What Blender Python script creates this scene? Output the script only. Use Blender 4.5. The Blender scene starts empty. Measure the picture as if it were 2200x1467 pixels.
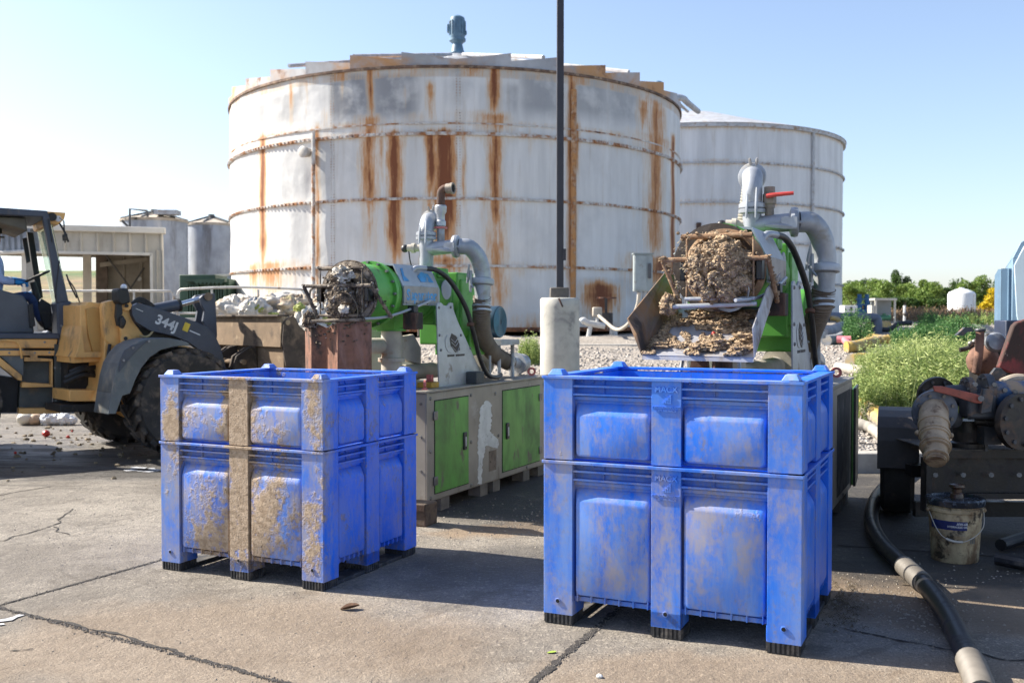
import bpy, math, random
from math import sin, cos, pi, radians, atan2, sqrt
from mathutils import Vector, Matrix, noise as mnoise

# ------------------------------------------------------------ camera, light, exposure
scene = bpy.context.scene
COL = scene.collection
EYE, PITCH, FPX = 1.55, 0.0226, 2150.0
cam_d = bpy.data.cameras.new('camera'); cam = bpy.data.objects.new('camera', cam_d); COL.objects.link(cam)
cam_d.sensor_width = 36; cam_d.lens = 36*FPX/2200; cam_d.clip_end = 2000; cam_d.clip_start = 0.1
cam.location = (0, 0, EYE); cam.rotation_euler = (pi/2-PITCH, 0, 0)
cam_d.dof.use_dof = True; cam_d.dof.focus_distance = 5.7; cam_d.dof.aperture_fstop = 4.0
scene.camera = cam
SUN_AZ = Vector((-.955, .295, 0)).normalized(); SUN_EL = radians(39)
w = bpy.data.worlds.new('World'); scene.world = w; w.use_nodes = True
wn = w.node_tree.nodes; bg = wn['Background']
sky = wn.new('ShaderNodeTexSky'); sky.sky_type = 'NISHITA'; sky.sun_disc = False
sky.sun_elevation = SUN_EL; sky.sun_rotation = atan2(SUN_AZ.x, SUN_AZ.y)
sky.air_density = 1.0; sky.dust_density = 1.0; sky.ozone_density = 2.2
tcw = wn.new('ShaderNodeTexCoord'); sx = wn.new('ShaderNodeSeparateXYZ'); cr = wn.new('ShaderNodeValToRGB'); mx = wn.new('ShaderNodeMix')
w.node_tree.links.new(tcw.outputs['Generated'], sx.inputs[0]); w.node_tree.links.new(sx.outputs['Z'], cr.inputs[0])
cr.color_ramp.elements[0].position = 0; cr.color_ramp.elements[0].color = (.98, .955, 1.07, 1); cr.color_ramp.elements[1].position = .22; cr.color_ramp.elements[1].color = (1.0, .975, 1.0, 1)
mx.data_type = 'RGBA'; mx.blend_type = 'MULTIPLY'; mx.clamp_result = False; mx.inputs[0].default_value = 1
hs = wn.new('ShaderNodeHueSaturation'); hs.inputs['Saturation'].default_value = .92; w.node_tree.links.new(sky.outputs[0], hs.inputs['Color']); w.node_tree.links.new(hs.outputs[0], mx.inputs[6]); w.node_tree.links.new(cr.outputs[0], mx.inputs[7]); w.node_tree.links.new(mx.outputs[2], bg.inputs[0]); bg.inputs[1].default_value = 0.095
sl = bpy.data.lights.new('sun', 'SUN'); sl.energy = 4.9; sl.angle = radians(.53); sl.color = (1, .94, .83)
so = bpy.data.objects.new('sun', sl); COL.objects.link(so)
so.rotation_euler = (-(SUN_AZ*cos(SUN_EL)+Vector((0, 0, sin(SUN_EL))))).to_track_quat('-Z', 'Y').to_euler()
scene.view_settings.view_transform = 'Standard'; scene.view_settings.look = 'None'
scene.view_settings.exposure = 1.30; scene.view_settings.gamma = 1
scene.cycles.max_bounces = 6

# ------------------------------------------------------------ measuring the photograph
def ray(px, py):
    a = (px-1100)/FPX; b = (733.5-py)/FPX
    return Vector((a, cos(PITCH)+b*sin(PITCH), -sin(PITCH)+b*cos(PITCH)))
def P(px, py, Y):
    d = ray(px, py); return Vector((0, 0, EYE))+d*(Y/d.y)
def G(px, py, z=0.0):
    d = ray(px, py); return Vector((0, 0, EYE))+d*((z-EYE)/d.z)
def SZ(px, py, C, d, off=0.0):
    """distance along and height in the upright plane through C with direction d, pushed back by off"""
    n = (-d[1], d[0]); r = ray(px, py); cx, cy = C[0]+n[0]*off, C[1]+n[1]*off
    k = (n[0]*cx+n[1]*cy)/(n[0]*r.x+n[1]*r.y)
    return ((k*r.x-cx)*d[0]+(k*r.y-cy)*d[1], EYE+k*r.z)

# ------------------------------------------------------------ mesh helpers
R = random.Random(7)
def spline(pts, k=6):
    pts = [Vector(p) for p in pts]; out = []
    q = [pts[0]*2-pts[1]]+pts+[pts[-1]*2-pts[-2]]
    for i in range(1, len(q)-2):
        for j in range(k):
            t = j/k; a, b, c, d = q[i-1:i+3]
            out.append(.5*((2*b)+(c-a)*t+(2*a-5*b+4*c-d)*t*t+(3*b-a-3*c+d)*t**3))
    out.append(pts[-1]); return out
class MB:
    def __init__(s): s.v = []; s.f = []
    def add(s, vs, fs, M=None):
        n = len(s.v)
        for p in vs:
            p = Vector(p); s.v.append(M @ p if M is not None else p)
        s.f += [tuple(i+n for i in f) for f in fs]; return s
    def box(s, x0, x1, y0, y1, z0, z1, M=None):
        return s.add([(x, y, z) for z in (z0, z1) for x, y in ((x0, y0), (x1, y0), (x1, y1), (x0, y1))],
                     [(3, 2, 1, 0), (4, 5, 6, 7), (0, 1, 5, 4), (1, 2, 6, 5), (2, 3, 7, 6), (3, 0, 4, 7)], M)
    def cbox(s, c, d, M=None):
        return s.box(c[0]-d[0]/2, c[0]+d[0]/2, c[1]-d[1]/2, c[1]+d[1]/2, c[2]-d[2]/2, c[2]+d[2]/2, M)
    def prism(s, poly, lo, hi, axis='y', M=None):
        a = sum(poly[i][0]*poly[(i+1) % len(poly)][1]-poly[(i+1) % len(poly)][0]*poly[i][1] for i in range(len(poly)))
        if a < 0: poly = poly[::-1]
        n = len(poly)
        if axis == 'y': A = [(p[0], lo, p[1]) for p in poly]; B = [(p[0], hi, p[1]) for p in poly]
        elif axis == 'x': A = [(hi, p[0], p[1]) for p in poly]; B = [(lo, p[0], p[1]) for p in poly]
        else: A = [(p[0], p[1], hi) for p in poly]; B = [(p[0], p[1], lo) for p in poly]
        fs = [tuple(range(n)), tuple(range(2*n-1, n-1, -1))]+[(i, i+n, (i+1) % n+n, (i+1) % n) for i in range(n)]
        return s.add(A+B, fs, M)
    def tube(s, pts, r, n=12, cap=True, M=None):
        pts = [Vector(p) for p in pts]; m = len(pts)
        rs = list(r) if isinstance(r, (list, tuple)) else [r]*m
        if len(rs) != m: rs = [rs[0]+(rs[-1]-rs[0])*i/(m-1) for i in range(m)]
        vs = []; u = None
        for i, p in enumerate(pts):
            t = (pts[min(i+1, m-1)]-pts[max(i-1, 0)])
            t = t.normalized() if t.length > 1e-9 else Vector((0, 0, 1))
            if u is None: u = t.orthogonal().normalized()
            else:
                u = u-t*u.dot(t); u = u.normalized() if u.length > 1e-6 else t.orthogonal().normalized()
            w_ = t.cross(u)
            vs += [p+(u*cos(2*pi*j/n)+w_*sin(2*pi*j/n))*rs[i] for j in range(n)]
        fs = [(i*n+j, i*n+(j+1) % n, (i+1)*n+(j+1) % n, (i+1)*n+j) for i in range(m-1) for j in range(n)]
        if cap: fs += [tuple(range(n-1, -1, -1)), tuple((m-1)*n+j for j in range(n))]
        return s.add(vs, fs, M)
    def cyl(s, a, b, r, r2=None, n=24, M=None):
        return s.tube([a, b], [r, r if r2 is None else r2], n, True, M)
    def lathe(s, prof, o=(0, 0, 0), ax=(0, 0, 1), n=32, M=None, close=True):
        o = Vector(o); ax = Vector(ax).normalized(); u = ax.orthogonal().normalized(); w_ = ax.cross(u); m = len(prof)
        vs = [o+ax*h+(u*cos(2*pi*j/n)+w_*sin(2*pi*j/n))*r for r, h in prof for j in range(n)]
        fs = [(i*n+j, i*n+(j+1) % n, (i+1)*n+(j+1) % n, (i+1)*n+j) for i in range(m-1) for j in range(n)]
        if close: fs += [tuple(range(n-1, -1, -1)), tuple((m-1)*n+j for j in range(n))]
        return s.add(vs, fs, M)
    def ball(s, c, r, amp=0., fr=3., seed=0, nu=16, nv=10, M=None, sq=(1, 1, 1)):
        c = Vector(c); vs = []
        for i in range(nv+1):
            for j in range(nu):
                a = pi*i/nv; b = 2*pi*j/nu
                d = Vector((sin(a)*cos(b), sin(a)*sin(b), cos(a)))
                k = 1+(amp*mnoise.noise(d*fr+Vector((seed*7.1, seed*3.3, 0))) if amp else 0)
                vs.append(c+Vector((d.x*sq[0], d.y*sq[1], d.z*sq[2]))*r*k)
        fs = [(i*nu+j, (i+1)*nu+j, (i+1)*nu+(j+1) % nu, i*nu+(j+1) % nu) for i in range(nv) for j in range(nu)]
        return s.add(vs, fs, M)
    def build(s, name, mat, parent=None, bevel=0, seg=2, ang=35, off=None, smooth=True):
        me = bpy.data.meshes.new(name)
        vs = s.v if off is None else [v-Vector(off) for v in s.v]
        me.from_pydata([tuple(v) for v in vs], [], s.f); me.update()
        if mat: me.materials.append(mat)
        if smooth:
            me.shade_smooth()
            if me.polygons:
                me.set_sharp_from_angle(angle=radians(ang))
        o = bpy.data.objects.new(name, me); COL.objects.link(o)
        if parent is not None: o.parent = parent
        if bevel:
            b = o.modifiers.new('bevel', 'BEVEL'); b.width = bevel; b.segments = seg; b.limit_method = 'ANGLE'; b.angle_limit = radians(30)
            b.harden_normals = False
        return o
def frame(C, d, z=0):
    """matrix: local x along d, local y to the back of the plane, local z up, origin C"""
    n = (-d[1], d[0])
    return Matrix(((d[0], n[0], 0, C[0]), (d[1], n[1], 0, C[1]), (0, 0, 1, z), (0, 0, 0, 1)))
def tag(o, label=None, cat=None, group=None, kind=None):
    if label: o['label'] = label
    if cat: o['category'] = cat
    if group: o['group'] = group
    if kind: o['kind'] = kind
    return o
def thing(name, label, cat, loc=(0, 0, 0), rz=0, group=None, sc=1):
    o = bpy.data.objects.new(name, None); COL.objects.link(o); o.empty_display_size = .2
    o.location = loc; o.rotation_euler = (0, 0, rz); o.scale = (sc, sc, sc)
    return tag(o, label, cat, group)
def kids(o): return [c for c in bpy.data.objects if c.parent == o]
def copy_tree(o, parent=None):
    c = o.copy(); COL.objects.link(c)
    if parent is not None: c.parent = parent
    for ch in kids(o): copy_tree(ch, c)
    return c
def text(mb, body, size, M, depth=.002, bold=0., spacing=1., align='CENTER', shear=0):
    cu = bpy.data.curves.new('t', 'FONT'); cu.body = body; cu.size = size; cu.extrude = depth; cu.offset = bold
    cu.align_x = align; cu.align_y = 'CENTER'; cu.space_character = spacing; cu.resolution_u = 3; cu.shear = shear
    o = bpy.data.objects.new('t', cu); COL.objects.link(o)
    dg = bpy.context.evaluated_depsgraph_get(); me = bpy.data.meshes.new_from_object(o.evaluated_get(dg))
    mb.add([v.co.copy() for v in me.vertices], [tuple(p.vertices) for p in me.polygons], M)
    bpy.data.objects.remove(o); bpy.data.curves.remove(cu); bpy.data.meshes.remove(me)

# ------------------------------------------------------------ materials
class NT:
    def __init__(s, name):
        s.m = bpy.data.materials.new(name); s.m.use_nodes = True; s.t = s.m.node_tree; s.n = s.t.nodes
        s.b = s.n['Principled BSDF']; s.tc = s.n.new('ShaderNodeTexCoord'); s.co = s.tc.outputs['Object']
    def l(s, a, b): s.t.links.new(a, b)
    def math(s, op, a, b=None, c=None, clamp=False):
        n = s.n.new('ShaderNodeMath'); n.operation = op; n.use_clamp = clamp
        for i, x in enumerate((a, b, c)):
            if x is None: continue
            if hasattr(x, 'links'): s.l(x, n.inputs[i])
            else: n.inputs[i].default_value = x
        return n.outputs[0]
    def mapc(s, scale=(1, 1, 1), loc=(0, 0, 0), co=None):
        n = s.n.new('ShaderNodeMapping'); n.inputs['Scale'].default_value = scale; n.inputs['Location'].default_value = loc
        s.l(co or s.co, n.inputs[0]); return n.outputs[0]
    def noise(s, scale=5, detail=4, rough=.55, co=None, dist=0):
        n = s.n.new('ShaderNodeTexNoise'); n.inputs['Scale'].default_value = scale; n.inputs['Detail'].default_value = detail
        n.inputs['Roughness'].default_value = rough; n.inputs['Distortion'].default_value = dist
        s.l(co or s.co, n.inputs['Vector']); return n.outputs[0]
    def vor(s, scale=5, co=None, out=0, feat='F1'):
        n = s.n.new('ShaderNodeTexVoronoi'); n.feature = feat; n.inputs['Scale'].default_value = scale
        s.l(co or s.co, n.inputs['Vector']); return n.outputs[out]
    def ramp(s, x, lo, hi, a=0., b=1.):
        n = s.n.new('ShaderNodeMapRange'); n.interpolation_type = 'SMOOTHSTEP'
        s.l(x, n.inputs[0])
        for i, q in zip((1, 2, 3, 4), (lo, hi, a, b)): n.inputs[i].default_value = q
        return n.outputs[0]
    def mix(s, fac, a, b):
        n = s.n.new('ShaderNodeMix'); n.data_type = 'RGBA'
        for i, x in ((0, fac), (6, a), (7, b)):
            if hasattr(x, 'links'): s.l(x, n.inputs[i])
            elif i == 0: n.inputs[0].default_value = x
            else: n.inputs[i].default_value = (*x, 1)
        return n.outputs[2]
    def xyz(s, co=None):
        n = s.n.new('ShaderNodeSeparateXYZ'); s.l(co or s.co, n.inputs[0]); return n.outputs
    def bump(s, h, st=.3, dist=.01, prev=None):
        n = s.n.new('ShaderNodeBump'); n.inputs['Strength'].default_value = st; n.inputs['Distance'].default_value = dist
        s.l(h, n.inputs['Height'])
        if prev: s.l(prev, n.inputs['Normal'])
        return n.outputs[0]
    def blob(s, c, r, co=None, soft=.5):
        """1 inside an ellipsoid c, r with a soft edge"""
        n = s.n.new('ShaderNodeVectorMath'); n.operation = 'SUBTRACT'; s.l(co or s.co, n.inputs[0]); n.inputs[1].default_value = c
        m = s.n.new('ShaderNodeVectorMath'); m.operation = 'DIVIDE'; s.l(n.outputs[0], m.inputs[0]); m.inputs[1].default_value = r
        k = s.n.new('ShaderNodeVectorMath'); k.operation = 'LENGTH'; s.l(m.outputs[0], k.inputs[0])
        return s.ramp(k.outputs['Value'], 1-soft, 1+soft, 1, 0)
    def out(s, col, rough=.6, metal=0., nrm=None, **kw):
        for key, x in (('Base Color', col), ('Roughness', rough), ('Metallic', metal)):
            i = s.b.inputs[key]
            if hasattr(x, 'links'): s.l(x, i)
            elif key == 'Base Color': i.default_value = (*x, 1)
            else: i.default_value = x
        if nrm is not None: s.l(nrm, s.b.inputs['Normal'])
        for k, x in kw.items(): s.b.inputs[k].default_value = x
        return s.m
_mats = {}
def mat(name, base, rough=.55, metal=0., var=.25, scale=4., stains=(), bump=.15, bs=60, streak=1.):
    """paint, metal or cloth with uneven tone and irregular stains: (colour, scale, threshold, softness[, stretch])"""
    if name in _mats: return _mats[name]
    t = NT(name)
    n1 = t.noise(scale, 5, .6, t.mapc((1, 1, 1/streak)))
    dark = tuple(c*(1-var) for c in base); lite = tuple(min(1, c*(1+var*.6)) for c in base)
    col = t.mix(t.ramp(n1, .3, .7), dark, lite); rg = rough
    msk = None
    for i, st in enumerate(stains):
        c, sc, th, soft = st[:4]; stretch = st[4] if len(st) > 4 else 1
        k = t.ramp(t.noise(sc, 6, .65, t.mapc((1, 1, 1/stretch), (i*3.7+1, i*1.3, i*2.1)), .3), th-soft, th+soft)
        col = t.mix(k, col, c); msk = k if msk is None else t.math('MAXIMUM', msk, k)
    if msk is not None:
        rg = t.math('MULTIPLY_ADD', msk, .85-rough, rough)
        if metal: metal = t.math('MULTIPLY_ADD', msk, -metal, metal)
    h = t.noise(bs, 3, .6)
    if msk is not None: h = t.math('MULTIPLY_ADD', msk, .6, h)
    _mats[name] = t.out(col, rg, metal, t.bump(h, bump, .004)); return _mats[name]
RUST = (.20, .07, .025); DIRT = (.16, .12, .085); GRIME = (.03, .026, .022); MUDC = (.30, .23, .16)
# ============================================================ THE SETTING
def lerp_tab(tab, x):
    if x <= tab[0][0]: return tab[0][1]
    for (a, p), (b, q) in zip(tab, tab[1:]):
        if x <= b: return p+(q-p)*(x-a)/(b-a)
    return tab[-1][1]
RIGHT = [(0, -.06), (10.0, -.06), (10.35, .14), (11.2, .5), (13, .82), (17, 1.02), (24, 1.18), (33, 1.33), (48, 1.56), (70, 1.78), (110, 2.9), (200, 7), (600, 9)]
LEFT = [(0, -.06), (16.7, -.06), (17.3, .95), (24, 1.1), (42, 1.2), (60, 1.9), (90, 4.6), (150, 9.0), (220, 10.5), (600, 10.5)]
def hgt(x, y):
    k = min(1, max(0, (x+2.6)/2.2)); k = k*k*(3-2*k)
    if y > 45: k = min(1, max(0, (x/y+.25)/.3)); k = k*k*(3-2*k)
    h = lerp_tab(LEFT, y)*(1-k)+lerp_tab(RIGHT, y)*k
    if h > .05: h += .10*mnoise.noise(Vector((x*.35, y*.35, 0)))*min(1, y/20)+.03*mnoise.noise(Vector((x*1.7, y*1.7, 5)))
    return h
# terrain sheet to the horizon
ys = [-8, 0, 5, 8, 9.5, 9.9]+[10+.15*i for i in range(30)]+[14.6+.4*i for i in range(26)]+[25.5+1.5*i for i in range(20)]+[58, 64, 72, 80, 90, 105, 120, 140, 165, 200, 260, 350, 500, 900, 1600]
mb = MB(); nx = 150
for y in ys:
    for i in range(nx+1):
        u = (i/nx*2-1); u = u*(.35+.65*abs(u)**1.5); x = u*(28+max(y, 0)*1.6)
        mb.v.append(Vector((x, y, hgt(x, y))))
mb.f = [(j*(nx+1)+i, j*(nx+1)+i+1, (j+1)*(nx+1)+i+1, (j+1)*(nx+1)+i) for j in range(len(ys)-1) for i in range(nx)]
t = NT('gravel_and_dry_ground')
x_, y_, z_ = t.xyz()
stone = t.mix(t.vor(26, out=1), (.16, .14, .12), (.46, .41, .36))
stone = t.mix(t.ramp(t.noise(1.1, 5), .35, .65), stone, (.27, .235, .20))
fr = t.ramp(y_, 34, 46)
grs = t.mix(t.ramp(t.noise(.22, 6, .65), .38, .62), (.28, .20, .10), (.16, .15, .065))
grs = t.mix(t.ramp(t.noise(.6, 5), .5, .62), grs, (.17, .115, .075))
grs = t.mix(t.ramp(y_, 105, 125), grs, t.mix(t.ramp(t.noise(.06, 5), .4, .6), (.17, .17, .06), (.07, .13, .035)))
col = t.mix(fr, stone, grs)
tm = t.out(col, .95, 0, t.bump(t.math('ADD', t.vor(26), t.noise(3, 5)), .7, .04))
tag(mb.build('ground', tm, ang=60), kind='structure')

# concrete pad ------------------------------------------------------------
t = NT('yard_concrete')
wob = t.noise(1.3, 4)
wv = t.n.new('ShaderNodeVectorMath'); wv.operation = 'MULTIPLY_ADD'
cn = t.n.new('ShaderNodeTexNoise'); cn.inputs['Scale'].default_value = 2.3; cn.inputs['Detail'].default_value = 6; t.l(t.co, cn.inputs['Vector'])
t.l(cn.outputs['Color'], wv.inputs[0]); wv.inputs[1].default_value = (.9, .9, 0); t.l(t.co, wv.inputs[2])
wm = t.n.new('ShaderNodeVectorMath'); wm.operation = 'SUBTRACT'; t.l(wv.outputs[0], wm.inputs[0]); wm.inputs[1].default_value = (.45, .45, 0)
wco = wm.outputs[0]
base = t.mix(t.ramp(t.noise(.9, 6, .6), .3, .7), (.180, .156, .128), (.315, .277, .228))
base = t.mix(t.math('MULTIPLY', t.ramp(t.noise(5, 6, .7), .46, .66), .7), base, (.15, .13, .108))
spk = t.noise(95, 3, .7); spk2 = t.noise(38, 4, .7, t.mapc((1, 1, 1), (5, 3, 0)))
base = t.mix(t.math('MULTIPLY', t.ramp(spk, .50, .60), .75), base, (.10, .085, .07))
base = t.mix(t.math('MULTIPLY', t.ramp(spk2, .54, .64), .6), base, (.46, .40, .32))
base = t.mix(t.math('MULTIPLY', t.ramp(t.noise(.55, 7, .72, t.mapc((1, 1, 1), (9, 2, 0))), .46, .64), .62), base, (.115, .096, .076))
base = t.mix(t.math('MULTIPLY', t.ramp(t.noise(1.6, 7, .75, t.mapc((1, 1, 1), (4, 7, 0)), 1.2), .54, .62), .5), base, (.10, .082, .064))
base = t.mix(t.math('MULTIPLY', t.ramp(t.vor(120, out=0), .15, .05), .5), base, (.06, .055, .05))
# oily and wet areas, with shade by loader, bins and trailer painted in
def area(lst):
    o = None
    for (cx, cy, rx, ry, a) in lst:
        b_ = t.math('MULTIPLY', t.blob((cx, cy, 0), (rx, ry, 9), wco, .28), a); o = b_ if o is None else t.math('MAXIMUM', o, b_)
    return o
oil = area([(4.2, 6.9, 2.2, 1.5, 1.0), (.7, 8.8, 1.7, 1.45, 1.0), (2.7, 6.1, .9, .5, .9), (-2.7, 10.8, 2.2, 1.25, .75), (3.0, 8.5, 1.2, 1.6, .9), (.2, 6.3, .95, .5, .5), (-5.2, 10.6, 2.6, .9, .8), (-3.3, 11.2, 1.5, .7, .8), (2.2, 5.4, .5, .4, .35)])
wet = area([(-4.4, 14.2, 4.6, 3.2, 1.0), (-5.2, 10.6, 3.2, 1.0, .65)])
brn = area([(2.3, 5.6, 1.5, .6, .55), (-1.3, 4.7, 1.2, .8, .35), (1.2, 4.1, 1.3, .5, .35), (.3, 7.35, .9, .3, .6)])
base = t.mix(t.math('MULTIPLY', brn, 1.3, None, True), base, (.24, .165, .10))
wn_ = t.math('MULTIPLY', wet, t.ramp(t.noise(1.7, 6, .7, t.mapc((.35, 1.6, 1))), .4, .55))
base = t.mix(t.math('MULTIPLY', wet, .55), base, (.17, .155, .14))
oil_shade = t.math('MULTIPLY', oil, t.ramp(t.noise(3.1, 6, .7), .25, .5, .55, 1))
base = t.mix(oil_shade, base, (.035, .031, .028))
trk = t.math('MULTIPLY', t.blob((-5.0, 11.6, 0), (3.2, 2.4, 9), wco, .4), t.ramp(t.noise(2.4, 6, .7, t.mapc((.5, 3.2, 1)), .8), .48, .60)); base = t.mix(t.math('MULTIPLY', trk, .8), base, (.045, .04, .036))
rg = t.math('MULTIPLY_ADD', wn_, -.5, .86); rg = t.math('MULTIPLY_ADD', oil_shade, -.22, rg)
hh = t.math('ADD', t.math('MULTIPLY', t.noise(70, 4, .75), 1.0), t.math('MULTIPLY', t.noise(14, 5, .6), 1.6))
padm = t.out(base, rg, 0, t.bump(hh, .9, .014))
pad = MB()
edge = [(-30, -8), (14, -8), (14, 10.0), (-.4, 10.0), (-1.4, 11.5), (-2.2, 16.8), (-30, 16.8)]
pad.prism(edge, -.25, 0, 'z')
tag(pad.build('concrete_yard', padm), kind='structure')

# joints and cracks in the concrete
def ribbon(mb, pts, w, jit=.35, step=.02, z=.004, wander=.0):
    L = []
    for a, b in zip(pts, pts[1:]):
        a = Vector(a); b = Vector(b); n = max(2, int((b-a).length/step))
        L += [a+(b-a)*i/n for i in range(n)]
    L.append(Vector(pts[-1])); vs = []
    for i, p in enumerate(L):
        d = (L[min(i+1, len(L)-1)]-L[max(0, i-1)]).normalized(); n = Vector((-d.y, d.x))
        c = p+n*wander*mnoise.noise(Vector((p.x*6, p.y*6, 3)))
        ww = w*(1+jit*R.uniform(-1, 1)); vs += [(c.x-n.x*ww/2, c.y-n.y*ww/2, z), (c.x+n.x*ww/2, c.y+n.y*ww/2, z)]
    mb.add(vs, [(2*i, 2*i+2, 2*i+3, 2*i+1) for i in range(len(L)-1)])
def g2(px, py): p = G(px, py); return (p.x, p.y)
dk = mat('joint_filler', (.035, .03, .026), .95, 0, .4, 30, bump=.5)
j = MB()
ribbon(j, [g2(-200, 1352), g2(0, 1300), g2(360, 1199), g2(560, 1140)], .016, .5)
ribbon(j, [g2(-60, 1290), g2(0, 1306), g2(250, 1364), g2(505, 1437), g2(625, 1470), g2(760, 1510)], .017, .85, wander=.03)
ribbon(j, [g2(1110, 1500), g2(1150, 1463), g2(1280, 1350), g2(1345, 1295), g2(1400, 1240)], .030, .7, wander=.01)
tag(j.build('joint', dk, smooth=False), kind='structure')
j = MB()
ribbon(j, [g2(-40, 1172), g2(40, 1150), g2(105, 1133), g2(122, 1120), g2(160, 1093)], .013, .7, wander=.07)
ribbon(j, [g2(112, 1132), g2(146, 1150)], .010, .7, wander=.05)
ribbon(j, [g2(-10, 1066), g2(40, 1056), g2(110, 1045)], .016, .4)
ribbon(j, [g2(1800, 1172), g2(1950, 1182), g2(2200, 1200)], .02, .4)
ribbon(j, [g2(1800, 1350), g2(2010, 1390), g2(2220, 1420)], .012, .8, wander=.06)
ribbon(j, [g2(20, 1400), g2(70, 1392)], .010, .8, wander=.05)
tag(j.build('crack', dk, smooth=False), kind='structure')
# spilled pale liquid
sp = MB()
for pts, w in (([g2(-8, 1336), g2(20, 1332), g2(48, 1322)], .035), ([g2(-5, 1345), g2(10, 1342)], .03), ([g2(268, 1012), g2(300, 1009), g2(345, 1011)], .16), ([g2(285, 1004), g2(330, 1014)], .12)):
    ribbon(sp, pts, w, .6, .03, .006, .03)
tag(sp.build('spilled_liquid', mat('spill', (.55, .55, .56), .35, 0, .3, 20), smooth=False), kind='stuff')
# crumbled edges along the joints
cj = MB()
for (a, b, n) in ((g2(0, 1300), g2(360, 1199), 260), (g2(0, 1306), g2(625, 1470), 900), (g2(1150, 1463), g2(1345, 1295), 520)):
    for _ in range(n):
        f = R.random(); x = a[0]+(b[0]-a[0])*f+R.gauss(0, .012); y = a[1]+(b[1]-a[1])*f+R.gauss(0, .010); s = R.uniform(.002, .007)
        q = [Vector((x+s*cos(k*1.26+f*9)*R.uniform(.6, 1.2), y+s*sin(k*1.26+f*9)*R.uniform(.6, 1.2), .002)) for k in range(5)]
        cj.add(q+[Vector((x, y, .003+s*.7))], [(i, (i+1) % 5, 5) for i in range(5)])
tag(cj.build('joint_crumbs', mat('crumbs_grey', (.16, .14, .12), .95, 0, .6, 40), smooth=False), kind='stuff')
# fine grit and crumbs scattered on the concrete
gr = MB()
def grit(cx, cy, sx, sy, n, s0, s1):
    for _ in range(n):
        x = R.gauss(cx, sx); y = R.gauss(cy, sy); s = R.uniform(s0, s1); a = R.uniform(0, pi)
        if y < 3.2: continue
        M = Matrix.Translation((x, y, 0)) @ Matrix.Rotation(a, 4, 'Z')
        gr.add([(-s, -s*.7, 0), (s, -s*.6, 0), (s*.8, s*.7, 0), (-s*.7, s*.8, 0), (-s*.3, -s*.3, s*.9), (s*.4, s*.2, s*.8)],
               [(0, 1, 5, 4), (1, 2, 5), (2, 3, 4, 5), (3, 0, 4)], M)
grit(-1.5, 4.6, 1.6, .7, 420, .002, .006); grit(.4, 4.1, 1.4, .5, 420, .002, .005); grit(-3.2, 6.5, 1.3, 1.1, 300, .002, .006)
grit(-3.0, 8.2, .7, .6, 250, .003, .007); grit(.4, 7.6, .7, .35, 500, .004, .010); grit(2.05, 5.2, .22, .35, 500, .003, .008); grit(2.3, 5.9, .9, .4, 260, .003, .007)
tag(gr.build('grit', mat('grit', (.27, .235, .19), .9, 0, .4, 30), smooth=False), kind='stuff')

# gravel stones on the bank
gv = MB()
for _ in range(9000):
    y = 10.6+R.random()**1.5*8; x = R.uniform(-.6, 7.2) if y < 14 else R.uniform(-3, 9)
    z = hgt(x, y)
    if z < .1: continue
    s = R.uniform(.012, .038); a = R.uniform(0, 6)
    M = Matrix.Translation((x, y, z)) @ Matrix.Rotation(a, 4, 'Z') @ Matrix.Diagonal((s*R.uniform(.7, 1.3), s, s*R.uniform(.5, .9), 1))
    gv.add([(-1, -.7, 0), (.8, -.9, 0), (1, .6, 0), (-.7, 1, 0), (-.5, -.4, 1), (.5, -.3, .8), (.4, .4, 1), (-.4, .5, .7)],
           [(0, 1, 5, 4), (1, 2, 6, 5), (2, 3, 7, 6), (3, 0, 4, 7), (4, 5, 6, 7)], M)
t = NT('gravel'); cc = t.mix(t.vor(14, out=1), (.17, .15, .13), (.50, .45, .40))
cc = t.mix(t.ramp(t.noise(9, 3), .4, .6), cc, (.30, .26, .22))
tag(gv.build('gravel', t.out(cc, .9), smooth=False), kind='stuff')

# concrete kerb behind the right unit and slab under the tank fittings
conc = mat('old_concrete', (.34, .32, .29), .9, 0, .3, 3, [((.12, .11, .10), 5, .66, .08, 3)], .5, 40)
k = MB(); k.box(2.2, 5.6, 10.05, 10.25, -.1, .2); tag(k.build('kerb', conc, bevel=.015), kind='structure')
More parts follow.
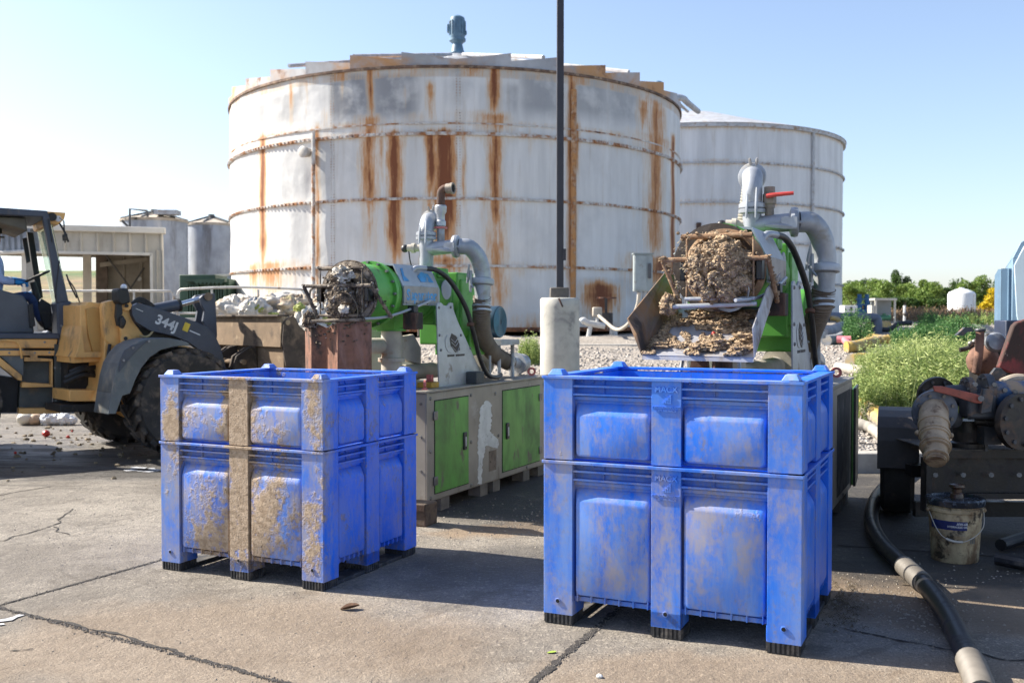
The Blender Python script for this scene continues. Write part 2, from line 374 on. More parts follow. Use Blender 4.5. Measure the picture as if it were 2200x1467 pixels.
# ============================================================ BLUE BINS
def plastic(name, mud, seed, fx):
    """weathered blue plastic; mud = overall amount, fx = extra caked patches (x, y, z, rx, ry, rz, amount)"""
    t = NT(name); x_, y_, z_ = t.xyz()
    blue = t.mix(t.ramp(t.noise(2.2, 4), .3, .7), (.002, .130, .68), (.004, .175, .80))
    sc = t.noise(6, 6, .7, t.mapc((1, 1, .12), (seed, 0, 0)))
    dust_sheen = t.math('MULTIPLY', t.ramp(sc, .30, .62), .68)
    patch = t.ramp(t.noise(1.9, 5, .6, t.mapc((1, 1, .7), (seed*2, 1, 0))), .34, .64)
    front = t.ramp(y_, .045, .0); dust_sheen = t.math('MULTIPLY', dust_sheen, t.math('MULTIPLY_ADD', patch, .70, .30))
    # paler front face: dusty, with the sun's grazing sheen painted in
    dust_sheen = t.math('MULTIPLY', dust_sheen, t.ramp(y_, .14, .03, .13, 1.0))
    c = t.mix(dust_sheen, blue, (.22, .35, .63))
    fine = t.math('MULTIPLY', t.ramp(t.noise(34, 5, .75, t.mapc((1, 1, .5), (seed, 2, 1))), .50, .66), t.ramp(t.noise(3.2, 4, .6, t.mapc((1, 1, .8), (seed, 5, 2))), .38, .68))
    c = t.mix(t.math('MULTIPLY', fine, .75), c, (.205, .185, .18))
    m = t.noise(3.0, 7, .68, t.mapc((1.2, 1.2, .8), (seed, seed*.3, 4)))
    add = None
    for (cx, cy, cz, rx, ry, rz, a) in fx:
        b_ = t.math('MULTIPLY', t.blob((cx, cy, cz), (rx*1.15, ry*3, rz), None, .7), a)
        add = b_ if add is None else t.math('ADD', add, b_)
    m2 = t.math('ADD', m, t.math('MULTIPLY_ADD', t.noise(26, 5, .7), .50, -.25))
    if add is not None: m2 = t.math('ADD', m2, add)
    film = t.math('MULTIPLY', t.ramp(m2, .33-mud, .66-mud), t.ramp(t.noise(7, 7, .8, t.mapc((1, 1, .4), (seed, 1, 9))), .36, .62))
    c = t.mix(t.math('MULTIPLY', film, t.ramp(y_, .14, .03, .35, .80)), c, (.38, .33, .30))
    mk = t.ramp(m2, .70-mud, .86-mud)
    mudc = t.mix(t.ramp(t.noise(22, 5, .7), .35, .65), (.33, .24, .16), (.51, .39, .275))
    mudc = t.mix(t.math('MULTIPLY', t.ramp(t.noise(60, 3, .7), .6, .68), .8), mudc, (.07, .055, .04))
    c = t.mix(mk, c, mudc)
    # scuffs
    sc2 = t.ramp(t.noise(9, 6, .8, t.mapc((1.6, 1.6, .25), (seed+9, 2, 0)), .6), .66, .70)
    c = t.mix(t.math('MULTIPLY', sc2, .55), c, (.07, .06, .06))
    sc3 = t.ramp(t.noise(15, 5, .8, t.mapc((2.4, 2.4, .2), (seed+3, 7, 0)), .8), .68, .71)
    c = t.mix(t.math('MULTIPLY', sc3, .6), c, (.42, .44, .55))
    rg = t.math('MULTIPLY_ADD', mk, .35, .42); rg = t.math('MULTIPLY_ADD', dust_sheen, .22, rg)
    h = t.math('ADD', t.math('MULTIPLY', mk, t.math('MULTIPLY_ADD', t.noise(45, 5, .75), 1.6, .2)), t.math('MULTIPLY', t.noise(90, 3), .05))
    m_ = t.out(c, rg, 0, t.bump(h, .8, .007)); m_.node_tree.nodes['Principled BSDF'].inputs['Specular IOR Level'].default_value = .28
    return m_
W, D, HJ, HT = 1.22, 1.03, .795, 1.204
RUB = mat('dirty_black_rubber', (.03, .03, .032), .75, 0, .4, 12, [((.12, .105, .09), 14, .58, .12)], .3)
def bin_side(mb, Ls, z0, z1, foot, M):
    """one side of a tier: local x along the side 0..Ls, local y inward, outer face at y=0"""
    pw, cw, th = .150, .140, .05; top = z1
    # corner posts (half of the corner on this side)
    for a, b in ((0, pw), (Ls-pw, Ls), (Ls/2-cw/2, Ls/2+cw/2)):
        mid = abs((a+b)/2-Ls/2) < .01
        mb.box(a+(.0015 if not mid else 0), b-(.0015 if not mid else 0), 0 if not mid else .002, th, z0 if not foot else .05, z1-.012, M)
    # wall sheet
    mb.box(.03, Ls-.03, .050, .060, z0+(.13 if foot else 0), z1-.02, M)
    # top lip
    mb.box(-.006, Ls+.006, -.008, .062, z1-.014, z1, M)
    for (a, b) in ((pw, Ls/2-cw/2), (Ls/2+cw/2, Ls-pw)):
        for dz in (.047, .087): mb.box(a-.004, b+.004, .006, .052, z1-dz-.006, z1-dz+.004, M)
        # frame round the window recess
        mb.box(a-.002, b+.002, .030, .0515, z1-.115, z1-.098, M)
        # bulged panel
        zb = z0+(.145 if foot else .012); zt = z1-.150
        rings = []
        for ins, yy, top_, rad in ((.002, .0505, -.020, .012), (.006, .034, -.008, .016), (.013, .015, .020, .022), (.017, .0075, .034, .022), (.025, .005, .043, .020)):
            x0_, x1_, z0_, z1_ = a+ins, b-ins, zb+ins*.5, zt-top_; q_ = []
            for cx_, cz_, s0 in ((x0_+rad, z0_+rad, pi), (x1_-rad, z0_+rad, 1.5*pi), (x1_-rad, z1_-rad, 0), (x0_+rad, z1_-rad, .5*pi)):
                for k_ in range(5): q_.append((cx_+rad*cos(s0+k_*pi/8), yy, cz_+rad*sin(s0+k_*pi/8)))
            rings.append(q_)
        mb.add([p for q_ in rings for p in q_], [(r_*20+i, r_*20+(i+1) % 20, r_*20+20+(i+1) % 20, r_*20+20+i) for r_ in range(4) for i in range(20)]+[tuple(80+i for i in range(20))], M)
        if foot:
            mb.box(a-.004, b+.004, .034, .058, z0+.118, z0+.140, M)
            for q in range(6):
                x = a+.02+(b-a-.04)*q/5; mb.box(x-.003, x+.003, .012, .05, z0+.120, z0+.172, M)
        # moulded dimples and plate in the window
        for q in range(3): mb.lathe([(.010, 0), (.010, .004), (.006, .007)], (a+.03+q*.055, .050, z1-.026), (0, -1, 0), 10, M)
        mb.box(a+.14, a+.146, .042, .051, z1-.098, z1-.016, M)
def make_bin(label, loc, rz, sc, mat_low, mat_up, nubm):
    t = thing('plastic_bin', label, 'bin', loc, rz, 'tall blue plastic bins under the separators', sc)
    Ms = [(Matrix.Identity(4), W), (Matrix.Translation((W, 0, 0)) @ Matrix.Rotation(pi/2, 4, 'Z'), D),
          (Matrix.Translation((W, D, 0)) @ Matrix.Rotation(pi, 4, 'Z'), W), (Matrix.Translation((0, D, 0)) @ Matrix.Rotation(-pi/2, 4, 'Z'), D)]
    low = MB(); up = MB()
    for M, L in Ms:
        bin_side(low, L, 0, HJ, True, M); bin_side(up, L, HJ+.006, HT, False, M)
    low.box(.055, W-.055, .055, D-.055, .118, .135)
    feet = [(x, y) for x in (.002, W/2-.07, W-.152) for y in (.002, D/2-.07, D-.152)]
    for x, y in feet:
        low.box(x+.0, x+.15-(.01 if abs(x-W/2+.07) < .01 else 0), y, y+.15-(.01 if abs(y-D/2+.07) < .01 else 0), .052, .121)
    # drain plugs
    for x in (.075, W/2, W-.075): low.lathe([(.014, 0), (.014, .004), (.009, .004), (.009, .001)], (x, 0, .115), (0, -1, 0), 14)
    lo = low.build('lower_tier', mat_low, t, bevel=.010, seg=3); uo = up.build('upper_tier', mat_up, t, bevel=.010, seg=3)
    for x in (.075, W/2, W-.075): MB().cyl((x, -.0015, .115), (x, -.0055, .115), .0085, n=12).build('drain_hole', mat('hole_black', (.01, .01, .01), .9), lo)
    for x, y in ((.055, .055), (W-.055, .055), (W-.055, D-.055), (.055, D-.055)):
        n = MB(); a, b, h = .042, .024, .03
        n.add([(x-a, y-a, HT), (x+a, y-a, HT), (x+a, y+a, HT), (x-a, y+a, HT), (x-b, y-b, HT+h), (x+b, y-b, HT+h), (x+b, y+b, HT+h), (x-b, y+b, HT+h)],
              [(3, 2, 1, 0), (4, 5, 6, 7), (0, 1, 5, 4), (1, 2, 6, 5), (2, 3, 7, 6), (3, 0, 4, 7)])
        n.build('stacking_lug', nubm, t, bevel=.004)
    for x, y in feet:
        f = MB(); f.box(x+.004, x+.142, y+.004, y+.142, .0, .05)
        for q in range(7):
            for yy in (y-.002, y+.140): f.box(x+.006+q*.021, x+.017+q*.021, yy, yy+.008, .006, .05)
            for xx in (x-.002, x+.140): f.box(xx, xx+.008, y+.006+q*.021, y+.017+q*.021, .006, .05)
        f.build('foot_pad', RUB, t)
    for x in (.01, W-.145): MB().box(x, x+.13, .15, D-.15, .0, .022).build('runner', RUB, t, bevel=.004)
    return t, lo, uo
def emboss(parent, m, zt):
    mb = MB(); s = .8
    R_ = lambda x, z: Matrix.Translation((x, .0, z)) @ Matrix.Rotation(pi/2, 4, 'X')
    text(mb, 'MACX', .038, R_(W/2, zt-.052), .0030, .0010)
    for r_, n in enumerate((1, 2, 3, 4)):
        for q in range(n):
            x = W/2+.020-q*.0105; z = zt-.080-r_*.0105
            mb.box(x-.0042, x+.0042, -.003, .004, z-.0042, z+.0042)
    text(mb, 'DECADE PRODUCTS', .0140, R_(W/2, zt-.135), .0026, .0005)
    text(mb, '1.877.300.MACX', .0140, R_(W/2, zt-.150), .0026, .0005)
    mb.build('moulded_lettering', m, parent)
pA = plastic('caked_blue_plastic', .12, 3.0, [(.60, 0, 1.08, .11, .03, .30, .25), (.61, 0, .66, .10, .03, .18, .24), (.58, 0, .40, .09, .03, .2, .10), (.30, 0, .38, .22, .05, .30, .10), (.42, 0, .20, .14, .05, .12, .14),
     (.88, 0, .48, .24, .05, .26, .12), (.75, 0, .25, .14, .05, .22, .14), (1.16, 0, 1.0, .07, .03, .22, .22), (.30, 0, .93, .22, .05, .14, .06), (.88, 0, .93, .24, .05, .14, .07), (W, .5, .3, .05, .5, .2, .02), (.07, 0, .95, .05, .03, .2, .16), (1.15, 0, .2, .06, .03, .1, .12)])
pB = plastic('scuffed_blue_plastic', -.03, 8.0, [(.60, 0, .62, .09, .03, .22, .15), (.60, 0, .98, .09, .03, .12, .06), (.42, 0, .33, .12, .05, .2, .10), (.85, 0, .48, .12, .05, .14, .10), (.09, 0, .98, .07, .04, .2, .08), (.88, 0, .62, .2, .05, .04, .1), (.9, 0, 1.04, .2, .04, .03, .08), (W, .4, .35, .06, .2, .3, .08)])
b0, lo0, uo0 = make_bin('blue bin under the left separator, thickly caked with tan mud down its middle post', (-2.174, 6.174, 0), -.4413, 1, pA, pA, pA)
b1, lo1, uo1 = make_bin('larger cleaner blue bin in the right foreground with lettering moulded on its middle post', (.1617, 5.083, 0), -.4316, 1.049, pB, pB, pB)
for (l_, u_) in ((lo1, uo1),):
    emboss(l_, pB, HJ); emboss(u_, pB, HT)
# ============================================================ TANKS, SHED AND BACKGROUND STRUCTURES
def ang_of(px, C, Rr):
    """angle round a cylinder (seen from above) of the near point in pixel column px"""
    d = ray(px, 685); d = Vector((d.x, d.y)).normalized(); c = Vector(C)
    b = d.dot(c); q = b*b-c.dot(c)+Rr*Rr
    k = b-sqrt(max(q, 0)); p = d*k-c
    return atan2(p.y, p.x)
TC, TR = Vector((-1.61, 29.75)), 6.49
Z0, ZE = 1.28, 7.37
BANDS = [5.83, 4.335, 2.775]
def zat(px, py, C=TC, Rr=TR):
    a = ang_of(px, C, Rr); Y = C.y+Rr*sin(a); return EYE+(685-py)*Y/FPX
# streaks: px column, top py, bottom py, half width px, strength
ST = [(566, 300, 585, 5, .9), (566, 300, 640, 9, .3), (683, 278, 700, 4, .55), (628, 190, 290, 3, .5), (660, 180, 240, 2, .5), (797, 150, 270, 5, .8), (794, 268, 480, 13, .72), (794, 262, 300, 18, .9), (794, 470, 560, 12, .35), (820, 290, 400, 4, .6), (848, 292, 575, 11, 1.0),
      (838, 292, 330, 16, .55), (926, 190, 265, 7, .55), (927, 290, 430, 9, 1.0), (924, 430, 560, 9, .5), (953, 290, 560, 14, 1.15), (967, 290, 540, 10, .9), (997, 290, 460, 4, .45), (1062, 148, 270, 9, .95), (1064, 255, 300, 24, .95), (1064, 292, 520, 12, .8), (1066, 420, 480, 20, .6), (1068, 480, 700, 16, .5),
      (1065, 575, 585, 50, .75), (1228, 170, 620, 7, .75), (1240, 275, 400, 4, .6), (1382, 225, 300, 9, .6), (1408, 225, 570, 13, .66), (1410, 300, 340, 26, .8), (1445, 300, 640, 3, .9), (1425, 240, 300, 4, .5), (545, 575, 650, 10, .7), (580, 570, 650, 30, .62), (560, 570, 590, 34, .85), (610, 575, 600, 20, .5),
      (1290, 618, 700, 28, 1.05), (1285, 612, 660, 20, .9), (1418, 560, 640, 30, .85), (960, 560, 600, 34, .95), (870, 296, 330, 6, .5), (905, 256, 270, 26, .5), (870, 200, 240, 3, .3), (738, 190, 210, 3, .35), (1140, 292, 330, 3, .4), (700, 250, 300, 5, .4), (1010, 250, 262, 60, .3)]
DARK = [(755, 165, 262, 42, .9), (845, 165, 262, 48, .85), (700, 300, 420, 16, .35), (660, 330, 420, 26, .55), (620, 330, 440, 14, .4), (640, 450, 560, 18, .4), (560, 230, 290, 14, .5), (612, 210, 270, 26, .55), (1100, 190, 250, 14, .5), (1160, 165, 255, 34, .7), (1270, 175, 262, 34, .6), (1340, 190, 270, 34, .6), (1310, 600, 640, 60, .25), (540, 330, 420, 20, .25), (985, 180, 230, 30, .2), (1080, 190, 260, 40, .25)]
def shell(name, C, Rr, z0, z1, na, nz, fn, m, a0=-pi, a1=0.):
    me = bpy.data.meshes.new(name); vs = []; cr = []; cd = []
    for i in range(na+1):
        a = a0+(a1-a0)*i/na
        for k in range(nz+1):
            z = z0+(z1-z0)*k/nz; dr, ru, du = fn(a, z)
            vs.append((cos(a)*(Rr+dr), sin(a)*(Rr+dr), z)); cr.append(ru); cd.append(du)
    n = nz+1; fs = [(i*n+k, (i+1)*n+k, (i+1)*n+k+1, i*n+k+1) for i in range(na) for k in range(nz)]
    # the rest of the round
    b = len(vs); m2 = 60; e0, e1 = a1, a0+2*pi
    for i in range(m2+1):
        a = e0+(e1-e0)*i/m2
        for z in (z0, z1): vs.append((cos(a)*Rr, sin(a)*Rr, z)); cr.append(0.); cd.append(0.)
    fs += [(b+2*i, b+2*i+2, b+2*i+3, b+2*i+1) for i in range(m2)]
    me.from_pydata(vs, [], fs); me.materials.append(m); me.shade_smooth()
    for nm, dd in (('rust', cr), ('dark', cd)):
        at = me.attributes.new(nm, 'FLOAT', 'POINT'); at.data.foreach_set('value', dd)
    o = bpy.data.objects.new(name, me); COL.objects.link(o); return o
def tank_mat(name, base, dirt=.5):
    t = NT(name)
    ar = t.n.new('ShaderNodeAttribute'); ar.attribute_name = 'rust'; ad = t.n.new('ShaderNodeAttribute'); ad.attribute_name = 'dark'
    st = t.noise(2.2, 6, .65, t.mapc((1, 1, .1)))
    cl = t.mix(t.ramp(st, .3, .7), tuple(c*.80 for c in base), base)
    cl = t.mix(t.math('MULTIPLY', t.ramp(t.noise(.9, 5, .6), .45, .7), dirt), cl, tuple(c*.68 for c in base))
    cl = t.mix(t.math('MULTIPLY', t.ramp(t.noise(7, 6, .7, t.mapc((1, 1, .06))), .55, .7), .35), cl, (.42, .36, .28))
    cl = t.mix(t.math('MULTIPLY', ad.outputs['Fac'], t.ramp(t.noise(1.6, 5, .6), .3, .55, .35, 1)), cl, (.20, .205, .22))
    n = t.noise(4, 6, .75, t.mapc((1, 1, .30))); n2 = t.noise(20, 5, .7, t.mapc((1, 1, .07)))
    r0 = t.math('ADD', ar.outputs['Fac'], t.math('MULTIPLY_ADD', n, .9, -.45)); r0 = t.math('ADD', r0, t.math('MULTIPLY_ADD', n2, 1.0, -.5))
    k1 = t.ramp(r0, .25, .62); k2 = t.ramp(r0, .56, .92)
    k1 = t.math('MULTIPLY', k1, t.ramp(ar.outputs['Fac'], .02, .12))
    # sparse rust freckles
    fk = t.math('MULTIPLY', t.ramp(t.noise(11, 6, .8, t.mapc((1, 1, .5))), .66, .72), .5)
    cl = t.mix(fk, cl, (.45, .26, .12))
    k0 = t.math('MULTIPLY', t.ramp(r0, -.05, .35), t.ramp(ar.outputs['Fac'], .01, .10)); cl = t.mix(t.math('MULTIPLY', k0, .5), cl, (.58, .43, .27)); cl = t.mix(t.math('MULTIPLY', k1, .9), cl, t.mix(n2, (.40, .15, .04), (.58, .29, .10))); cl = t.mix(t.math('MULTIPLY', k2, .92), cl, t.mix(n, (.085, .025, .012), (.24, .065, .022)))
    wall = t.math('ADD', t.math('MULTIPLY', t.noise(1.1, 3), 2.2), t.math('MULTIPLY', t.noise(40, 3), .05))
    return t.out(cl, t.math('MULTIPLY_ADD', k1, .3, .55), 0, t.bump(wall, .5, .035))
white = tank_mat('weathered_white_tank', (.70, .69, .665))
def f_big(a, z):
    # weight of the streaks at this angle and height
    ru = 0.; du = 0.; wob = mnoise.noise(Vector((a*9, z*1.1, 0)))*.012+mnoise.noise(Vector((a*30, z*2, 4)))*.004
    for (sa, st_, sb, hw, k) in STA:
        d = abs(a+wob*.5-sa)/hw
        if d < 3.2:
            top = st_; bot = sb
            v = max(0, 1.12-(d/2.0)**.9) if d < 2.3 else 0
            if z > top+.2: v = 0
            elif z > top: v *= 1-(z-top)/.2
            elif z > top-.12: v *= .9
            if z < bot+.7: v *= max(0, min(1, (z-bot+.25)/.95))
            ru = max(ru, v*k)
    for (sa, st_, sb, hw, k) in DKA:
        d = abs(a+wob*1.5-sa)/hw
        if d < 1.6:
            v = max(0, 1-(d/1.3)**4) if d < 1.3 else 0
            v *= max(0, min(1, (st_+.1-z)/.12))*max(0, min(1, (z-sb+.1)/.35)); du = max(du, v*k)
    # along seams and the foot
    for zb, kk in ((5.83, .30), (6.09, .20), (4.335, .12), (2.775, .22)):
        dz = abs(z-zb)
        if dz < .1: ru = max(ru, (1-dz/.1)*(kk+.5*max(0, mnoise.noise(Vector((a*5, zb, 1))))))
        if zb-.5 < z < zb: ru = max(ru, .20*max(0, mnoise.noise(Vector((a*26, zb, 2))))*(1-(zb-z)/.5))
    if z < 1.75: ru = max(ru, (1.75-z)/.5*(.35+.5*mnoise.noise(Vector((a*7, 0, 9)))))
    if z > 7.15: ru = max(ru, .25+.3*mnoise.noise(Vector((a*12, 0, 3)))); du = max(du, .35)
    # shallow dents between the seams
    dr = .018*mnoise.noise(Vector((a*7, z*.9, 7)))+.02*max(0, mnoise.noise(Vector((a*16, z*.7, 2))))*(1 if a < -2.0 else .3)
    return dr, ru, du
STA = [(ang_of(p, TC, TR), zat(p, a), zat(p, b), max(.003, abs(ang_of(p+h, TC, TR)-ang_of(p-h, TC, TR))/2), k) for p, a, b, h, k in ST]
DKA = [(ang_of(p, TC, TR), zat(p, a), zat(p, b), max(.003, abs(ang_of(p+h, TC, TR)-ang_of(p-h, TC, TR))/2), k) for p, a, b, h, k in DARK]
T1 = thing('steel_tank', 'big round white steel tank with orange rust streaks running down its wall', 'tank', (TC.x, TC.y, 0))
s = shell('wall', Vector((0, 0)), TR, Z0, ZE, 640, 120, f_big, white); s.parent = T1
rustm = mat('flaking_rust', (.30, .12, .05), .85, 0, .45, 6, [((.08, .035, .02), 9, .56, .1), ((.55, .45, .36), 6, .62, .06)], .4, 30)
bandm = mat('rusty_white_band', (.58, .56, .53), .7, 0, .2, 5, [((.36, .16, .06), 3.4, .52, .09), ((.12, .05, .025), 2.6, .63, .07)], .3, 30)
def band(z, h, thick, Rr, m, parent, bolts, name='hoop_band'):
    b = MB(); b.lathe([(Rr, z-h/2), (Rr+thick, z-h/2), (Rr+thick, z+h/2), (Rr, z+h/2), (Rr, z-h/2)], n=160, close=False)
    if bolts:
        for i in range(bolts):
            a = 2*pi*i/bolts; M = Matrix.Translation((cos(a)*(Rr+thick), sin(a)*(Rr+thick), z)) @ Matrix.Rotation(a, 4, 'Z')
            b.box(-.01, .030, -.024, .024, -.026, .026, M)
    return b.build(name, m, parent, ang=30)
band(5.83, .075, .05, TR, bandm, T1, 300); band(6.07, .035, .015, TR, bandm, T1, 0); band(4.335, .06, .03, TR, bandm, T1, 300); band(2.775, .06, .025, TR, bandm, T1, 300)
band(1.30, .10, .10, TR, rustm, T1, 220, 'base_ring'); band(ZE-.0, .06, .05, TR, mat('dark_eave', (.16, .10, .07), .85, 0, .5, 5, [((.35, .25, .17), 6, .58, .08)], .4), T1, 0, 'eave_ring')
# vertical bolted seams
sm = MB()
for px in (716, 985):
    a = ang_of(px, TC, TR)
    for off_ in (-.006, .006):
        for i in range(90):
            z = 1.5+i*.065; sm.ball((cos(a+off_)*(TR+.012), sin(a+off_)*(TR+.012), z), .014, nu=5, nv=3)
sm.build('bolted_seam', bandm, T1)['kind'] = 'stuff'
def wallpt(px, z, dr=0): a = ang_of(px, TC, TR); return Vector((cos(a)*(TR+dr), sin(a)*(TR+dr), z))
MB().tube([wallpt(681, 5.98, .10), wallpt(679, 1.7, .10)], .045, 10).build('down_pipe', bandm, T1)
MB().tube([wallpt(1229, 7.0, .07), wallpt(1228, 1.6, .07)], .07, 10).build('cable_duct', mat('rusty_duct', (.42, .33, .25), .8, 0, .3, 4, [(RUST, 7, .5, .1), ((.45, .22, .08), 5, .45, .15)], .3), T1)
g = MB(); p = wallpt(668, 5.52, .05); g.lathe([(.10, 0), (.12, .1), (.14, .22), (.10, .24)], p, (p-Vector((0, 0, 5.52))).normalized(), 16); g.build('bulkhead_light', mat('grey_fitting', (.45, .42, .38), .6, 0, .2, 6), T1)
# roof: overlapping folded plates that stand up round the rim
galv = mat('dull_galvanised', (.40, .41, .43), .6, .2, .25, 3, [((.26, .18, .12), 3, .62, .08)], .2)
rf = MB(); N = 32
for i in range(N):
    a0 = 2*pi*i/N+.05; a1 = 2*pi*(i+1)/N+.05; bn = R.uniform(-.03, .03)
    ro = TR+.03; tl, tr = ((.36+bn, .17) if cos((a0+a1)/2) < -.02 else (.17, .36+bn))
    q = [Vector((cos(a)*ro, sin(a)*ro)) for a in (a0, a1)]
    qi = [Vector((cos(a)*.6, sin(a)*.6)) for a in (a0, a1)]
    zt = 9.02
    va = [(q[0].x, q[0].y, ZE-.0), (q[1].x, q[1].y, ZE), (q[1].x*1.0, q[1].y*1.0, ZE+tr), (q[0].x*1.0, q[0].y*1.0, ZE+tl),
          (qi[0].x, qi[0].y, zt), (qi[1].x, qi[1].y, zt), (q[0].x*.95, q[0].y*.95, ZE+.09), (q[1].x*.95, q[1].y*.95, ZE+.09)]
    rf.add(va, [(0, 1, 2, 3), (6, 7, 5, 4), (3, 2, 7, 6), (0, 3, 6), (1, 7, 2)])
rf.build('roof', mat('roof_plates', (.42, .42, .43), .65, .1, .25, 1.2, [((.50, .27, .12), .55, .50, .10), ((.22, .10, .05), 1.8, .62, .08)], .25), T1, smooth=False)
rw = MB(); rw.lathe([(2.4, ZE+1.1), (2.2, ZE+1.32), (.5, ZE+1.78), (.35, ZE+1.93)], n=24); rw.build('roof_cap', galv, T1)
for a in (-2.2, -1.9, -1.2, -.8):
    MB().tube([(cos(a)*TR, sin(a)*TR, ZE+.33), (cos(a)*.5, sin(a)*.5, ZE+1.86)], .05, 6).build('rafter', galv, T1)
blu = mat('grey_blue_motor', (.10, .19, .27), .5, 0, .25, 6, [((.22, .15, .10), 6, .66, .08)], .2)
def agitator(name, lab, x, y, z, s, grp='stirrer motors on the tank roofs'):
    t = thing(name, lab, 'motor', (x, y, z), 0, grp, s)
    m = MB(); m.lathe([(.30, 0), (.30, .06), (.20, .09), (.14, .35), (.20, .40), (.24, .43), (.24, .50)], n=20); m.build('pedestal', blu, t, ang=40)
    m = MB(); m.lathe([(.20, .50), (.22, .56), (.22, 1.02), (.20, 1.10), (.10, 1.16), (.02, 1.17)], n=24)
    for i in range(14):
        a = 2*pi*i/14; m.box(.215, .245, -.012, .012, .60, 1.0, Matrix.Rotation(a, 4, 'Z'))
    m.build('motor_body', blu, t, ang=40)
    MB().box(-.30, -.2, -.09, .09, .68, .9).build('terminal_box', blu, t, bevel=.01); MB().box(.2, .27, -.05, .05, .62, .72).build('cable_gland', blu, t, bevel=.01)
    return t
agitator('agitator_motor', 'blue-grey stirrer motor standing on the peak of the rusty tank', TC.x, TC.y, 9.30, 1.02)

# second tank, behind on the right
C2, R2 = Vector((8.05, 46.0)), 6.75
T2 = thing('steel_tank', 'pale grey-white ribbed tank partly hidden behind the rusty tank', 'tank', (C2.x, C2.y, 0))
def f_2(a, z):
    ru = 0; 
    for zb in (7.65, 6.1, 4.55, 3.0):
        if abs(z-zb) < .1: ru = max(ru, .14+.25*max(0, mnoise.noise(Vector((a*9, zb, 1)))))
    if z > 8.9: ru = .25
    return .02*mnoise.noise(Vector((a*6, z*.7, 7))), ru, .25*max(0, mnoise.noise(Vector((a*12, z*.3, 1))))
s = shell('wall', Vector((0, 0)), R2, 1.35, 9.15, 200, 60, f_2, tank_mat('pale_tank', (.72, .73, .73), .2)); s.parent = T2
b2 = mat('pale_band', (.48, .49, .50), .7, 0, .2, 5, [((.30, .20, .12), 5, .6, .09)], .3)
for zb in (7.65, 6.1, 4.55, 3.0): band(zb, .075, .06, R2, b2, T2, 200)
band(9.12, .14, .12, R2, b2, T2, 0, 'eave_ring')
m = MB(); m.lathe([(R2+.15, 9.2), (4, 10.0), (1.5, 10.75), (.2, 11.0)], n=64); m.build('roof', galv, T2)
m = MB(); p0 = C2.copy()
def wp2(px, z, dr=0):
    a = ang_of(px, C2, R2); return Vector((cos(a)*(R2+dr), sin(a)*(R2+dr), z))
MB().tube([wp2(1742, 9.1, .08), wp2(1740, 2.0, .08)], .06, 8).build('down_pipe', b2, T2)
for py in (487, 510): MB().cbox(wp2(1500, EYE+(685-py)*39.4/FPX), (.18, .18, .26)).build('port', mat('dark_port', (.07, .04, .03), .8), T2)
for py in (515,): MB().cbox(wp2(1662, EYE+(685-py)*39.4/FPX), (.12, .18, .22)).build('port', mat('dark_port', (.07, .04, .03), .8), T2)
agitator('agitator_motor', 'small stirrer motor showing above the roof edge between the two tanks', 6.9, 47.5, 11.6, 1.0)
# overflow pipe and platform bar at the gap
q = thing('overflow_pipe', 'white bent pipe reaching over the gap from tank to tank', 'pipe', (0, 0, 0))
a_ = P(1440, 210, 27.5); 
MB().tube(spline([P(1436, 212, 27.5), P(1465, 211, 30), P(1478, 222, 33), P(1500, 240, 38)], 5), .10, 10).build('pipe_run', galv, q)
MB().tube([P(1452, 218, 29), P(1478, 240, 38)], .05, 6).build('brace', galv, q)

# two small grey tanks on the left
for i, (x0, x1, top, Y, lab) in enumerate(((259, 397, 474, 41, 'left small grey tank with a bent pipe standing on its roof edge'), (400, 503, 483, 44, 'small grey tank squeezed between its taller twin and the rusty tank'))):
    cx = ((x0+x1)/2-1100)/FPX*Y; r = (x1-x0)/2/FPX*Y; zt = P(x0, top, Y).z
    t = thing('small_tank', lab, 'tank', (cx, Y+.3, 0), 0, 'small grey tanks behind the shed')
    gm = mat('stained_grey_tank', (.33, .36, .41), .75, 0, .2, 1.4, [((.17, .17, .18), 1.6, .60, .10, 4), ((.5, .5, .5), 1.1, .62, .1, 5)], .25)
    MB().lathe([(r, 1.0), (r, zt)], n=48).build('wall', gm, t)
    MB().lathe([(r+.04, zt-.06), (r+.05, zt+.04), (r*.5, zt+.20), (.05, zt+.34)], n=32).build('roof', mat('tan_roof', (.42, .36, .29), .8, 0, .3, 2, [(GRIME, 2, .62, .08)], .2), t)
    m = MB(); m.lathe([(.14, zt+.28), (.14, zt+.48)], n=12)
    for a in (-2.6, -1.6, -.6, .3): m.tube([(cos(a)*r, sin(a)*r, zt+.06), (0, 0, zt+.42)], .04, 5)
    m.build('roof_ribs', mat('dark_rib', (.10, .10, .10), .8), t)
    if i == 0:
        f_ = lambda px, py: P(px, py, Y-1.2)-Vector((cx, Y+.3, 0))
        MB().tube([f_(279, 520), f_(279, 449), f_(316, 453), f_(317, 466)], .05, 6).build('vent_pipe', mat('dark_rib', (.10, .10, .10), .8), t)
        MB().tube([f_(262, 474), f_(272, 484), f_(279, 490)], .05, 6).build('drain_pipe', mat('dark_rib', (.10, .10, .10), .8), t)
        MB().cbox((r*.65, -r*.7, zt+.25), (.9, .6, .18)).build('hatch', galv, t)

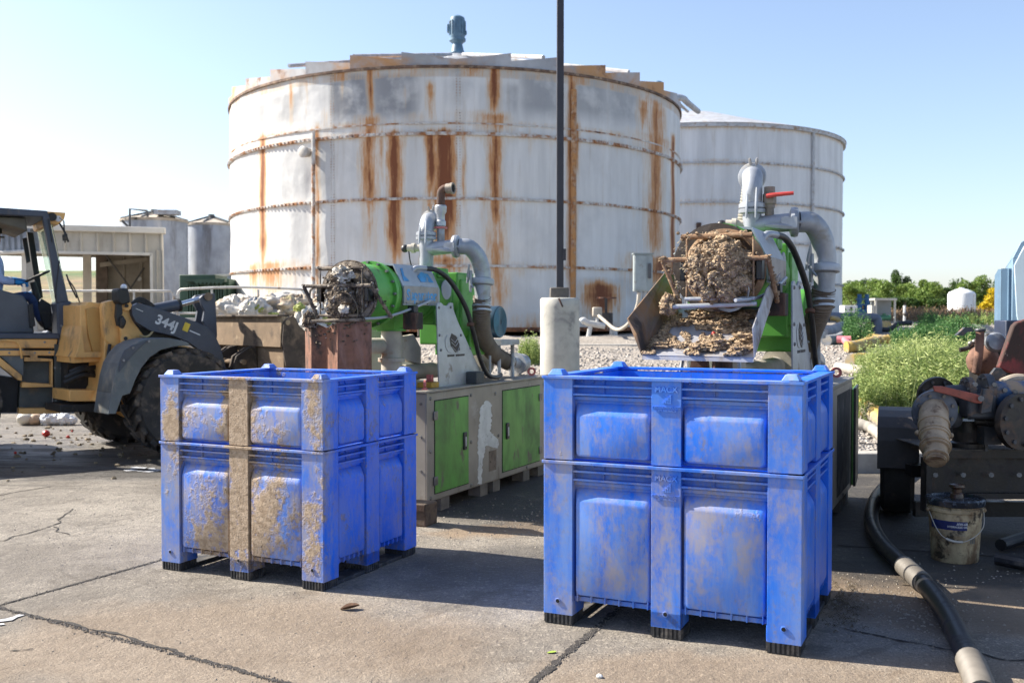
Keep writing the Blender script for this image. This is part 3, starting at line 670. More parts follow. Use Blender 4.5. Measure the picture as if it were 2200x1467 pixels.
# metal shed -------------------------------------------------------------
SH = thing('metal_shed', 'open-fronted beige corrugated metal shed at the far left', 'shed', (0, 0, 0))
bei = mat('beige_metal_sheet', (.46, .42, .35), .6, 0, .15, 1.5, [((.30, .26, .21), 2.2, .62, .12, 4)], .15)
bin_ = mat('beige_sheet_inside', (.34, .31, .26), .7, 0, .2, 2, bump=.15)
trim = mat('pale_trim', (.60, .56, .49), .6, 0, .12, 2)
Cs = (P(350, 545, 29).x, 29.0); ds = Vector((cos(.33), sin(.33)))
F = frame(Cs, ds); sz = lambda px, py, o=0: SZ(px, py, Cs, ds, o)
def ribbed(mb, x0, x1, y, z0, z1, M, pitch=.42, dep=.05, wall='x'):
    n = max(1, int(round((x1-x0)/pitch))); p = (x1-x0)/n; pl = [(x0, 0)]
    for i in range(n):
        a = x0+i*p; pl += [(a+p*.80, 0), (a+p*.86, -dep), (a+p*.94, -dep), (a+p, 0)]
    vs = []
    for (x, d_) in pl:
        q = (x, y+d_) if wall == 'x' else (y+d_, x)
        vs += [(q[0], q[1], z0), (q[0], q[1], z1)]
    mb.add(vs, [(2*i, 2*i+2, 2*i+3, 2*i+1) for i in range(len(pl)-1)], M)
zt, zb = sz(300, 500)[1], sz(300, 544)[1]
x1 = sz(350, 520)[0]; x0 = -6
m = MB(); m.box(x0, x1, .06, .16, zb, zt, F); ribbed(m, x0, x1, .05, zb, zt, F); m.build('front_fascia', bei, SH, smooth=False)
m = MB(); m.box(x0, x1+.08, -.12, .25, zt-.02, zt+.16, F); m.build('eave_gutter', trim, SH, bevel=.03)
m = MB(); xr = sz(326, 560)[0]; m.box(xr, x1, .03, .2, .9, zb+.1, F); ribbed(m, xr, x1, .02, .9, zb+.1, F, .2); m.build('corner_panel', bei, SH, smooth=False)
m = MB(); m.box(x0, xr, -.005, .13, zb-.06, zb+.02, F); m.box(xr-.05, xr+.03, -.005, .13, .9, zb, F); m.build('opening_trim', trim, SH)
dep = 4.6
m = MB(); m.box(x0, x1, .2, dep, zt+.0, zt+.05, F); m.build('roof', bei, SH)
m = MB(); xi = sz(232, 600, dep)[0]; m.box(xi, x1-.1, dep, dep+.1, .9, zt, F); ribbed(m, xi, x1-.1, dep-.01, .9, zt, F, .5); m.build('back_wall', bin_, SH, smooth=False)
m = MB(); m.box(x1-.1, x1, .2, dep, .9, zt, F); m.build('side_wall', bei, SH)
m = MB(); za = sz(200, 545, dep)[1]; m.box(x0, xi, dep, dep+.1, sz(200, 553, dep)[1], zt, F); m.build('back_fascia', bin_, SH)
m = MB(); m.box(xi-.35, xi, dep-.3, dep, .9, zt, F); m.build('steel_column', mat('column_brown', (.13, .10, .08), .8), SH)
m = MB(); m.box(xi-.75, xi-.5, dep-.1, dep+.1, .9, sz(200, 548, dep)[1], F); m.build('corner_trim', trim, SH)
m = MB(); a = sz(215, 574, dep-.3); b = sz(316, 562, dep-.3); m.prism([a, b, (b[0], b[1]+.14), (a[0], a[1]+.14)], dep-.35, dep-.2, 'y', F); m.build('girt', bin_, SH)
m = MB()
for pa, pb in (((225, 545), (285, 625)), ((310, 575), (272, 632))):
    a = sz(*pa, dep-.4); b = sz(*pb, dep-.4); m.tube([F @ Vector((a[0], dep-.4, a[1])), F @ Vector((b[0], dep-.4, b[1]))], .03, 6)
m.build('cross_brace', mat('dark_rib', (.10, .10, .10), .8), SH)
c_ = sz(299, 599, dep-.3); m = MB(); m.cyl(F @ Vector((c_[0], dep-.32, c_[1])), F @ Vector((c_[0], dep-.28, c_[1])), .075, n=16); m.build('round_sign', mat('plain_white', (.7, .7, .68), .5), SH)
for px in (60,):
    m = MB(); a = sz(px, 600, .3); m.box(a[0]-.15, a[0]+.15, .2, .4, .9, zb, F); m.build('front_post', trim, SH)
# grey lean-to roof seen through the cab
q = thing('corrugated_lean_to', 'grey corrugated lean-to roof seen through the loader cab', 'roof', (0, 0, 0))
Y = 24.5; m = MB(); a, b, c, d = P(-40, 495, Y), P(62, 490, Y), P(64, 537, Y), P(-40, 543, Y)
n = 16
for i in range(n):
    u0, u1 = i/n, (i+1)/n
    A = a.lerp(b, u0); B = a.lerp(b, u1); Cq = d.lerp(c, u1); Dq = d.lerp(c, u0); e = Vector((0, .5, 0)) ; f_ = Vector((0, .06*(i % 2), 0))
    m.add([A+f_, B+f_, Cq+f_, Dq+f_, A+e, B+e, Cq+e, Dq+e], [(3, 2, 1, 0), (4, 5, 6, 7), (0, 1, 5, 4), (2, 3, 7, 6)])
m.build('fascia', mat('grey_corrugated', (.26, .28, .31), .6, .1, .3, 2), q, smooth=False)
m = MB(); m.tube([P(-40, 546, Y), P(60, 540, Y)], .05, 6); m.build('edge_trim', trim, q)
for px in (-30, 66): m = MB(); p = P(px, 540, Y+.2); m.box(p.x-.08, p.x+.08, p.y-.08, p.y+.08, .9, p.z, None); m.build('post', bin_, q)

# green transformer cabinet and grey panel behind it
q = thing('transformer_cabinet', 'dark green louvred transformer cabinet in front of the small grey tanks', 'cabinet', (0, 0, 0))
Y = 26; grn = mat('dark_green_paint', (.035, .075, .045), .55, 0, .25, 3, bump=.1)
a = P(385, 590, Y); b = P(490, 676, Y); m = MB(); m.box(a.x, P(463, 590, Y).x, Y, Y+1.1, .9, a.z); m.box(P(463, 590, Y).x, b.x, Y+.1, Y+1.0, .9, a.z-.1); m.build('housing', grn, q, bevel=.02)
m = MB(); xa, xb = P(405, 600, Y).x, P(488, 600, Y).x; n = 15
for i in range(n):
    x = xa+(xb-xa)*i/n
    if .28 < i/n < .5: continue
    m.box(x, x+.035, Y-.16, Y+.02, P(0, 672, Y).z, P(0, 612, Y).z)
m.build('cooling_fins', grn, q)
m = MB(); xa = P(402, 600, Y).x; m.box(xa, xb, Y-.22, Y, P(0, 606, Y).z, P(0, 600, Y).z); 
for i in range(7):
    x = xa+.25+(xb-xa-.3)*i/7; m.prism([(x, P(0, 606, Y).z), (x+.12, P(0, 606, Y).z), (x+.06, P(0, 612, Y).z)], Y-.22, Y-.19)
m.build('canopy', grn, q)
q = thing('grey_panel', 'light grey metal panel between the green cabinet and the rusty tank', 'panel', P(475, 680, 27.5)-Vector((0, 0, .4)))
m = MB(); a = P(463, 593, 27.5)-Vector(q.location); b = P(498, 650, 27.5)-Vector(q.location); m.box(a.x, b.x, .0, .3, 0, a.z); m.build('housing', mat('pale_grey_paint', (.42, .45, .50), .6, 0, .15, 3), q, bevel=.015)
MB().box(a.x-.02, b.x+.02, -.02, .32, a.z, a.z+.05).build('cap', trim, q)

# retaining wall, rails
rw_ = mat('wall_concrete', (.42, .41, .38), .9, 0, .2, 2, [((.2, .19, .17), 3, .62, .1, 3)], .3)
q = MB(); q.box(-14, -2.3, 16.9, 17.2, -.1, P(0, 683, 16.9).z); o = q.build('retaining_wall', rw_, bevel=.01)
tag(o, 'long low concrete wall behind the loader bucket and the sacks', 'wall')
YR = 18.2; railm = mat('galvanised_pipe', (.52, .50, .46), .55, .3, .25, 3, [((.30, .22, .15), 5, .6, .1)], .1)
raild = mat('tarnished_pipe', (.16, .135, .11), .6, .3, .3, 3)
def rail(lab, px0, px1, pyt, mids, mm, wav=0):
    q = thing('pipe_rail', lab, 'railing', P((px0+px1)/2, 720, YR), 0, 'pipe rails on the low wall'); o = Vector(q.location)
    f_ = lambda px, py: P(px, py, YR)-o
    yt = lambda px: pyt+(wav*sin((px-px0)/(px1-px0)*pi) if wav else 0)
    pts = [f_(px0, 722), f_(px0, pyt+14), f_(px0+2, pyt+5), f_(px0+8, pyt)]+[f_(px0+(px1-px0)*k/8, yt(px0+(px1-px0)*k/8)) for k in range(1, 8)]+[f_(px1-8, pyt), f_(px1-2, pyt+5), f_(px1, pyt+14), f_(px1, 722)]
    MB().tube(pts, .024, 8).build('hoop', mm, q)
    MB().tube([f_(px0, 673), f_(px1, 673)], .02, 8).build('mid_rail', railm, q)
    for mx in mids: MB().tube([f_(mx, 722), f_(mx, pyt)], .02, 8).build('post', mm, q)
    return q
rail('pipe rail starting behind the cab and ending left of the green cabinet', 60, 374, 625, (288,), railm)
rail('bent pipe rail running from the green cabinet across the rusty tank', 381, 655, 622, (455, 555), railm, -5)
rail('pipe rail mostly hidden by the left separator', 665, 900, 618, (770,), raild)
# ============================================================ SCREW-PRESS SEPARATORS
green = mat('green_machine_paint', (.10, .35, .05), .42, 0, .18, 3, [((.13, .11, .07), 7, .66, .06, 2), ((.06, .22, .04), 3, .6, .12)], .1)
doorg = mat('green_door_paint', (.11, .33, .055), .42, 0, .12, 2, [((.12, .17, .07), 2.5, .56, .14, 2), ((.16, .14, .10), 7, .64, .06, 2)], .06)
cabm = mat('beige_grey_sheet', (.30, .27, .23), .55, .25, .18, 2, [((.17, .13, .10), 4, .64, .10, 3), ((.40, .37, .33), 5, .66, .08)], .12)
steel = mat('brushed_stainless', (.44, .46, .49), .45, .55, .15, 5, [((.25, .20, .15), 7, .66, .06)], .1)
galvp = mat('galvanised_cast', (.36, .38, .41), .5, .45, .22, 6, [((.30, .27, .22), 6, .62, .1)], .2, 40)
dpipe = mat('dusty_pipe', (.44, .40, .34), .8, .1, .22, 4, [((.30, .13, .05), 6, .66, .08)], .2)
hosem = mat('brown_rubber_hose', (.16, .125, .095), .7, 0, .3, 4, bump=.2)
blackh = mat('black_hose', (.02, .02, .022), .45, 0, .4, 8, [((.10, .085, .07), 9, .66, .08)], .1)
boltm = mat('bolt_steel', (.22, .21, .20), .5, .6, .3, 20)
pink = mat('faded_red_paint', (.50, .14, .13), .6, 0, .2, 20)
rustdark = mat('dark_rust', (.12, .06, .04), .85, 0, .4, 8, [((.03, .025, .02), 6, .52, .1, 3), ((.26, .11, .06), 7, .6, .08, 3)], .5, 40)
rustplate = mat('rust_brown_plate', (.25, .11, .065), .85, 0, .4, 5, [((.035, .028, .022), 5, .52, .08, 3), ((.32, .17, .12), 6, .6, .08, 4)], .6, 30)
def pulpmat(name, a, b, c):
    t = NT(name); n = t.noise(34, 6, .75); k = t.mix(t.ramp(n, .38, .6), a, b)
    k = t.mix(t.ramp(t.noise(13, 4, .6), .55, .68), k, c); k = t.mix(t.math('MULTIPLY', t.ramp(t.vor(75), .12, .05), .7), k, (.62, .52, .36))
    return t.out(k, .85, 0, t.bump(t.math('ADD', t.noise(55, 6, .8), t.vor(60)), .9, .02))
pulp = pulpmat('tan_pulp', (.22, .145, .085), (.54, .39, .245), (.12, .075, .042))
muck = pulpmat('dark_muck', (.055, .04, .028), (.24, .175, .115), (.58, .53, .46))
def lump(mb, c, r, sq=(1, 1, 1), seed=0, amp=.35, nu=60, nv=40, M=None, fr=2.2):
    c = Vector(c); vs = []
    for i in range(nv+1):
        for j in range(nu):
            a = pi*i/nv; b = 2*pi*j/nu; d = Vector((sin(a)*cos(b), sin(a)*sin(b), cos(a)))
            q = d*fr+Vector((seed*5.1, seed, 0)); k = 1+amp*(mnoise.noise(q)+.6*mnoise.noise(q*2.7)+.36*mnoise.noise(q*6.5)+.2*mnoise.noise(q*14))
            vs.append(c+Vector((d.x*sq[0], d.y*sq[1], d.z*sq[2]))*r*k)
    fs = [(i*nu+j, (i+1)*nu+j, (i+1)*nu+(j+1) % nu, i*nu+(j+1) % nu) for i in range(nv) for j in range(nu)]
    return mb.add(vs, fs, M)
def crumbs(mb, n, fn, s0, s1, nu=7, nv=5):
    for i in range(n):
        p, ok = fn()
        if ok: mb.ball(p, R.uniform(s0, s1), .7, 2.2, R.random()*50, nu, nv, None, (R.uniform(.8, 1.5), R.uniform(.7, 1.3), R.uniform(.5, .9)))
def corr_hose(mb, pts, r, pitch=.022, amp=.05, n=20):
    P_ = spline(pts, 24); L = [0.]
    for a, b in zip(P_, P_[1:]): L.append(L[-1]+(b-a).length)
    tot = L[-1]; m = int(tot/pitch*3); out = []; rs = []; k = 0
    for i in range(m+1):
        s = tot*i/m
        while k < len(L)-2 and L[k+1] < s: k += 1
        f = (s-L[k])/max(1e-6, L[k+1]-L[k]); out.append(P_[k].lerp(P_[k+1], f)); rs.append(r*(1+(amp if i % 3 == 0 else -amp*.5)))
    return mb.tube(out, rs, n)
def clampring(mb, p, ax, r, w_=.03, lug=True):
    ax = Vector(ax).normalized(); mb.lathe([(r*.8, -w_*.9), (r*1.16, -w_*.6), (r*1.22, 0), (r*1.16, w_*.6), (r*.8, w_*.9)], p, ax, 24)
def lever(mb, a, b, w_, t_, n=5):
    pts = spline([a, Vector(a).lerp(Vector(b), .5), b], 4); mb.tube(pts, [w_*(.6+.4*sin(pi*i/(len(pts)-1))) for i in range(len(pts))], 6)
def make_separator(label, org, sc, side):
    """side 'L': rusty riser pipe, plate guard and blue motor; 'R': ball valve, tray and green motor"""
    T = thing('separator', label, 'separator', (org[0], org[1], 0), -.4413, 'screw press separators on cabinets', sc)
    B = lambda mb, name, m, par=T, **k: mb.build(name, m, par, **k)
    # --- cabinet
    m = MB(); m.box(-.45, .45, 0, 2.45, .10, .965); cab = B(m, 'cabinet', cabm, bevel=.008)
    m = MB(); m.box(-.465, .465, -.015, 2.465, .967, .985); B(m, 'cabinet_top', cabm, bevel=.004)
    m = MB(); m.box(.450, .456, .0, .035, .10, .965); m.box(.450, .4535, .04, 2.44, .115, .95); B(m, 'side_panel', cabm, cab)
    for y0, y1, lat, hn in ((.126, .695, .62, .126), (1.364, 2.20, 1.45, 2.2)):
        if side == 'R' and y0 > 1: continue
        d = MB(); d.box(.4545, .459, y0, y1, .16, .895); do = B(d, 'door', doorg, cab)
        MB().box(.4535, .4550, y0-.008, y1+.008, .152, .903).build('door_gap', mat('hole_black', (.01, .01, .01), .9), do)
        k = MB(); k.box(.459, .474, lat-.03, lat+.03, .45, .60); B(k, 'latch', blackh, do, bevel=.012)
        k = MB(); k.box(.472, .478, lat-.012, lat+.012, .48, .56); B(k, 'latch_handle', steel, do, bevel=.003)
        for z in (.26, .78): B(MB().box(.457, .470, hn-.03, hn+.03, z-.035, z+.035), 'hinge', boltm, do, bevel=.004)
    k = MB()
    for y, z in ((.06, .92), (.06, .5), (.75, .90), (.75, .5), (1.22, .88), (1.28, .5), (.75, .13), (1.9, .13), (.06, .13), (2.3, .9)): k.lathe([(.016, 0), (.016, .004), (.009, .009)], (.453, y, z), (1, 0, 0), 8)
    B(k, 'panel_bolts', boltm, cab)['kind'] = 'stuff'
    k = MB()
    for z in (.88, .62, .35): k.lathe([(.012, 0), (.010, .006)], (.40, 0, z), (0, -1, 0), 8)
    B(k, 'end_bolts', boltm, cab)['kind'] = 'stuff'
    if side == 'L':
        pz = [(790, 310), (830, 330), (834, 420), (828, 500), (818, 560), (850, 600), (890, 640), (885, 705), (840, 695), (785, 680), (775, 730), (765, 790), (755, 880), (745, 1000), (720, 1000), (722, 880), (720, 740), (718, 640), (728, 560), (735, 500), (735, 380), (758, 345)]
        out = []
        for i, (a, b) in enumerate(pz):
            a2, b2 = pz[(i+1) % len(pz)]
            for q in range(5):
                f = q/5; jx = R.uniform(-7, 7); jy = R.uniform(-5, 5)
                px, py = 840+(a+(a2-a)*f+jx)/3.861, 780+(b+(b2-b)*f+jy)/3.861
                r_ = ray(px, py); e = Vector((cos(-.4413), sin(-.4413))); o = Vector(org); kk = (.452+o.dot(e))/(r_.x*e.x+r_.y*e.y)
                p = Vector((r_.x, r_.y))*kk-o; out.append((p.dot(Vector((-e.y, e.x))), EYE+kk*r_.z))
        B(MB().prism(out, .4532, .4548, 'x'), 'peeling_label', mat('peeling_white', (.60, .60, .58), .7, 0, .15, 10, [((.05, .04, .035), 20, .66, .05)]), cab, smooth=False)
        k = MB(); k.box(.4532, .4545, 1.09, 1.24, .20, .38); B(k, 'scratched_plate', mat('scratched', (.16, .12, .09), .7, 0, .4, 12, [((.04, .03, .025), 14, .6, .06)]), cab)
    for y in (.25, .95, 1.2, 1.85, 2.2):
        for x in (-.38, .32): B(MB().box(x, x+.12, y, y+.14, 0, .10), 'skid_block', mat('block_grey', (.16, .14, .12), .85, 0, .3, 8))
    if side == 'R':   # open front end with a swung door
        B(MB().box(.455, .4565, 1.55, 2.30, .16, .90), 'dark_opening', mat('dark_inside', (.03, .03, .03), .9, 0, .6, 6, [((.12, .11, .1), 6, .6, .1)]), cab)
        M = Matrix.Translation((.46, 2.38, 0)) @ Matrix.Rotation(radians(4), 4, 'Z')
        d = MB(); d.box(0, .012, -.0, .5, .13, .89, M); do = B(d, 'open_door', doorg, cab); d = MB(); d.box(.012, .03, .0, .5, .12, .90, M); B(d, 'door_liner', blackh, do)
    # --- press drum along +y, axis height
    AZ = 1.745
    ax = (0, 1, 0); o = (0, 0, AZ)
    k = MB(); k.lathe([(.235, -.38 if side == 'L' else -.19), (.235, -.12)], o, ax, 48); dr = B(k, 'drum', green)
    k = MB(); k.lathe([(.262, -.125), (.262, -.085)], o, ax, 48); k.lathe([(.25, -.06), (.25, -.03)], o, ax, 48); B(k, 'drum_flange', green)
    k = MB()
    for i in range(16):
        a = 2*pi*i/16; c_, s_ = cos(a)*.25, sin(a)*.25
        k.cyl((c_, -.15, AZ+s_), (c_, -.125, AZ+s_), .011, n=6)
    B(k, 'flange_bolts', boltm)['kind'] = 'stuff'
    k = MB(); k.lathe([(.255, -.40), (.255, -.378)] if side == 'L' else [(.255, -.21), (.255, -.188)], o, ax, 48); B(k, 'end_plate', muck if side == 'L' else mat('muddy_end_plate', (.085, .07, .058), .7, .1, .4, 8, [((.06, .045, .035), 5, .48, .10)], .3))
    k = MB(); k.lathe([(.215, -.03), (.22, .2), (.20, .55), (.15, .62)], o, ax, 40)
    k.add([(-.20, -.02, 1.70), (.20, -.02, 1.70), (.20, .5, 1.70), (-.20, .5, 1.70), (-.10, .08, 1.46), (.10, .08, 1.46), (.10, .34, 1.46), (-.10, .34, 1.46)], [(0, 1, 5, 4), (1, 2, 6, 5), (2, 3, 7, 6), (3, 0, 4, 7), (7, 6, 5, 4)])
    k.lathe([(.12, 0), (.12, .02)], (0, .21, 1.45), (0, 0, 1), 24); B(k, 'hopper', green)
    # sloping steel cover and its sign
    k = MB(); k.prism([(-.19, 1.93), (.05, 1.995), (.17, 1.985), (.262, 1.80), (.262, 1.66), (.255, 1.66), (.255, 1.79), (.165, 1.97), (.05, 1.98), (-.19, 1.915)], -.03, .55, 'y'); cv = B(k, 'cover', steel)
    sg = MB(); sg.box(.263, .270, -.03, .52, 1.668, 1.812); so_ = B(sg, 'sign_plate', mat('sign_grey', (.36, .33, .30), .6, .1, .15, 8, [((.2, .17, .14), 12, .62, .08)]), cv, bevel=.002)
    bl = mat('faded_blue_print', (.07, .30, .58), .5, 0, .25, 10, [((.36, .33, .30), 16, .60, .05)])
    if side == 'L':
        k = MB(); M = Matrix.Translation((.2705, .245, 1.737)) @ Matrix.Rotation(pi/2, 4, 'Z') @ Matrix.Rotation(pi/2, 4, 'X')
        text(k, 'Separator', .118, M, .0008, .0042, 1.02); B(k, 'sign_lettering', bl, so_)
        # blue print on the sloping cover
        n_ = Vector((.185, 0, .092)).normalized(); 
        k = MB()
        Mc = Matrix.Translation((.216, .13, 1.895)) @ Matrix.Rotation(pi/2, 4, 'Z') @ Matrix.Rotation(radians(63), 4, 'X')
        k.prism([(-.12, -.05), (-.09, .06), (-.05, .07), (-.075, .0), (-.03, -.05)], .001, .003, 'z', Mc); k.prism([(.15, -.05), (.13, .0), (.22, .045), (.32, .03), (.36, -.05)], .001, .003, 'z', Mc)
        B(k, 'cover_print', bl, cv)['kind'] = 'stuff'
    k = MB(); [k.lathe([(.008, 0), (.006, .006)], (.270, y, 1.675), (1, 0, 0), 8) for y in (.0, .16, .33, .49)]; B(k, 'sign_screws', boltm, so_)['kind'] = 'stuff'
    # --- outlet: pivoting flaps, rods and the plug of pressed solids
    HO = Vector((.045, .20, -.012)) if side == 'R' else Vector((0, 0, 0)); B0 = B
    def B(mb, name, m, par=T, **k):
        if par is T and not name.startswith(('weight_arm', 'counterweight')): mb.v = [v+HO for v in mb.v]
        return B0(mb, name, m, par, **k)
    grim = mat('muddy_rod', (.25, .20, .15), .8, .1, .3, 20, [((.05, .035, .025), 14, .5, .1)], .6, 60) if side == 'L' else mat('rusty_muddy_rod', (.26, .15, .08), .85, 0, .35, 20, [((.40, .28, .17), 12, .55, .1)], .6, 60)
    fr_ = [((-.33, -.52, 1.80), (.27, -.50, 1.80), .014), ((-.24, -.44, 1.935), (.17, -.44, 1.935), .016), ((-.33, -.52, 1.80), (-.24, -.46, 1.55), .014), ((.27, -.50, 1.80), (.27, -.22, 1.56), .014)]
    for a, b, r in fr_: B(MB().cyl(a, b, r, n=10), 'yoke_rod', grim)
    B(MB().cyl((-.27, -.53, 1.53), (.21, -.50, 1.545), .014, n=10), 'bottom_rod', grim if side == 'L' else steel)
    for x in (-.19, .19): B(MB().cyl((x, -.50, 1.57), (x, -.50, 1.92), .006, n=8), 'guide_rod', grim)
    for z in (1.575,): B(MB().cyl((-.2, -.50, z), (.2, -.50, z), .012, n=8), 'guide_rod', grim if side == 'L' else steel)
    for x in (-.235, .20): B(MB().box(x, x+.035, -.49, -.40, 1.68, 1.80), 'hinge_block', mat('black_grease', (.012, .011, .011), .4, 0, .4, 10), bevel=.006)
    k = MB(); arm = spline([(.17, -.45, 1.55), (.24, -.25, 1.565), (.29, .0, 1.62), (.30, .34, 1.70)], 5); B(k.tube(arm, .011, 8), 'weight_arm', steel)
    k = MB(); k.box(.235, .355, -.00, .12, 1.465, 1.60); wt = B(k, 'counterweight', rustdark, bevel=.008)
    B(MB().box(.265, .325, .025, .095, 1.60, 1.655), 'weight_clamp', blackh, wt, bevel=.004)
    k = MB(); k.lathe([(.245, -.405), (.21, -.42), (.20, -.41)], o, ax, 40); B(k, 'outlet_ring', grim)
    pm = muck if side == 'L' else pulp
    k = MB()
    if side == 'L':
        lump(k, (-.02, -.45, 1.69), .14, (1.0, .7, 1.0), 3, .22, 90, 60); lump(k, (-.03, -.47, 1.84), .065, (1.3, .9, .9), 5, .4, 60, 40); lump(k, (.15, -.44, 1.75), .05, (1, .8, 2.2), 6, .35, 40, 30)
        lump(k, (-.03, -.47, 1.60), .06, (1.8, .8, .9), 7, .4, 40, 30)
    else:
        lump(k, (.0, -.44, 1.725), .172, (1.05, .85, 1.02), 11, .26, 150, 100); [lump(k, (.0+cos(a_)*.13, -.50-R.uniform(0, .08), 1.725+sin(a_)*.13), R.uniform(.03, .06), (1.1, .8, 1), a_*9, .35, 50, 32) for a_ in (.3, 1.1, 1.9, 2.7, 3.6, 4.3, 5.2, 5.8)]; lump(k, (-.07, -.50, 1.80), .09, (1.2, .8, .9), 12, .28, 80, 50); lump(k, (.06, -.54, 1.77), .08, (1.1, .7, 1.2), 13, .28, 80, 50); lump(k, (.0, -.46, 1.89), .05, (1.2, .9, .9), 14, .4, 50, 30)
    B(k, 'pressed_solids', pm)['kind'] = 'stuff'
    if side == 'L': k = MB(); lump(k, (.0, -.48, 1.88), .062, (1.3, .8, 1.0), 33, .45, 50, 34); lump(k, (-.12, -.5, 1.66), .03, (1, .8, 1.4), 34, .5, 24, 16); lump(k, (.06, -.55, 1.62), .03, (1.5, .8, 1), 35, .5, 24, 16); B(k, 'dried_fibre', mat('pale_fibre', (.55, .51, .44), .9, 0, .3, 20, [((.16, .12, .08), 14, .55, .08)], .5, 60))['kind'] = 'stuff'
    k = MB()
    def onplug():
        a = R.uniform(0, 2*pi); b = R.uniform(0, 1)**.6; c_ = (-.02 if side == 'L' else -.0)
        return Vector((c_+cos(a)*b*.19, -.50-.15*sqrt(max(0, 1-b*b*.9))*R.uniform(.75, 1.05), 1.735+sin(a)*b*.19)), True
    crumbs(k, 70 if side == 'R' else 30, onplug, .003, .012)
    def onrod():
        a, b, r = R.choice(fr_); f = R.random()**(.5 if R.random() < .5 else 2.2)
        return Vector(a).lerp(Vector(b), f)+Vector((R.gauss(0, .008), R.gauss(0, .008), R.gauss(.006, .009))), True
    crumbs(k, 160 if side == 'R' else 110, onrod, .005, .013); B(k, 'stuck_crumbs', pm)['kind'] = 'stuff'
    k = MB(); lump(k, (-.30, -.50, 1.54), .052, (1, .9, 1.1), 21, .4, 40, 26); B(k, 'mud_lump', pm)['kind'] = 'stuff'
    k = MB(); k.lathe([(.115, 0), (.13, .01), (.13, .02)], (.05, -.50, 1.63), (-.2, -1, -.25), 30, close=False); B(k, 'outlet_flap', steel if side == 'R' else grim)
    B = B0
    # --- legs
    e = Vector((cos(-.4413), sin(-.4413))); oo = Vector((-1.08, 8.03))
    def LC(px, py, u):
        r_ = ray(px, py); kk = (u+oo.dot(e))/(r_.x*e.x+r_.y*e.y); p = Vector((r_.x, r_.y))*kk-oo
        return (p.dot(Vector((-e.y, e.x))), EYE+kk*r_.z)
    lp = [LC(*q, .33) for q in ((937, 657), (939, 651), (946, 650), (952, 656), (959, 657), (965, 650), (972, 651), (973, 665), (982, 690), (1036, 808), (1037, 822), (942, 835))]
    lp = [(a, max(b, .985)) for a, b in lp]
    for x in (.325, -.335):
        lg = B(MB().prism(lp, x, x+.012, 'x'), 'leg', steel, bevel=.002)
    k = MB(); cy, cz = LC(976, 742, .337); X = .3375
    lf = [LC(*q, .337) for q in ((970, 716), (980, 722), (986, 737), (988, 752), (978, 757), (968, 742), (966, 728))]
    k.prism(lf, X, X+.0015, 'x'); B(k, 'leaf_emblem', mat('emblem_dark', (.06, .05, .045), .7), T)
    k = MB(); ring = [LC(*q, .337) for q in ((960, 720), (956, 730), (957, 745), (962, 755), (970, 758))]
    k.tube([(X+.002, a, b) for a, b in ring], .003, 6)
    for q in (((968, 728), (977, 736), (984, 724)), ((969, 735), (978, 744), (986, 732)), ((970, 745), (982, 757), (988, 738))): k.tube([(X+.003, *LC(*z, .337)) for z in q], .0025, 6)
    B(k, 'emblem_outline', mat('emblem_light', (.5, .5, .5), .6), T)['kind'] = 'stuff'
    for (pa, pb) in (((961, 764), (976, 763)), ((979, 763), (998, 762))):
        a, b = LC(*pa, .337), LC(*pb, .337); B(MB().box(X, X+.0015, a[0], b[0], a[1]-.010, a[1]+.008), 'nameplate_bar', mat('emblem_dark', (.06, .05, .045), .7))
    k = MB()
    for q in ((943, 661), (968, 660), (944, 720), (990, 720), (947, 752), (1010, 748)): a, b = LC(*q, .337); k.lathe([(.012, 0), (.012, .004), (.007, .01)], (.337, a, b), (1, 0, 0), 8)
    B(k, 'leg_bolts', boltm)['kind'] = 'stuff'
    # --- gearbox, reducer, motor
    k = MB(); k.lathe([(.19, .60), (.21, .62), (.21, .86), (.18, .90)], o, ax, 40); k.box(-.17, .17, .62, .90, 1.50, 1.95); k.box(-.12, .19, .66, .84, 1.9, 1.985)
    gb = B(k, 'gearbox', green, bevel=.012)
    k = MB(); k.lathe([(.085, 0), (.085, .008)], (.205, .76, 1.80), (1, 0, 0), 24); B(k, 'inspection_cover', mat('pale_grey_paint', (.42, .45, .50), .6, 0, .15, 3), gb)
    k = MB(); k.box(-.19, .20, .98, 1.32, 1.32, 1.96); k.box(-.15, .22, 1.02, 1.28, 1.40, 1.9); k.lathe([(.20, .90), (.22, .98)], o, ax, 32); k.box(-.13, .24, 1.15, 1.45, 1.22, 1.45)
    rd = B(k, 'reducer', green, bevel=.014)
    k = MB(); k.lathe([(.03, 0), (.03, .012), (.018, .02)], (.245, 1.38, 1.34), (1, 0, 0), 12); B(k, 'drain_plug', boltm, rd)
    mm_ = mat('pale_blue_motor', (.14, .33, .42), .45, 0, .2, 6) if side == 'L' else green
    my = 1.86
    k = MB(); k.lathe([(.11, -.22), (.135, -.2), (.135, .10)], (0, my, 1.52), (1, 0, 0), 32)
    for i in range(28):
        a = 2*pi*i/28; M = Matrix.Translation((0, my, 1.52)) @ Matrix.Rotation(a, 4, 'X'); k.box(-.18, .10, -.003, .003, .13, .155, M)
    mo = B(k, 'motor', mm_)
    k = MB(); k.lathe([(.152, .10), (.155, .18), (.150, .19)], (0, my, 1.52), (1, 0, 0), 36); B(k, 'fan_cover', mm_ if side == 'R' else mat('dark_blue_cover', (.02, .05, .08), .4), mo)
    k = MB(); [k.lathe([(r_, .19), (r_, .196), (r_-.006, .196)], (0, my, 1.52), (1, 0, 0), 28, None, False) for r_ in (.04, .06, .08, .10, .12, .14)]; B(k, 'fan_grille', mm_, mo)['kind'] = 'stuff'
    B(MB().box(-.12, .02, my-.06, my+.06, 1.65, 1.75), 'terminal_box', mm_, mo, bevel=.006)
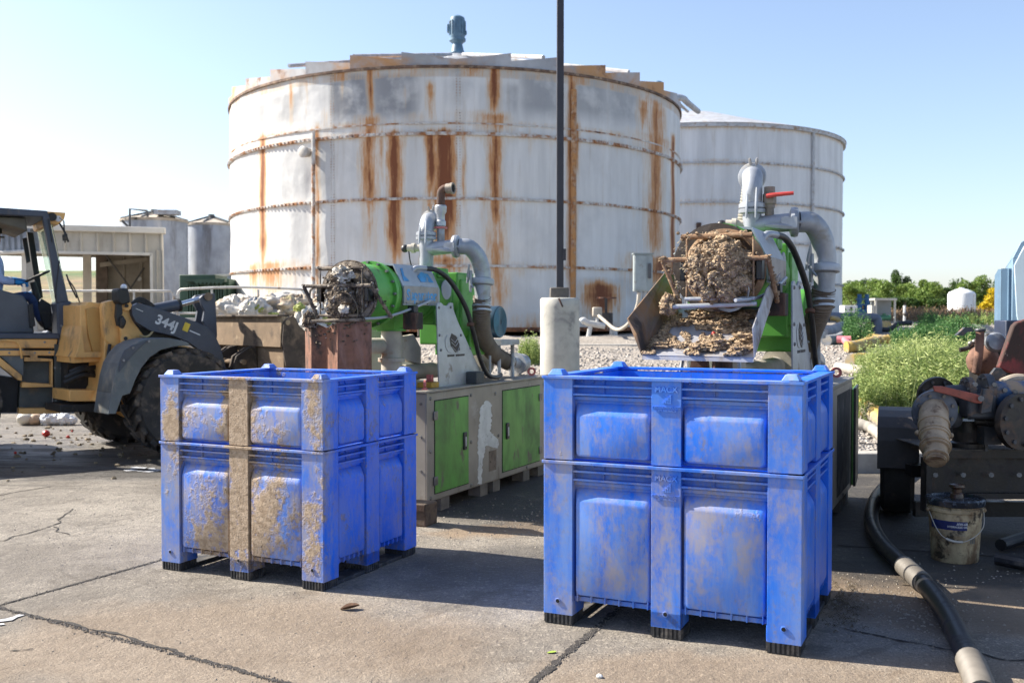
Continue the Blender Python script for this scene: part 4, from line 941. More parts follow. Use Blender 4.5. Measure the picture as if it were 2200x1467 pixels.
    B(MB().box(-.3, .3, my-.2, my+.2, 1.30, 1.35), 'motor_plate', galvp)
    for x, y in ((-.25, my-.15), (.25, my-.15), (.25, my+.15)): B(MB().cyl((x, y, .98), (x, y, 1.32), .02, n=8), 'motor_post', galvp)
    # --- riser and branch pipework
    def B(mb, name, m, par=T, **k):
        if side == 'R': mb.v = [v+Vector((0, 0, -.09*max(0, min(1, (v.z-1.2)/.4)))) for v in mb.v]
        return B0(mb, name, m, par, **k)
    ez = 2.42 if side == 'L' else 2.50
    py = .78
    k = MB(); k.cyl((0, py, 1.93), (0, py, 2.27), .062, n=28); rs = B(k, 'riser_pipe', galvp)
    k = MB(); k.lathe([(.062, 2.235), (.088, 2.24), (.090, 2.262), (.078, 2.268), (.088, 2.275), (.088, 2.30), (.07, 2.31)], (0, py, 0), (0, 0, 1), 28); B(k, 'pipe_clamp', galvp, ang=25)
    k = MB(); el = spline([(0, py, 2.30), (0, py, ez-.10), (-.01, py+.05, ez-.02), (-.03, py+.14, ez)], 6); k.tube(el, [.064, .070], 24); B(k, 'elbow', galvp)
    k = MB(); clampring(k, (-.03, py+.14, ez), (-.1, 1, .05), .078, .035); B(k, 'elbow_clamp', galvp)
    k = MB()
    for a, b in (((.04, py-.085, 2.20), (.045, py-.075, 2.40)), ((-.02, py-.09, 2.20), (-.015, py-.08, 2.36)), ((-.035, py+.12, ez+.07), (-.04, py+.10, ez+.12)), ((.0, py+.12, ez+.07), (.01, py+.10, ez+.12))): lever(k, a, b, .011, .01)
    B(k, 'clamp_levers', galvp)['kind'] = 'stuff'
    if side == 'R':
        k = MB(); corr_hose(k, [(-.03, py+.16, 2.50), (-.06, py+.26, 2.42), (-.10, py+.30, 2.2), (-.11, py+.28, 1.95), (-.10, py+.26, 1.75)], .066); B(k, 'return_hose', mat('grey_hose', (.27, .25, .20), .7, 0, .25, 5, bump=.1))
    k = MB(); k.cyl((-.03, py, 2.165), (-.17, py-.03, 2.17), .030, n=16); k.cyl((-.10, py-.02, 2.167), (-.13, py-.025, 2.168), .042, n=16); sb = B(k, 'side_stub', dpipe)
    k = MB(); k.ball((-.195, py-.035, 2.165), .035); B(k, 'stub_cap', blackh, sb)
    B(MB().tube(spline([(-.16, py-.03, 2.15), (-.15, py-.02, 2.05), (-.13, py, 1.97)], 4), .006, 6), 'stub_cable', blackh, sb)
    br = [(0, py, 2.155), (.12, py+.02, 2.165), (.24, py+.05, 2.175)]
    B(MB().tube(spline(br, 4), .060, 24), 'branch_pipe', galvp)
    k = MB(); clampring(k, (.265, py+.055, 2.175), (1, .2, 0), .082, .035); B(k, 'branch_clamp', galvp, ang=25)
    k = MB(); lever(k, (.10, py-.07, 2.15), (.30, py-.03, 2.13), .020, .01); lever(k, (.22, py-.04, 2.20), (.33, py+.01, 2.16), .014, .01); k.box(.2, .3, py-.05, py-.02, 2.13, 2.20); B(k, 'branch_levers', galvp)['kind'] = 'stuff'
    k = MB(); el = spline([(.29, py+.06, 2.175), (.37, py+.10, 2.165), (.42, py+.17, 2.08), (.435, py+.21, 1.97), (.435, py+.22, 1.90)], 7); k.tube(el, [.068, .078], 24); B(k, 'long_elbow', galvp)
    k = MB(); clampring(k, (.435, py+.22, 1.875), (0, .1, 1), .086, .04); B(k, 'hose_clamp', galvp, ang=25)
    k = MB(); lever(k, (.37, py+.13, 1.97), (.36, py+.14, 1.78), .018, .01); lever(k, (.33, py+.14, 1.90), (.40, py+.12, 1.82), .012, .01); lever(k, (.36, py+.12, 2.02), (.33, py+.13, 1.86), .012, .01); B(k, 'hose_clamp_levers', galvp)['kind'] = 'stuff'
    k = MB(); k.lathe([(.075, .0), (.066, -.10), (.07, -.12), (.07, -.17)], (.435, py+.22, 1.85), (0, -.06, 1), 24); B(k, 'hose_tail', galvp)
    k = MB(); corr_hose(k, [(.432, py+.22, 1.74), (.40, py+.27, 1.60), (.31, py+.48, 1.40), (.22, py+.85, 1.24), (.17, py+1.20, 1.15), (.155, py+1.36, 1.12)], .077); B(k, 'suction_hose', hosem)
    k = MB(); 
    for i, z in enumerate((1.66, 1.62)): k.lathe([(.084, -.008), (.084, .008)], (.42, py+.235+i*.01, z), (-.1, .2, 1), 24)
    k.lathe([(.084, -.01), (.084, .01)], (.165, py+1.29, 1.13), (-.05, 1, -.15), 24); B(k, 'band_clamps', steel)['kind'] = 'stuff'
    ye = py+1.36
    k = MB(); k.tube([(.155, ye, 1.12), (.15, ye+.16, 1.105)], .062, 20); k.lathe([(.11, 0), (.11, .035)], (.15, ye+.16, 1.10), (0, 1, -.05), 28); k.tube([(.15, ye+.19, 1.10), (.15, ye+.32, 1.10)], [.085, .095], 24); fl = B(k, 'inlet_fitting', galvp)
    for y in (ye+.05, ye+.22): B(MB().box(.13, .17, y, y+.03, .98, 1.08), 'fitting_foot', galvp, fl)
    B = B0
    # lower pipework below the press
    k = MB(); k.cyl((0, .21, .985), (0, .21, 1.45), .085, n=24); k.lathe([(.11, 0), (.11, .03)], (0, .21, 1.20), (0, 0, 1), 24); B(k, 'down_pipe', dpipe)
    k = MB(); k.cyl((-.02, .21, 1.33), (-.22, -.16, 1.33), .065, n=20); B(k, 'overflow_pipe', dpipe)
    k = MB(); k.cyl((.02, .25, 1.10), (.02, 1.9, 1.10), .068, n=20); k.lathe([(.12, 0), (.12, .03)], (.02, 1.55, 1.10), (0, 1, 0), 28); k.lathe([(.14, 0), (.14, .04)], (.02, 1.75, 1.12), (0, 1, 0), 28); B(k, 'drain_pipe', dpipe)
    k = MB(); k.prism([(.22, 1.45), (.34, 1.40), (.50, 1.42), (.62, 1.30), (.62, 1.16), (.40, 1.2), (.22, 1.25)], -.02, .04, 'x'); B(k, 'support_bracket', dpipe, bevel=.004)
    B(MB().box(-.30, -.16, .02, .15, .985, 1.13), 'rusty_box', rustdark, bevel=.01)
    B(MB().cyl((.26, 1.5, 1.0), (.26, 1.5, 1.28), .012, n=8), 'gauge_post', galvp)
    # control hose
    k = MB(); k.tube(spline([(.175, .24, 1.93), (.20, .27, 1.965), (.24, .36, 1.965)], 4), .022, 12); B(k, 'hose_elbow', galvp)
    k = MB(); k.tube(spline([(.24, .36, 1.965), (.27, .5, 1.95), (.30, .68, 1.86), (.345, .86, 1.65), (.36, .98, 1.42), (.36, 1.10, 1.20), (.36, 1.25, 1.05), (.33, 1.5, 1.01), (.25, 1.75, 1.02)], 7), .021, 12); B(k, 'control_hose', blackh)
    B(MB().lathe([(.032, -.012), (.032, .012)], (.355, .93, 1.50), (0, .3, 1), 12), 'hose_clip', rustdark)
    # odds and ends bolted to the top
    sh = MB(); sh.lathe([(.028, -.008), (.028, .008), (.012, .008), (.012, -.008), (.028, -.008)], (.38, .10, 1.035), (1, .4, 0), 16, close=False); sh.lathe([(.03, 0), (.02, .012), (.012, .02)], (.38, .10, .985), (0, 0, 1), 12); B(sh, 'lifting_eye', pink)
    sh = MB(); sh.lathe([(.042, -.01), (.042, .01), (.022, .01), (.022, -.01), (.042, -.01)], (.36, 2.22, 1.03), (.3, -1, 0), 20, close=False); B(sh, 'lifting_eye', pink)
    k = MB(); k.box(.20, .34, .28, .40, .985, 1.03); B(k, 'yellow_bracket', mat('ochre_paint', (.55, .30, .04), .6, 0, .2, 10), bevel=.005)
    k = MB(); k.box(.24, .29, .36, .40, 1.03, 1.09); B(k, 'red_tag_block', pink, bevel=.004)
    k = MB(); k.box(.30, .44, .88, 1.03, .985, 1.09); B(k, 'rubber_buffer', mat('buffer_grey', (.055, .06, .06), .7, 0, .2, 8), bevel=.006)
    # --- side-specific top fittings
    if side == 'L':
        k = MB(); k.cyl((.1, .86, 2.19), (.1, .86, 2.42), .034, n=16); B(k, 'riser_nipple', galvp)
        k = MB(); k.lathe([(.044, 2.36), (.044, 2.40), (.036, 2.41), (.036, 2.46), (.050, 2.48), (.052, 2.53), (.045, 2.54)], (.1, .86, 0), (0, 0, 1), 20); B(k, 'coupling', steel)
        B(MB().box(.055, .145, .81, .90, 2.335, 2.352), 'red_lever', pink, bevel=.003)
        k = MB(); k.tube(spline([(.1, .86, 2.54), (.1, .86, 2.60), (.103, .865, 2.655), (.125, .87, 2.68), (.155, .88, 2.685)], 5), .036, 18); rp = B(k, 'rusty_riser', rustdark)
        k = MB(); k.lathe([(.044, 0), (.044, .04), (.050, .042), (.050, .065), (.036, .065), (.034, .02)], (.15, .878, 2.685), (1, .05, 0), 20, close=False); B(k, 'coupling_end', mat('tarnished_coupling', (.26, .22, .18), .6, .4, .3, 12), rp)
        B(MB().cyl((.195, .88, 2.685), (.205, .88, 2.685), .035, n=16), 'coupling_bore', mat('hole_black', (.01, .01, .01), .9), rp)
        # rusty plate guard below the outlet
        k = MB(); z0, z1 = .86, 1.525; pl = [(-.44, -.36), (-.30, -.47), (-.18, -.44), (-.02, -.52), (.20, -.40)]
        ztop = [1.50, 1.53, 1.48, 1.52, 1.53]
        for (a, b), (za, zb) in zip(zip(pl, pl[1:]), zip(ztop, ztop[1:])):
            k.add([(a[0], a[1], z0), (b[0], b[1], z0), (b[0], b[1], zb), (a[0], a[1], za), (a[0], a[1]+.012, z0), (b[0], b[1]+.012, z0), (b[0], b[1]+.012, zb), (a[0], a[1]+.012, za)], [(0, 1, 2, 3), (7, 6, 5, 4), (3, 2, 6, 7), (0, 4, 5, 1), (1, 5, 6, 2), (4, 0, 3, 7)])
        gd = B(k, 'plate_guard', rustplate, smooth=False)
        k = MB()
        def ong():
            i = R.randrange(4); f = R.random(); a, b = pl[i], pl[i+1]; z = 1.54-abs(R.gauss(0, .09)); return Vector((a[0]+(b[0]-a[0])*f, a[1]+(b[1]-a[1])*f-.004, z)), True
        crumbs(k, 90, ong, .004, .012); B(k, 'dried_crumbs', muck, gd)['kind'] = 'stuff'
    else:
        k = MB(); k.cyl((.11, .80, 2.19), (.11, .80, 2.27), .030, n=16); k.lathe([(.036, 2.27), (.036, 2.29), (.045, 2.30), (.045, 2.36), (.036, 2.37), (.036, 2.41)], (.11, .80, 0), (0, 0, 1), 8); k.v = [v+Vector((0, 0, -.09)) for v in k.v]; vb = B(k, 'ball_valve', mat('tarnished_coupling', (.26, .22, .18), .6, .4, .3, 12))
        k = MB(); k.tube([(.10, .745, 2.255), (.16, .74, 2.26), (.27, .77, 2.268)], [.016, .014, .012], 8); B(k, 'valve_handle', mat('red_handle', (.50, .05, .04), .45, 0, .15, 10), vb)
        st2 = mat('wet_stainless_tray', (.38, .38, .41), .45, .3, .2, 4, [((.16, .11, .06), 3.2, .56, .10, 2), ((.05, .035, .03), 3.6, .64, .06)], .15)
        def plate(pts, name, m_=st2, th=.006):
            k = MB(); pts = [Vector(p) for p in pts]; n_ = (pts[1]-pts[0]).cross(pts[2]-pts[0]).normalized()*th; q = len(pts)
            k.add([p for p in pts]+[p-n_ for p in pts], [tuple(range(q)), tuple(range(2*q-1, q-1, -1))]+[(i, i+q, (i+1) % q+q, (i+1) % q) for i in range(q)]); return k
        F_ = [(-.34, -.52, 1.245), (.285, -.52, 1.24), (.26, .0, 1.52), (-.27, .0, 1.52)]
        tr = B(plate(F_, 'x'), 'tray_floor', st2, smooth=False)
        B(MB().add([(-.34, -.52, 1.24), (.285, -.52, 1.235), (.285, -.525, 1.215), (-.34, -.525, 1.22), (-.34, -.515, 1.22), (.285, -.515, 1.215)], [(0, 1, 2, 3), (3, 2, 5, 4)]), 'tray_lip', st2, tr, smooth=False)
        wg = mat('grimy_wing', (.15, .12, .10), .5, .25, .35, 4, [((.20, .11, .05), 4, .50, .10, 2), ((.05, .035, .025), 5, .58, .08, 2)], .3)
        B(plate([(-.34, -.52, 1.245), (-.27, .0, 1.52), (-.275, .02, 1.70), (-.35, -.04, 1.73), (-.435, -.49, 1.45), (-.37, -.52, 1.36)], 'x'), 'tray_wing', wg, smooth=False)
        B(plate([(.285, -.52, 1.24), (.275, -.52, 1.40), (.285, -.2, 1.62), (.31, .10, 1.72), (.26, .0, 1.52)], 'x'), 'tray_wing', st2, smooth=False)
        k = MB()
        def ontray():
            f = R.random(); g_ = R.random(); x = (-.33+.60*g_); y = -.52+f*.46; z = 1.245+(y+.52)/.52*.275+.008
            nz = mnoise.noise(Vector((x*7, y*7, 3)))+.5*mnoise.noise(Vector((x*18, y*18, 1)))
            bare = (x < -.05 and -.42 < y < -.2 and x > -.26)
            return Vector((x, y, z)), (nz > (.20 if bare else -.16))
        crumbs(k, 2300, ontray, .003, .017); 
        for (x, y, r_) in ((.08, -.42, .045), (.2, -.36, .05), (-.02, -.46, .035), (.2, -.48, .04), (.1, -.22, .05), (-.1, -.12, .05), (-.26, -.44, .035), (.02, -.1, .06), (.17, -.12, .05), (-.2, -.2, .04)):
            lump(k, (x, y, 1.245+(y+.52)/.52*.275+.01), r_, (1.3, 1.2, .6), x*50, .6, 30, 20)
        B(k, 'spilled_pulp', pulp, tr)['kind'] = 'stuff'
        k = MB()
        for _ in range(140):
            p, ok = ontray() if R.random() < .4 else onplug(); a = R.uniform(0, 6.3); l_ = R.uniform(.015, .045)
            d = Vector((cos(a), -.2, sin(a)*.6))*l_; k.tube([p, p+d*.5+Vector((0, -.01, .008)), p+d], .0014, 4)
        B(k, 'straw_fibres', mat('pale_straw', (.55, .43, .26), .8, 0, .2, 20), tr)['kind'] = 'stuff'
        B(MB().ball((.02, -.33, 1.365), .012), 'red_scrap', mat('tomato_red', (.45, .03, .02), .4), tr)
        for x in (-.2, .17): B(MB().cyl((x, -.3, 1.0), (x*.8, -.25, 1.36), .012, n=8), 'tray_prop', galvp, tr)
        k = MB(); k.cyl((.02, -.12, 1.0), (.02, -.12, 1.24), .06, n=16); k.prism([(-.2, 1.0), (-.05, 1.0), (-.08, 1.22), (-.17, 1.22)], -.1, -.05, 'y'); B(k, 'outlet_stub', rustdark)['kind'] = 'stuff'
    return T
make_separator('left separator with rusty plate guard, blue motor and a lettered sign', (-1.08, 8.03), 1.0, 'L')
make_separator('right separator with a stainless tray of tan pulp and a red valve handle', (1.352, 6.385), 1.07, 'R')
q = thing('wood_block', 'short dark timber block at the corner of the left separator cabinet', 'block', G(915, 1130))
m = MB(); m.box(-.16, .02, -.04, .14, 0, .17); m.build('timber', mat('old_timber', (.12, .085, .06), .9, 0, .35, 6, [((.05, .035, .025), 10, .55, .08)], .4), q, bevel=.01); q.rotation_euler.z = -.44
m = MB(); m.box(-.155, .015, -.052, -.0401, .12, .165); m.build('nail_plate', rustdark, q)
# ============================================================ WHEEL LOADER AND ITS DRIVER
tan = mat('ochre_machine_paint', (.74, .40, .125), .5, 0, .18, 2, [((.20, .14, .09), 4, .62, .10, 2)], .1)
dgrey = mat('dark_grey_paint', (.052, .060, .082), .5, 0, .25, 3, [((.14, .12, .10), 6, .66, .09)], .1)
fend = mat('grey_fender_plastic', (.115, .13, .135), .6, 0, .25, 3, [((.24, .21, .17), 5, .62, .10, 2)], .15)
blk = mat('black_parts', (.018, .017, .016), .6, 0, .4, 6, [((.09, .07, .05), 7, .64, .08)], .2)
glass = bpy.data.materials.new('greenish_glass'); glass.use_nodes = True
b_ = glass.node_tree.nodes['Principled BSDF']; b_.inputs['Base Color'].default_value = (.62, .80, .74, 1); b_.inputs['Roughness'].default_value = .03; b_.inputs['Transmission Weight'].default_value = .92; b_.inputs['IOR'].default_value = 1.1
tyrem = mat('muddy_tyre', (.028, .026, .025), .8, 0, .4, 5, [((.13, .10, .075), 5, .56, .10)], .4, 30)
LD = thing('wheel_loader', 'ochre and dark grey wheel loader numbered 344J with an open cab', 'loader', (-4.9, 12.0, 0))
C1 = (-5.34, 11.6); d1 = Vector((cos(radians(33)), sin(radians(33)))); F1 = frame(C1, d1)
C3 = (-3.98, 11.63); d3 = Vector((cos(radians(42)), sin(radians(42)))); F3 = frame(C3, d3)
LO = Vector(LD.location)
def LB(mb, name, m, par=LD, **k): return mb.build(name, m, par, off=LO, **k)
def pl1(px, lo, hi, at=0.): return MB().prism([SZ(*p, C1, d1, at) for p in px], lo, hi, 'y', F1)
def pl3(px, lo, hi, at=None): return MB().prism([SZ(*p, C3, d3, lo if at is None else at) for p in px], lo, hi, 'y', F3)
def q1(px, py, off=0.): s, z = SZ(px, py, C1, d1, off); return F1 @ Vector((s, off, z))
def q3(px, py, off=0.): s, z = SZ(px, py, C3, d3, off); return F3 @ Vector((s, off, z))
def tyre(name, c, d, par, r=.62, w_=.42):
    ax = Vector((-d[1], d[0], 0)); m = MB(); h = w_/2
    m.lathe([(.30, -h*.8), (.36, -h), (r*.86, -h), (r*.93, -h*.8), (r*.94, 0), (r*.93, h*.8), (r*.86, h), (.36, h), (.30, h*.8)], c, ax, 64, close=False)
    fwd = Vector((d[0], d[1], 0)); n = 22
    for i in range(n):
        for sd in (-1, 1):
            a = 2*pi*(i+(.5 if sd > 0 else 0))/n
            vs = []
            for (t_, da, rr) in ((0.02, .16, r*.93), (.02, .26, r*.93), (1.03, .02, r*.90), (1.03, -.11, r*.90), (.02, .16, r*1.0), (.02, .26, r*1.0), (1.03, .02, r*.985), (1.03, -.11, r*.985)):
                b = a+da; p = Vector(c)+ax*(sd*h*t_)+(fwd*cos(b)+Vector((0, 0, sin(b))))*rr; vs.append(p)
            m.add(vs, [(4, 5, 6, 7), (0, 1, 5, 4), (1, 2, 6, 5), (2, 3, 7, 6), (3, 0, 4, 7)])
    o = LB(m, name, tyrem, par, ang=40)
    m = MB(); m.lathe([(.31, -h*.8), (.29, -h*.5), (.24, -h*.45), (.10, -h*.3), (.02, -h*.3)], c, ax, 40); m.lathe([(.31, h*.8), (.29, h*.5), (.1, h*.3), (.02, h*.3)], c, ax, 40); LB(m, 'rim', tan, o)
    return o
nw = Vector((-3.80, 11.45, .61)); n3 = Vector((-d3[1], d3[0], 0))
tyre('wheel', nw, d3, LD); tyre('wheel', nw+n3*1.62, d3, LD)
n1 = Vector((-d1[1], d1[0], 0)); rwc = F1 @ Vector((SZ(-128, 880, C1, d1)[0], .18, .61))
tyre('wheel', rwc, d1, LD); tyre('wheel', rwc+n1*1.1, d1, LD)
# --- cab
cab_ = LB(pl1([(-170, 440), (0, 446), (103, 453), (104, 467), (0, 462), (-170, 456)], 0, 1.35), 'cab_roof', dgrey, bevel=.015)
LB(pl1([(-170, 456), (0, 463), (60, 466), (62, 496), (40, 488), (0, 478), (-170, 470)], .12, 1.25), 'roof_liner', mat('roof_lining', (.12, .11, .09), .9), cab_, bevel=.02)
LB(pl1([(102, 453), (143, 456), (140, 470), (128, 482), (107, 480)], .05, 1.3), 'roof_visor', tan, cab_, bevel=.012)
LB(MB().cyl(q1(112, 466, .02), q1(112, 466, .10), .05, n=16), 'work_lamp', blk, cab_)
LB(MB().cyl(q1(125, 470, .02), q1(125, 470, .08), .035, n=16), 'marker_lamp', mat('lens_white', (.6, .6, .62), .2), cab_)
LB(pl1([(91, 464), (105, 460), (113, 500), (133, 587), (147, 648), (122, 652), (109, 560), (98, 500)], 0, .10), 'front_pillar', dgrey, bevel=.012)
LB(pl1([(58, 498), (72, 500), (93, 640), (80, 640)], 1.25, 1.33, 1.25), 'far_pillar', blk, bevel=.01)
LB(pl1([(-150, 455), (-128, 455), (-118, 720), (-150, 720)], 0, .1), 'rear_pillar', dgrey, bevel=.01)
LB(pl1([(121, 650), (147, 645), (163, 655), (174, 700), (173, 738), (160, 762), (148, 802), (126, 796), (124, 716)], 0, .42), 'front_corner_panel', dgrey, bevel=.02)
s0, z0 = SZ(108, 470, C1, d1, 0); s1, z1 = SZ(150, 652, C1, d1, 0)
m = MB(); e0, e1 = .10, 1.26
V_ = [(s0+.02, e0, z0), (s0+.02, e1, z0), (s1, e1, z1), (s1, e0, z1)]
m.add(V_+[(a+.006, b, c) for a, b, c in V_], [(0, 1, 2, 3), (7, 6, 5, 4), (0, 4, 5, 1), (1, 5, 6, 2), (2, 6, 7, 3), (3, 7, 4, 0)], F1); LB(m, 'windscreen', glass)
LB(pl1([(124, 716), (150, 700), (160, 750), (128, 752)], .42, 1.25), 'cab_front', dgrey)
m = MB(); m.tube([q1(128, 480, -.03), q1(140, 500, -.08), q1(147, 520, -.10)], .012, 6); m.tube([q1(128, 468, -.02), q1(137, 475, -.10), q1(140, 522, -.11)], .008, 6); LB(m, 'mirror_arm', blk)
LB(pl1([(130, 506), (140, 504), (141, 518), (131, 519)], -.16, -.10), 'mirror_bracket', blk, bevel=.006)
LB(pl1([(48, 512), (58, 510), (66, 562), (57, 566)], 1.0, 1.03, 1.0), 'inside_mirror', blk, bevel=.01)
m = MB(); m.tube(spline([q1(143, 590, -.0), q1(150, 610, -.05), q1(165, 640, -.02)], 5), .010, 6); m.tube(spline([q1(146, 600, .3), q1(160, 620, .3), q1(172, 652, .3)], 5), .008, 6); LB(m, 'wiper_cable', blk)
LB(pl1([(-160, 715), (125, 716), (130, 728), (-160, 728)], -.02, 1.3), 'cab_floor', dgrey, bevel=.01)
LB(pl1([(-120, 618), (0, 622), (50, 635), (66, 660), (74, 716), (-120, 716)], .22, .42, .22), 'side_console', mat('console_grey', (.10, .105, .115), .7, 0, .15, 3), bevel=.02)
LB(pl1([(-60, 640), (10, 640), (14, 680), (-60, 700)], .45, .95, .45), 'seat', blk, bevel=.03)
LB(pl1([(-70, 540), (-52, 540), (-44, 650), (-62, 660)], .45, .95, .45), 'seat_back', blk, bevel=.03)
LB(MB().cyl(q1(98, 700, .65), q1(70, 606, .65), .055, .035, n=12), 'steering_column', blk)
wc = q1(72, 597, .65); m = MB(); axv = (F1.to_3x3() @ Vector((-.45, 0, .9))).normalized(); u = axv.orthogonal().normalized(); w2 = axv.cross(u)
ring = [wc+(u*cos(2*pi*i/32)+w2*sin(2*pi*i/32))*.19 for i in range(33)]; m.tube(ring, .014, 8); m.tube([ring[0], ring[16]], .01, 6); m.tube([ring[8], ring[24]], .01, 6); LB(m, 'steering_wheel', blk)
LB(pl1([(88, 640), (112, 655), (119, 700), (96, 712), (78, 660)], .5, .95, .5), 'dashboard', blk, bevel=.02)
LB(pl1([(-620, 560), (-150, 590), (-150, 745), (-620, 760)], .08, 1.25), 'engine_hood', tan, bevel=.03)
LB(pl1([(-680, 640), (-600, 640), (-600, 850), (-680, 840)], .0, 1.35), 'counterweight', dgrey, bevel=.03)
LB(pl1([(-600, 745), (-150, 745), (-150, 830), (-600, 830)], .3, 1.1), 'rear_frame', blk)
LB(pl1([(-150, 470), (-60, 474), (-60, 470), (-150, 462)], .0, .06), 'door_header', dgrey)
LB(MB().tube(spline([q1(-20, 732, -.05), q1(28, 732, -.06), q1(42, 742, -.06), q1(47, 770, -.05)], 5), .012, 8), 'grab_rail', tan)
m = MB(); [m.cyl(q1(x_, y_, -.012), q1(x_, y_, .0), .012, n=8) for x_, y_ in ((96, 735), (20, 758), (75, 758), (106, 757), (118, 790), (120, 860), (130, 790), (135, 735), (132, 700))]; LB(m, 'panel_bolts', boltm)['kind'] = 'stuff'
for a_, b_2 in (((128, 560), (118, 640)), ((104, 470), (112, 520))): LB(MB().tube([q1(*a_, -.012), q1(*b_2, -.012)], .006, 6), 'door_seal', blk)
LB(pl1([(60, 655), (70, 652), (76, 700), (64, 704)], .18, .24, .2), 'console_lever', blk, bevel=.006)
LB(MB().cyl(q1(250, 680, .0), q1(250, 680, .0)+Vector((0, -.02, 0)), .03, n=12), 'grease_cap', blk)
# --- body below the cab
LB(pl1([(-160, 728), (124, 728), (120, 748), (-160, 748)], -.005, .5), 'upper_body', tan, bevel=.01)
LB(pl1([(-160, 753), (118, 753), (116, 764), (-160, 764)], -.01, .5), 'body_rail', tan, bevel=.006)
LB(pl1([(65, 762), (80, 762), (80, 770), (65, 770)], -.01, .1), 'body_rail_post', tan)
LB(pl1([(-160, 746), (52, 748), (52, 812), (0, 765), (-160, 765)], .02, .5), 'rear_fender', fend, bevel=.01)
LB(pl1([(-30, 742), (0, 768), (47, 806), (47, 818), (38, 816), (-30, 762)], -.01, .3), 'rear_fender_edge', tan, bevel=.004)
LB(pl1([(-60, 800), (46, 815), (42, 890), (-60, 890)], .25, .6), 'rear_axle_shroud', blk)
LB(pl1([(50, 750), (118, 750), (116, 884), (44, 880)], .14, .5), 'step_well', mat('step_panel', (.075, .085, .08), .6, 0, .3, 5, [((.16, .13, .1), 6, .6, .1)], .15))
for pp in ([(52, 767), (112, 771), (112, 776), (52, 776)], [(48, 821), (112, 825), (113, 831), (46, 832)], [(41, 877), (140, 876), (141, 884), (120, 888), (40, 889)]): LB(pl1(pp, -.02, .16), 'step', tan, bevel=.004)
LB(pl1([(109, 772), (113, 772), (113, 828), (109, 828)], -.012, .12), 'step_side', tan)
LB(pl1([(116, 738), (162, 746), (152, 800), (141, 872), (117, 872)], -.012, .12), 'side_skirt', mat('skirt_grey', (.06, .065, .058), .7, 0, .25, 4, [((.13, .11, .085), 5, .6, .1, 2)]), bevel=.01)
m = MB(); M = F1 @ Matrix.Translation((SZ(161, 727, C1, d1)[0], -.002, SZ(161, 727, C1, d1)[1])); m.box(-.06, -.01, -.002, 0, -.03, .03, M); m.box(-.0, .05, -.002, 0, .022, .03, M); m.box(-.0, .05, -.002, 0, -.03, -.022, M); LB(m, 'warning_decal', mat('decal_white', (.6, .6, .6), .5))['kind'] = 'stuff'
LB(pl1([(137, 741), (148, 741), (147, 748), (138, 748)], -.03, .0), 'amber_reflector', mat('amber', (.6, .22, .02), .3))
# --- front frame
LB(pl3([(172, 655), (184, 655), (190, 648), (224, 652), (226, 762), (180, 766), (173, 720)], .30, .95), 'hitch_tower', tan, bevel=.012)
LB(pl3([(176, 700), (166, 755), (160, 768), (226, 768), (222, 756), (182, 756)], .22, 1.0), 'hitch_gusset', tan, bevel=.006)
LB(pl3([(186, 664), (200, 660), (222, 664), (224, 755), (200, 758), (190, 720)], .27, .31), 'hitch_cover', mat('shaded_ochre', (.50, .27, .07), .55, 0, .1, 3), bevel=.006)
for lo in (.12, .86): LB(pl3([(222, 660), (226, 649), (242, 645), (258, 648), (262, 700), (268, 720), (262, 765), (250, 752), (226, 730)], lo, lo+.14, .12 if lo < .5 else .86), 'mast_plate', tan, bevel=.01)
LB(pl3([(226, 700), (262, 720), (250, 860), (228, 868), (205, 862), (222, 830)], .14, 1.05, .14), 'front_frame', tan, bevel=.01)
LB(pl3([(150, 838), (236, 838), (236, 862), (150, 862)], .3, .9, .3), 'lower_hitch', tan, bevel=.006)
LB(pl3([(158, 766), (228, 762), (228, 776), (158, 780)], .3, .9, .3), 'upper_hitch', tan, bevel=.006)
LB(pl3([(130, 870), (262, 862), (262, 884), (130, 886)], .35, .9, .35), 'belly_plate', blk, bevel=.01)
LB(pl3([(146, 778), (214, 776), (214, 842), (146, 846)], .62, .9, .62), 'pivot_housing', blk)
for k_, (a, b, c) in enumerate((((140, 812), (175, 795), (208, 788)), ((138, 822), (175, 806), (206, 806)), ((145, 852), (185, 846), (222, 848)), ((150, 800), (180, 788), (200, 800)))): LB(MB().tube(spline([q3(*a, .4), q3(*b, .36), q3(*c, .42)], 5), .028, 8), 'hydraulic_hose', blk)
LB(MB().tube(spline([q3(236, 740, .1), q3(232, 770, .05), q3(240, 800, .1)], 5), .02, 8), 'hydraulic_hose', blk)
LB(pl3([(258, 646), (272, 646), (285, 658), (286, 690), (310, 722), (292, 740), (262, 742), (258, 700)], .06, .12), 'boom_bracket', tan, bevel=.008)
for px, py in ((272, 657), (270, 727)): 
    LB(MB().cyl(q3(px, py, .02), q3(px, py, .10), .055, n=20), 'pivot_boss', tan); LB(MB().cyl(q3(px, py, .0), q3(px, py, .03), .022, n=12), 'pivot_pin', blk)
arm = [(283, 659), (296, 651), (307, 653), (345, 665), (382, 677), (420, 691), (446, 703), (462, 720), (474, 745), (483, 776), (487, 800), (470, 812), (455, 792), (439, 760), (405, 735), (374, 722), (324, 711), (292, 692), (284, 676)]
am = LB(pl3(arm, -.02, .06), 'boom_arm', dgrey, bevel=.006); LB(pl3(arm, 1.05, 1.13, -.02), 'boom_arm', dgrey, bevel=.006)
LB(pl3([(286, 690), (300, 702), (372, 722), (410, 742), (372, 740), (300, 735)], .10, 1.0), 'boom_cross_tube', blk)
a0, b0_ = SZ(328, 682, C3, d3, -.02), SZ(389, 708, C3, d3, -.02); ang = atan2(b0_[1]-a0[1], b0_[0]-a0[0]); L_ = sqrt((b0_[0]-a0[0])**2+(b0_[1]-a0[1])**2)
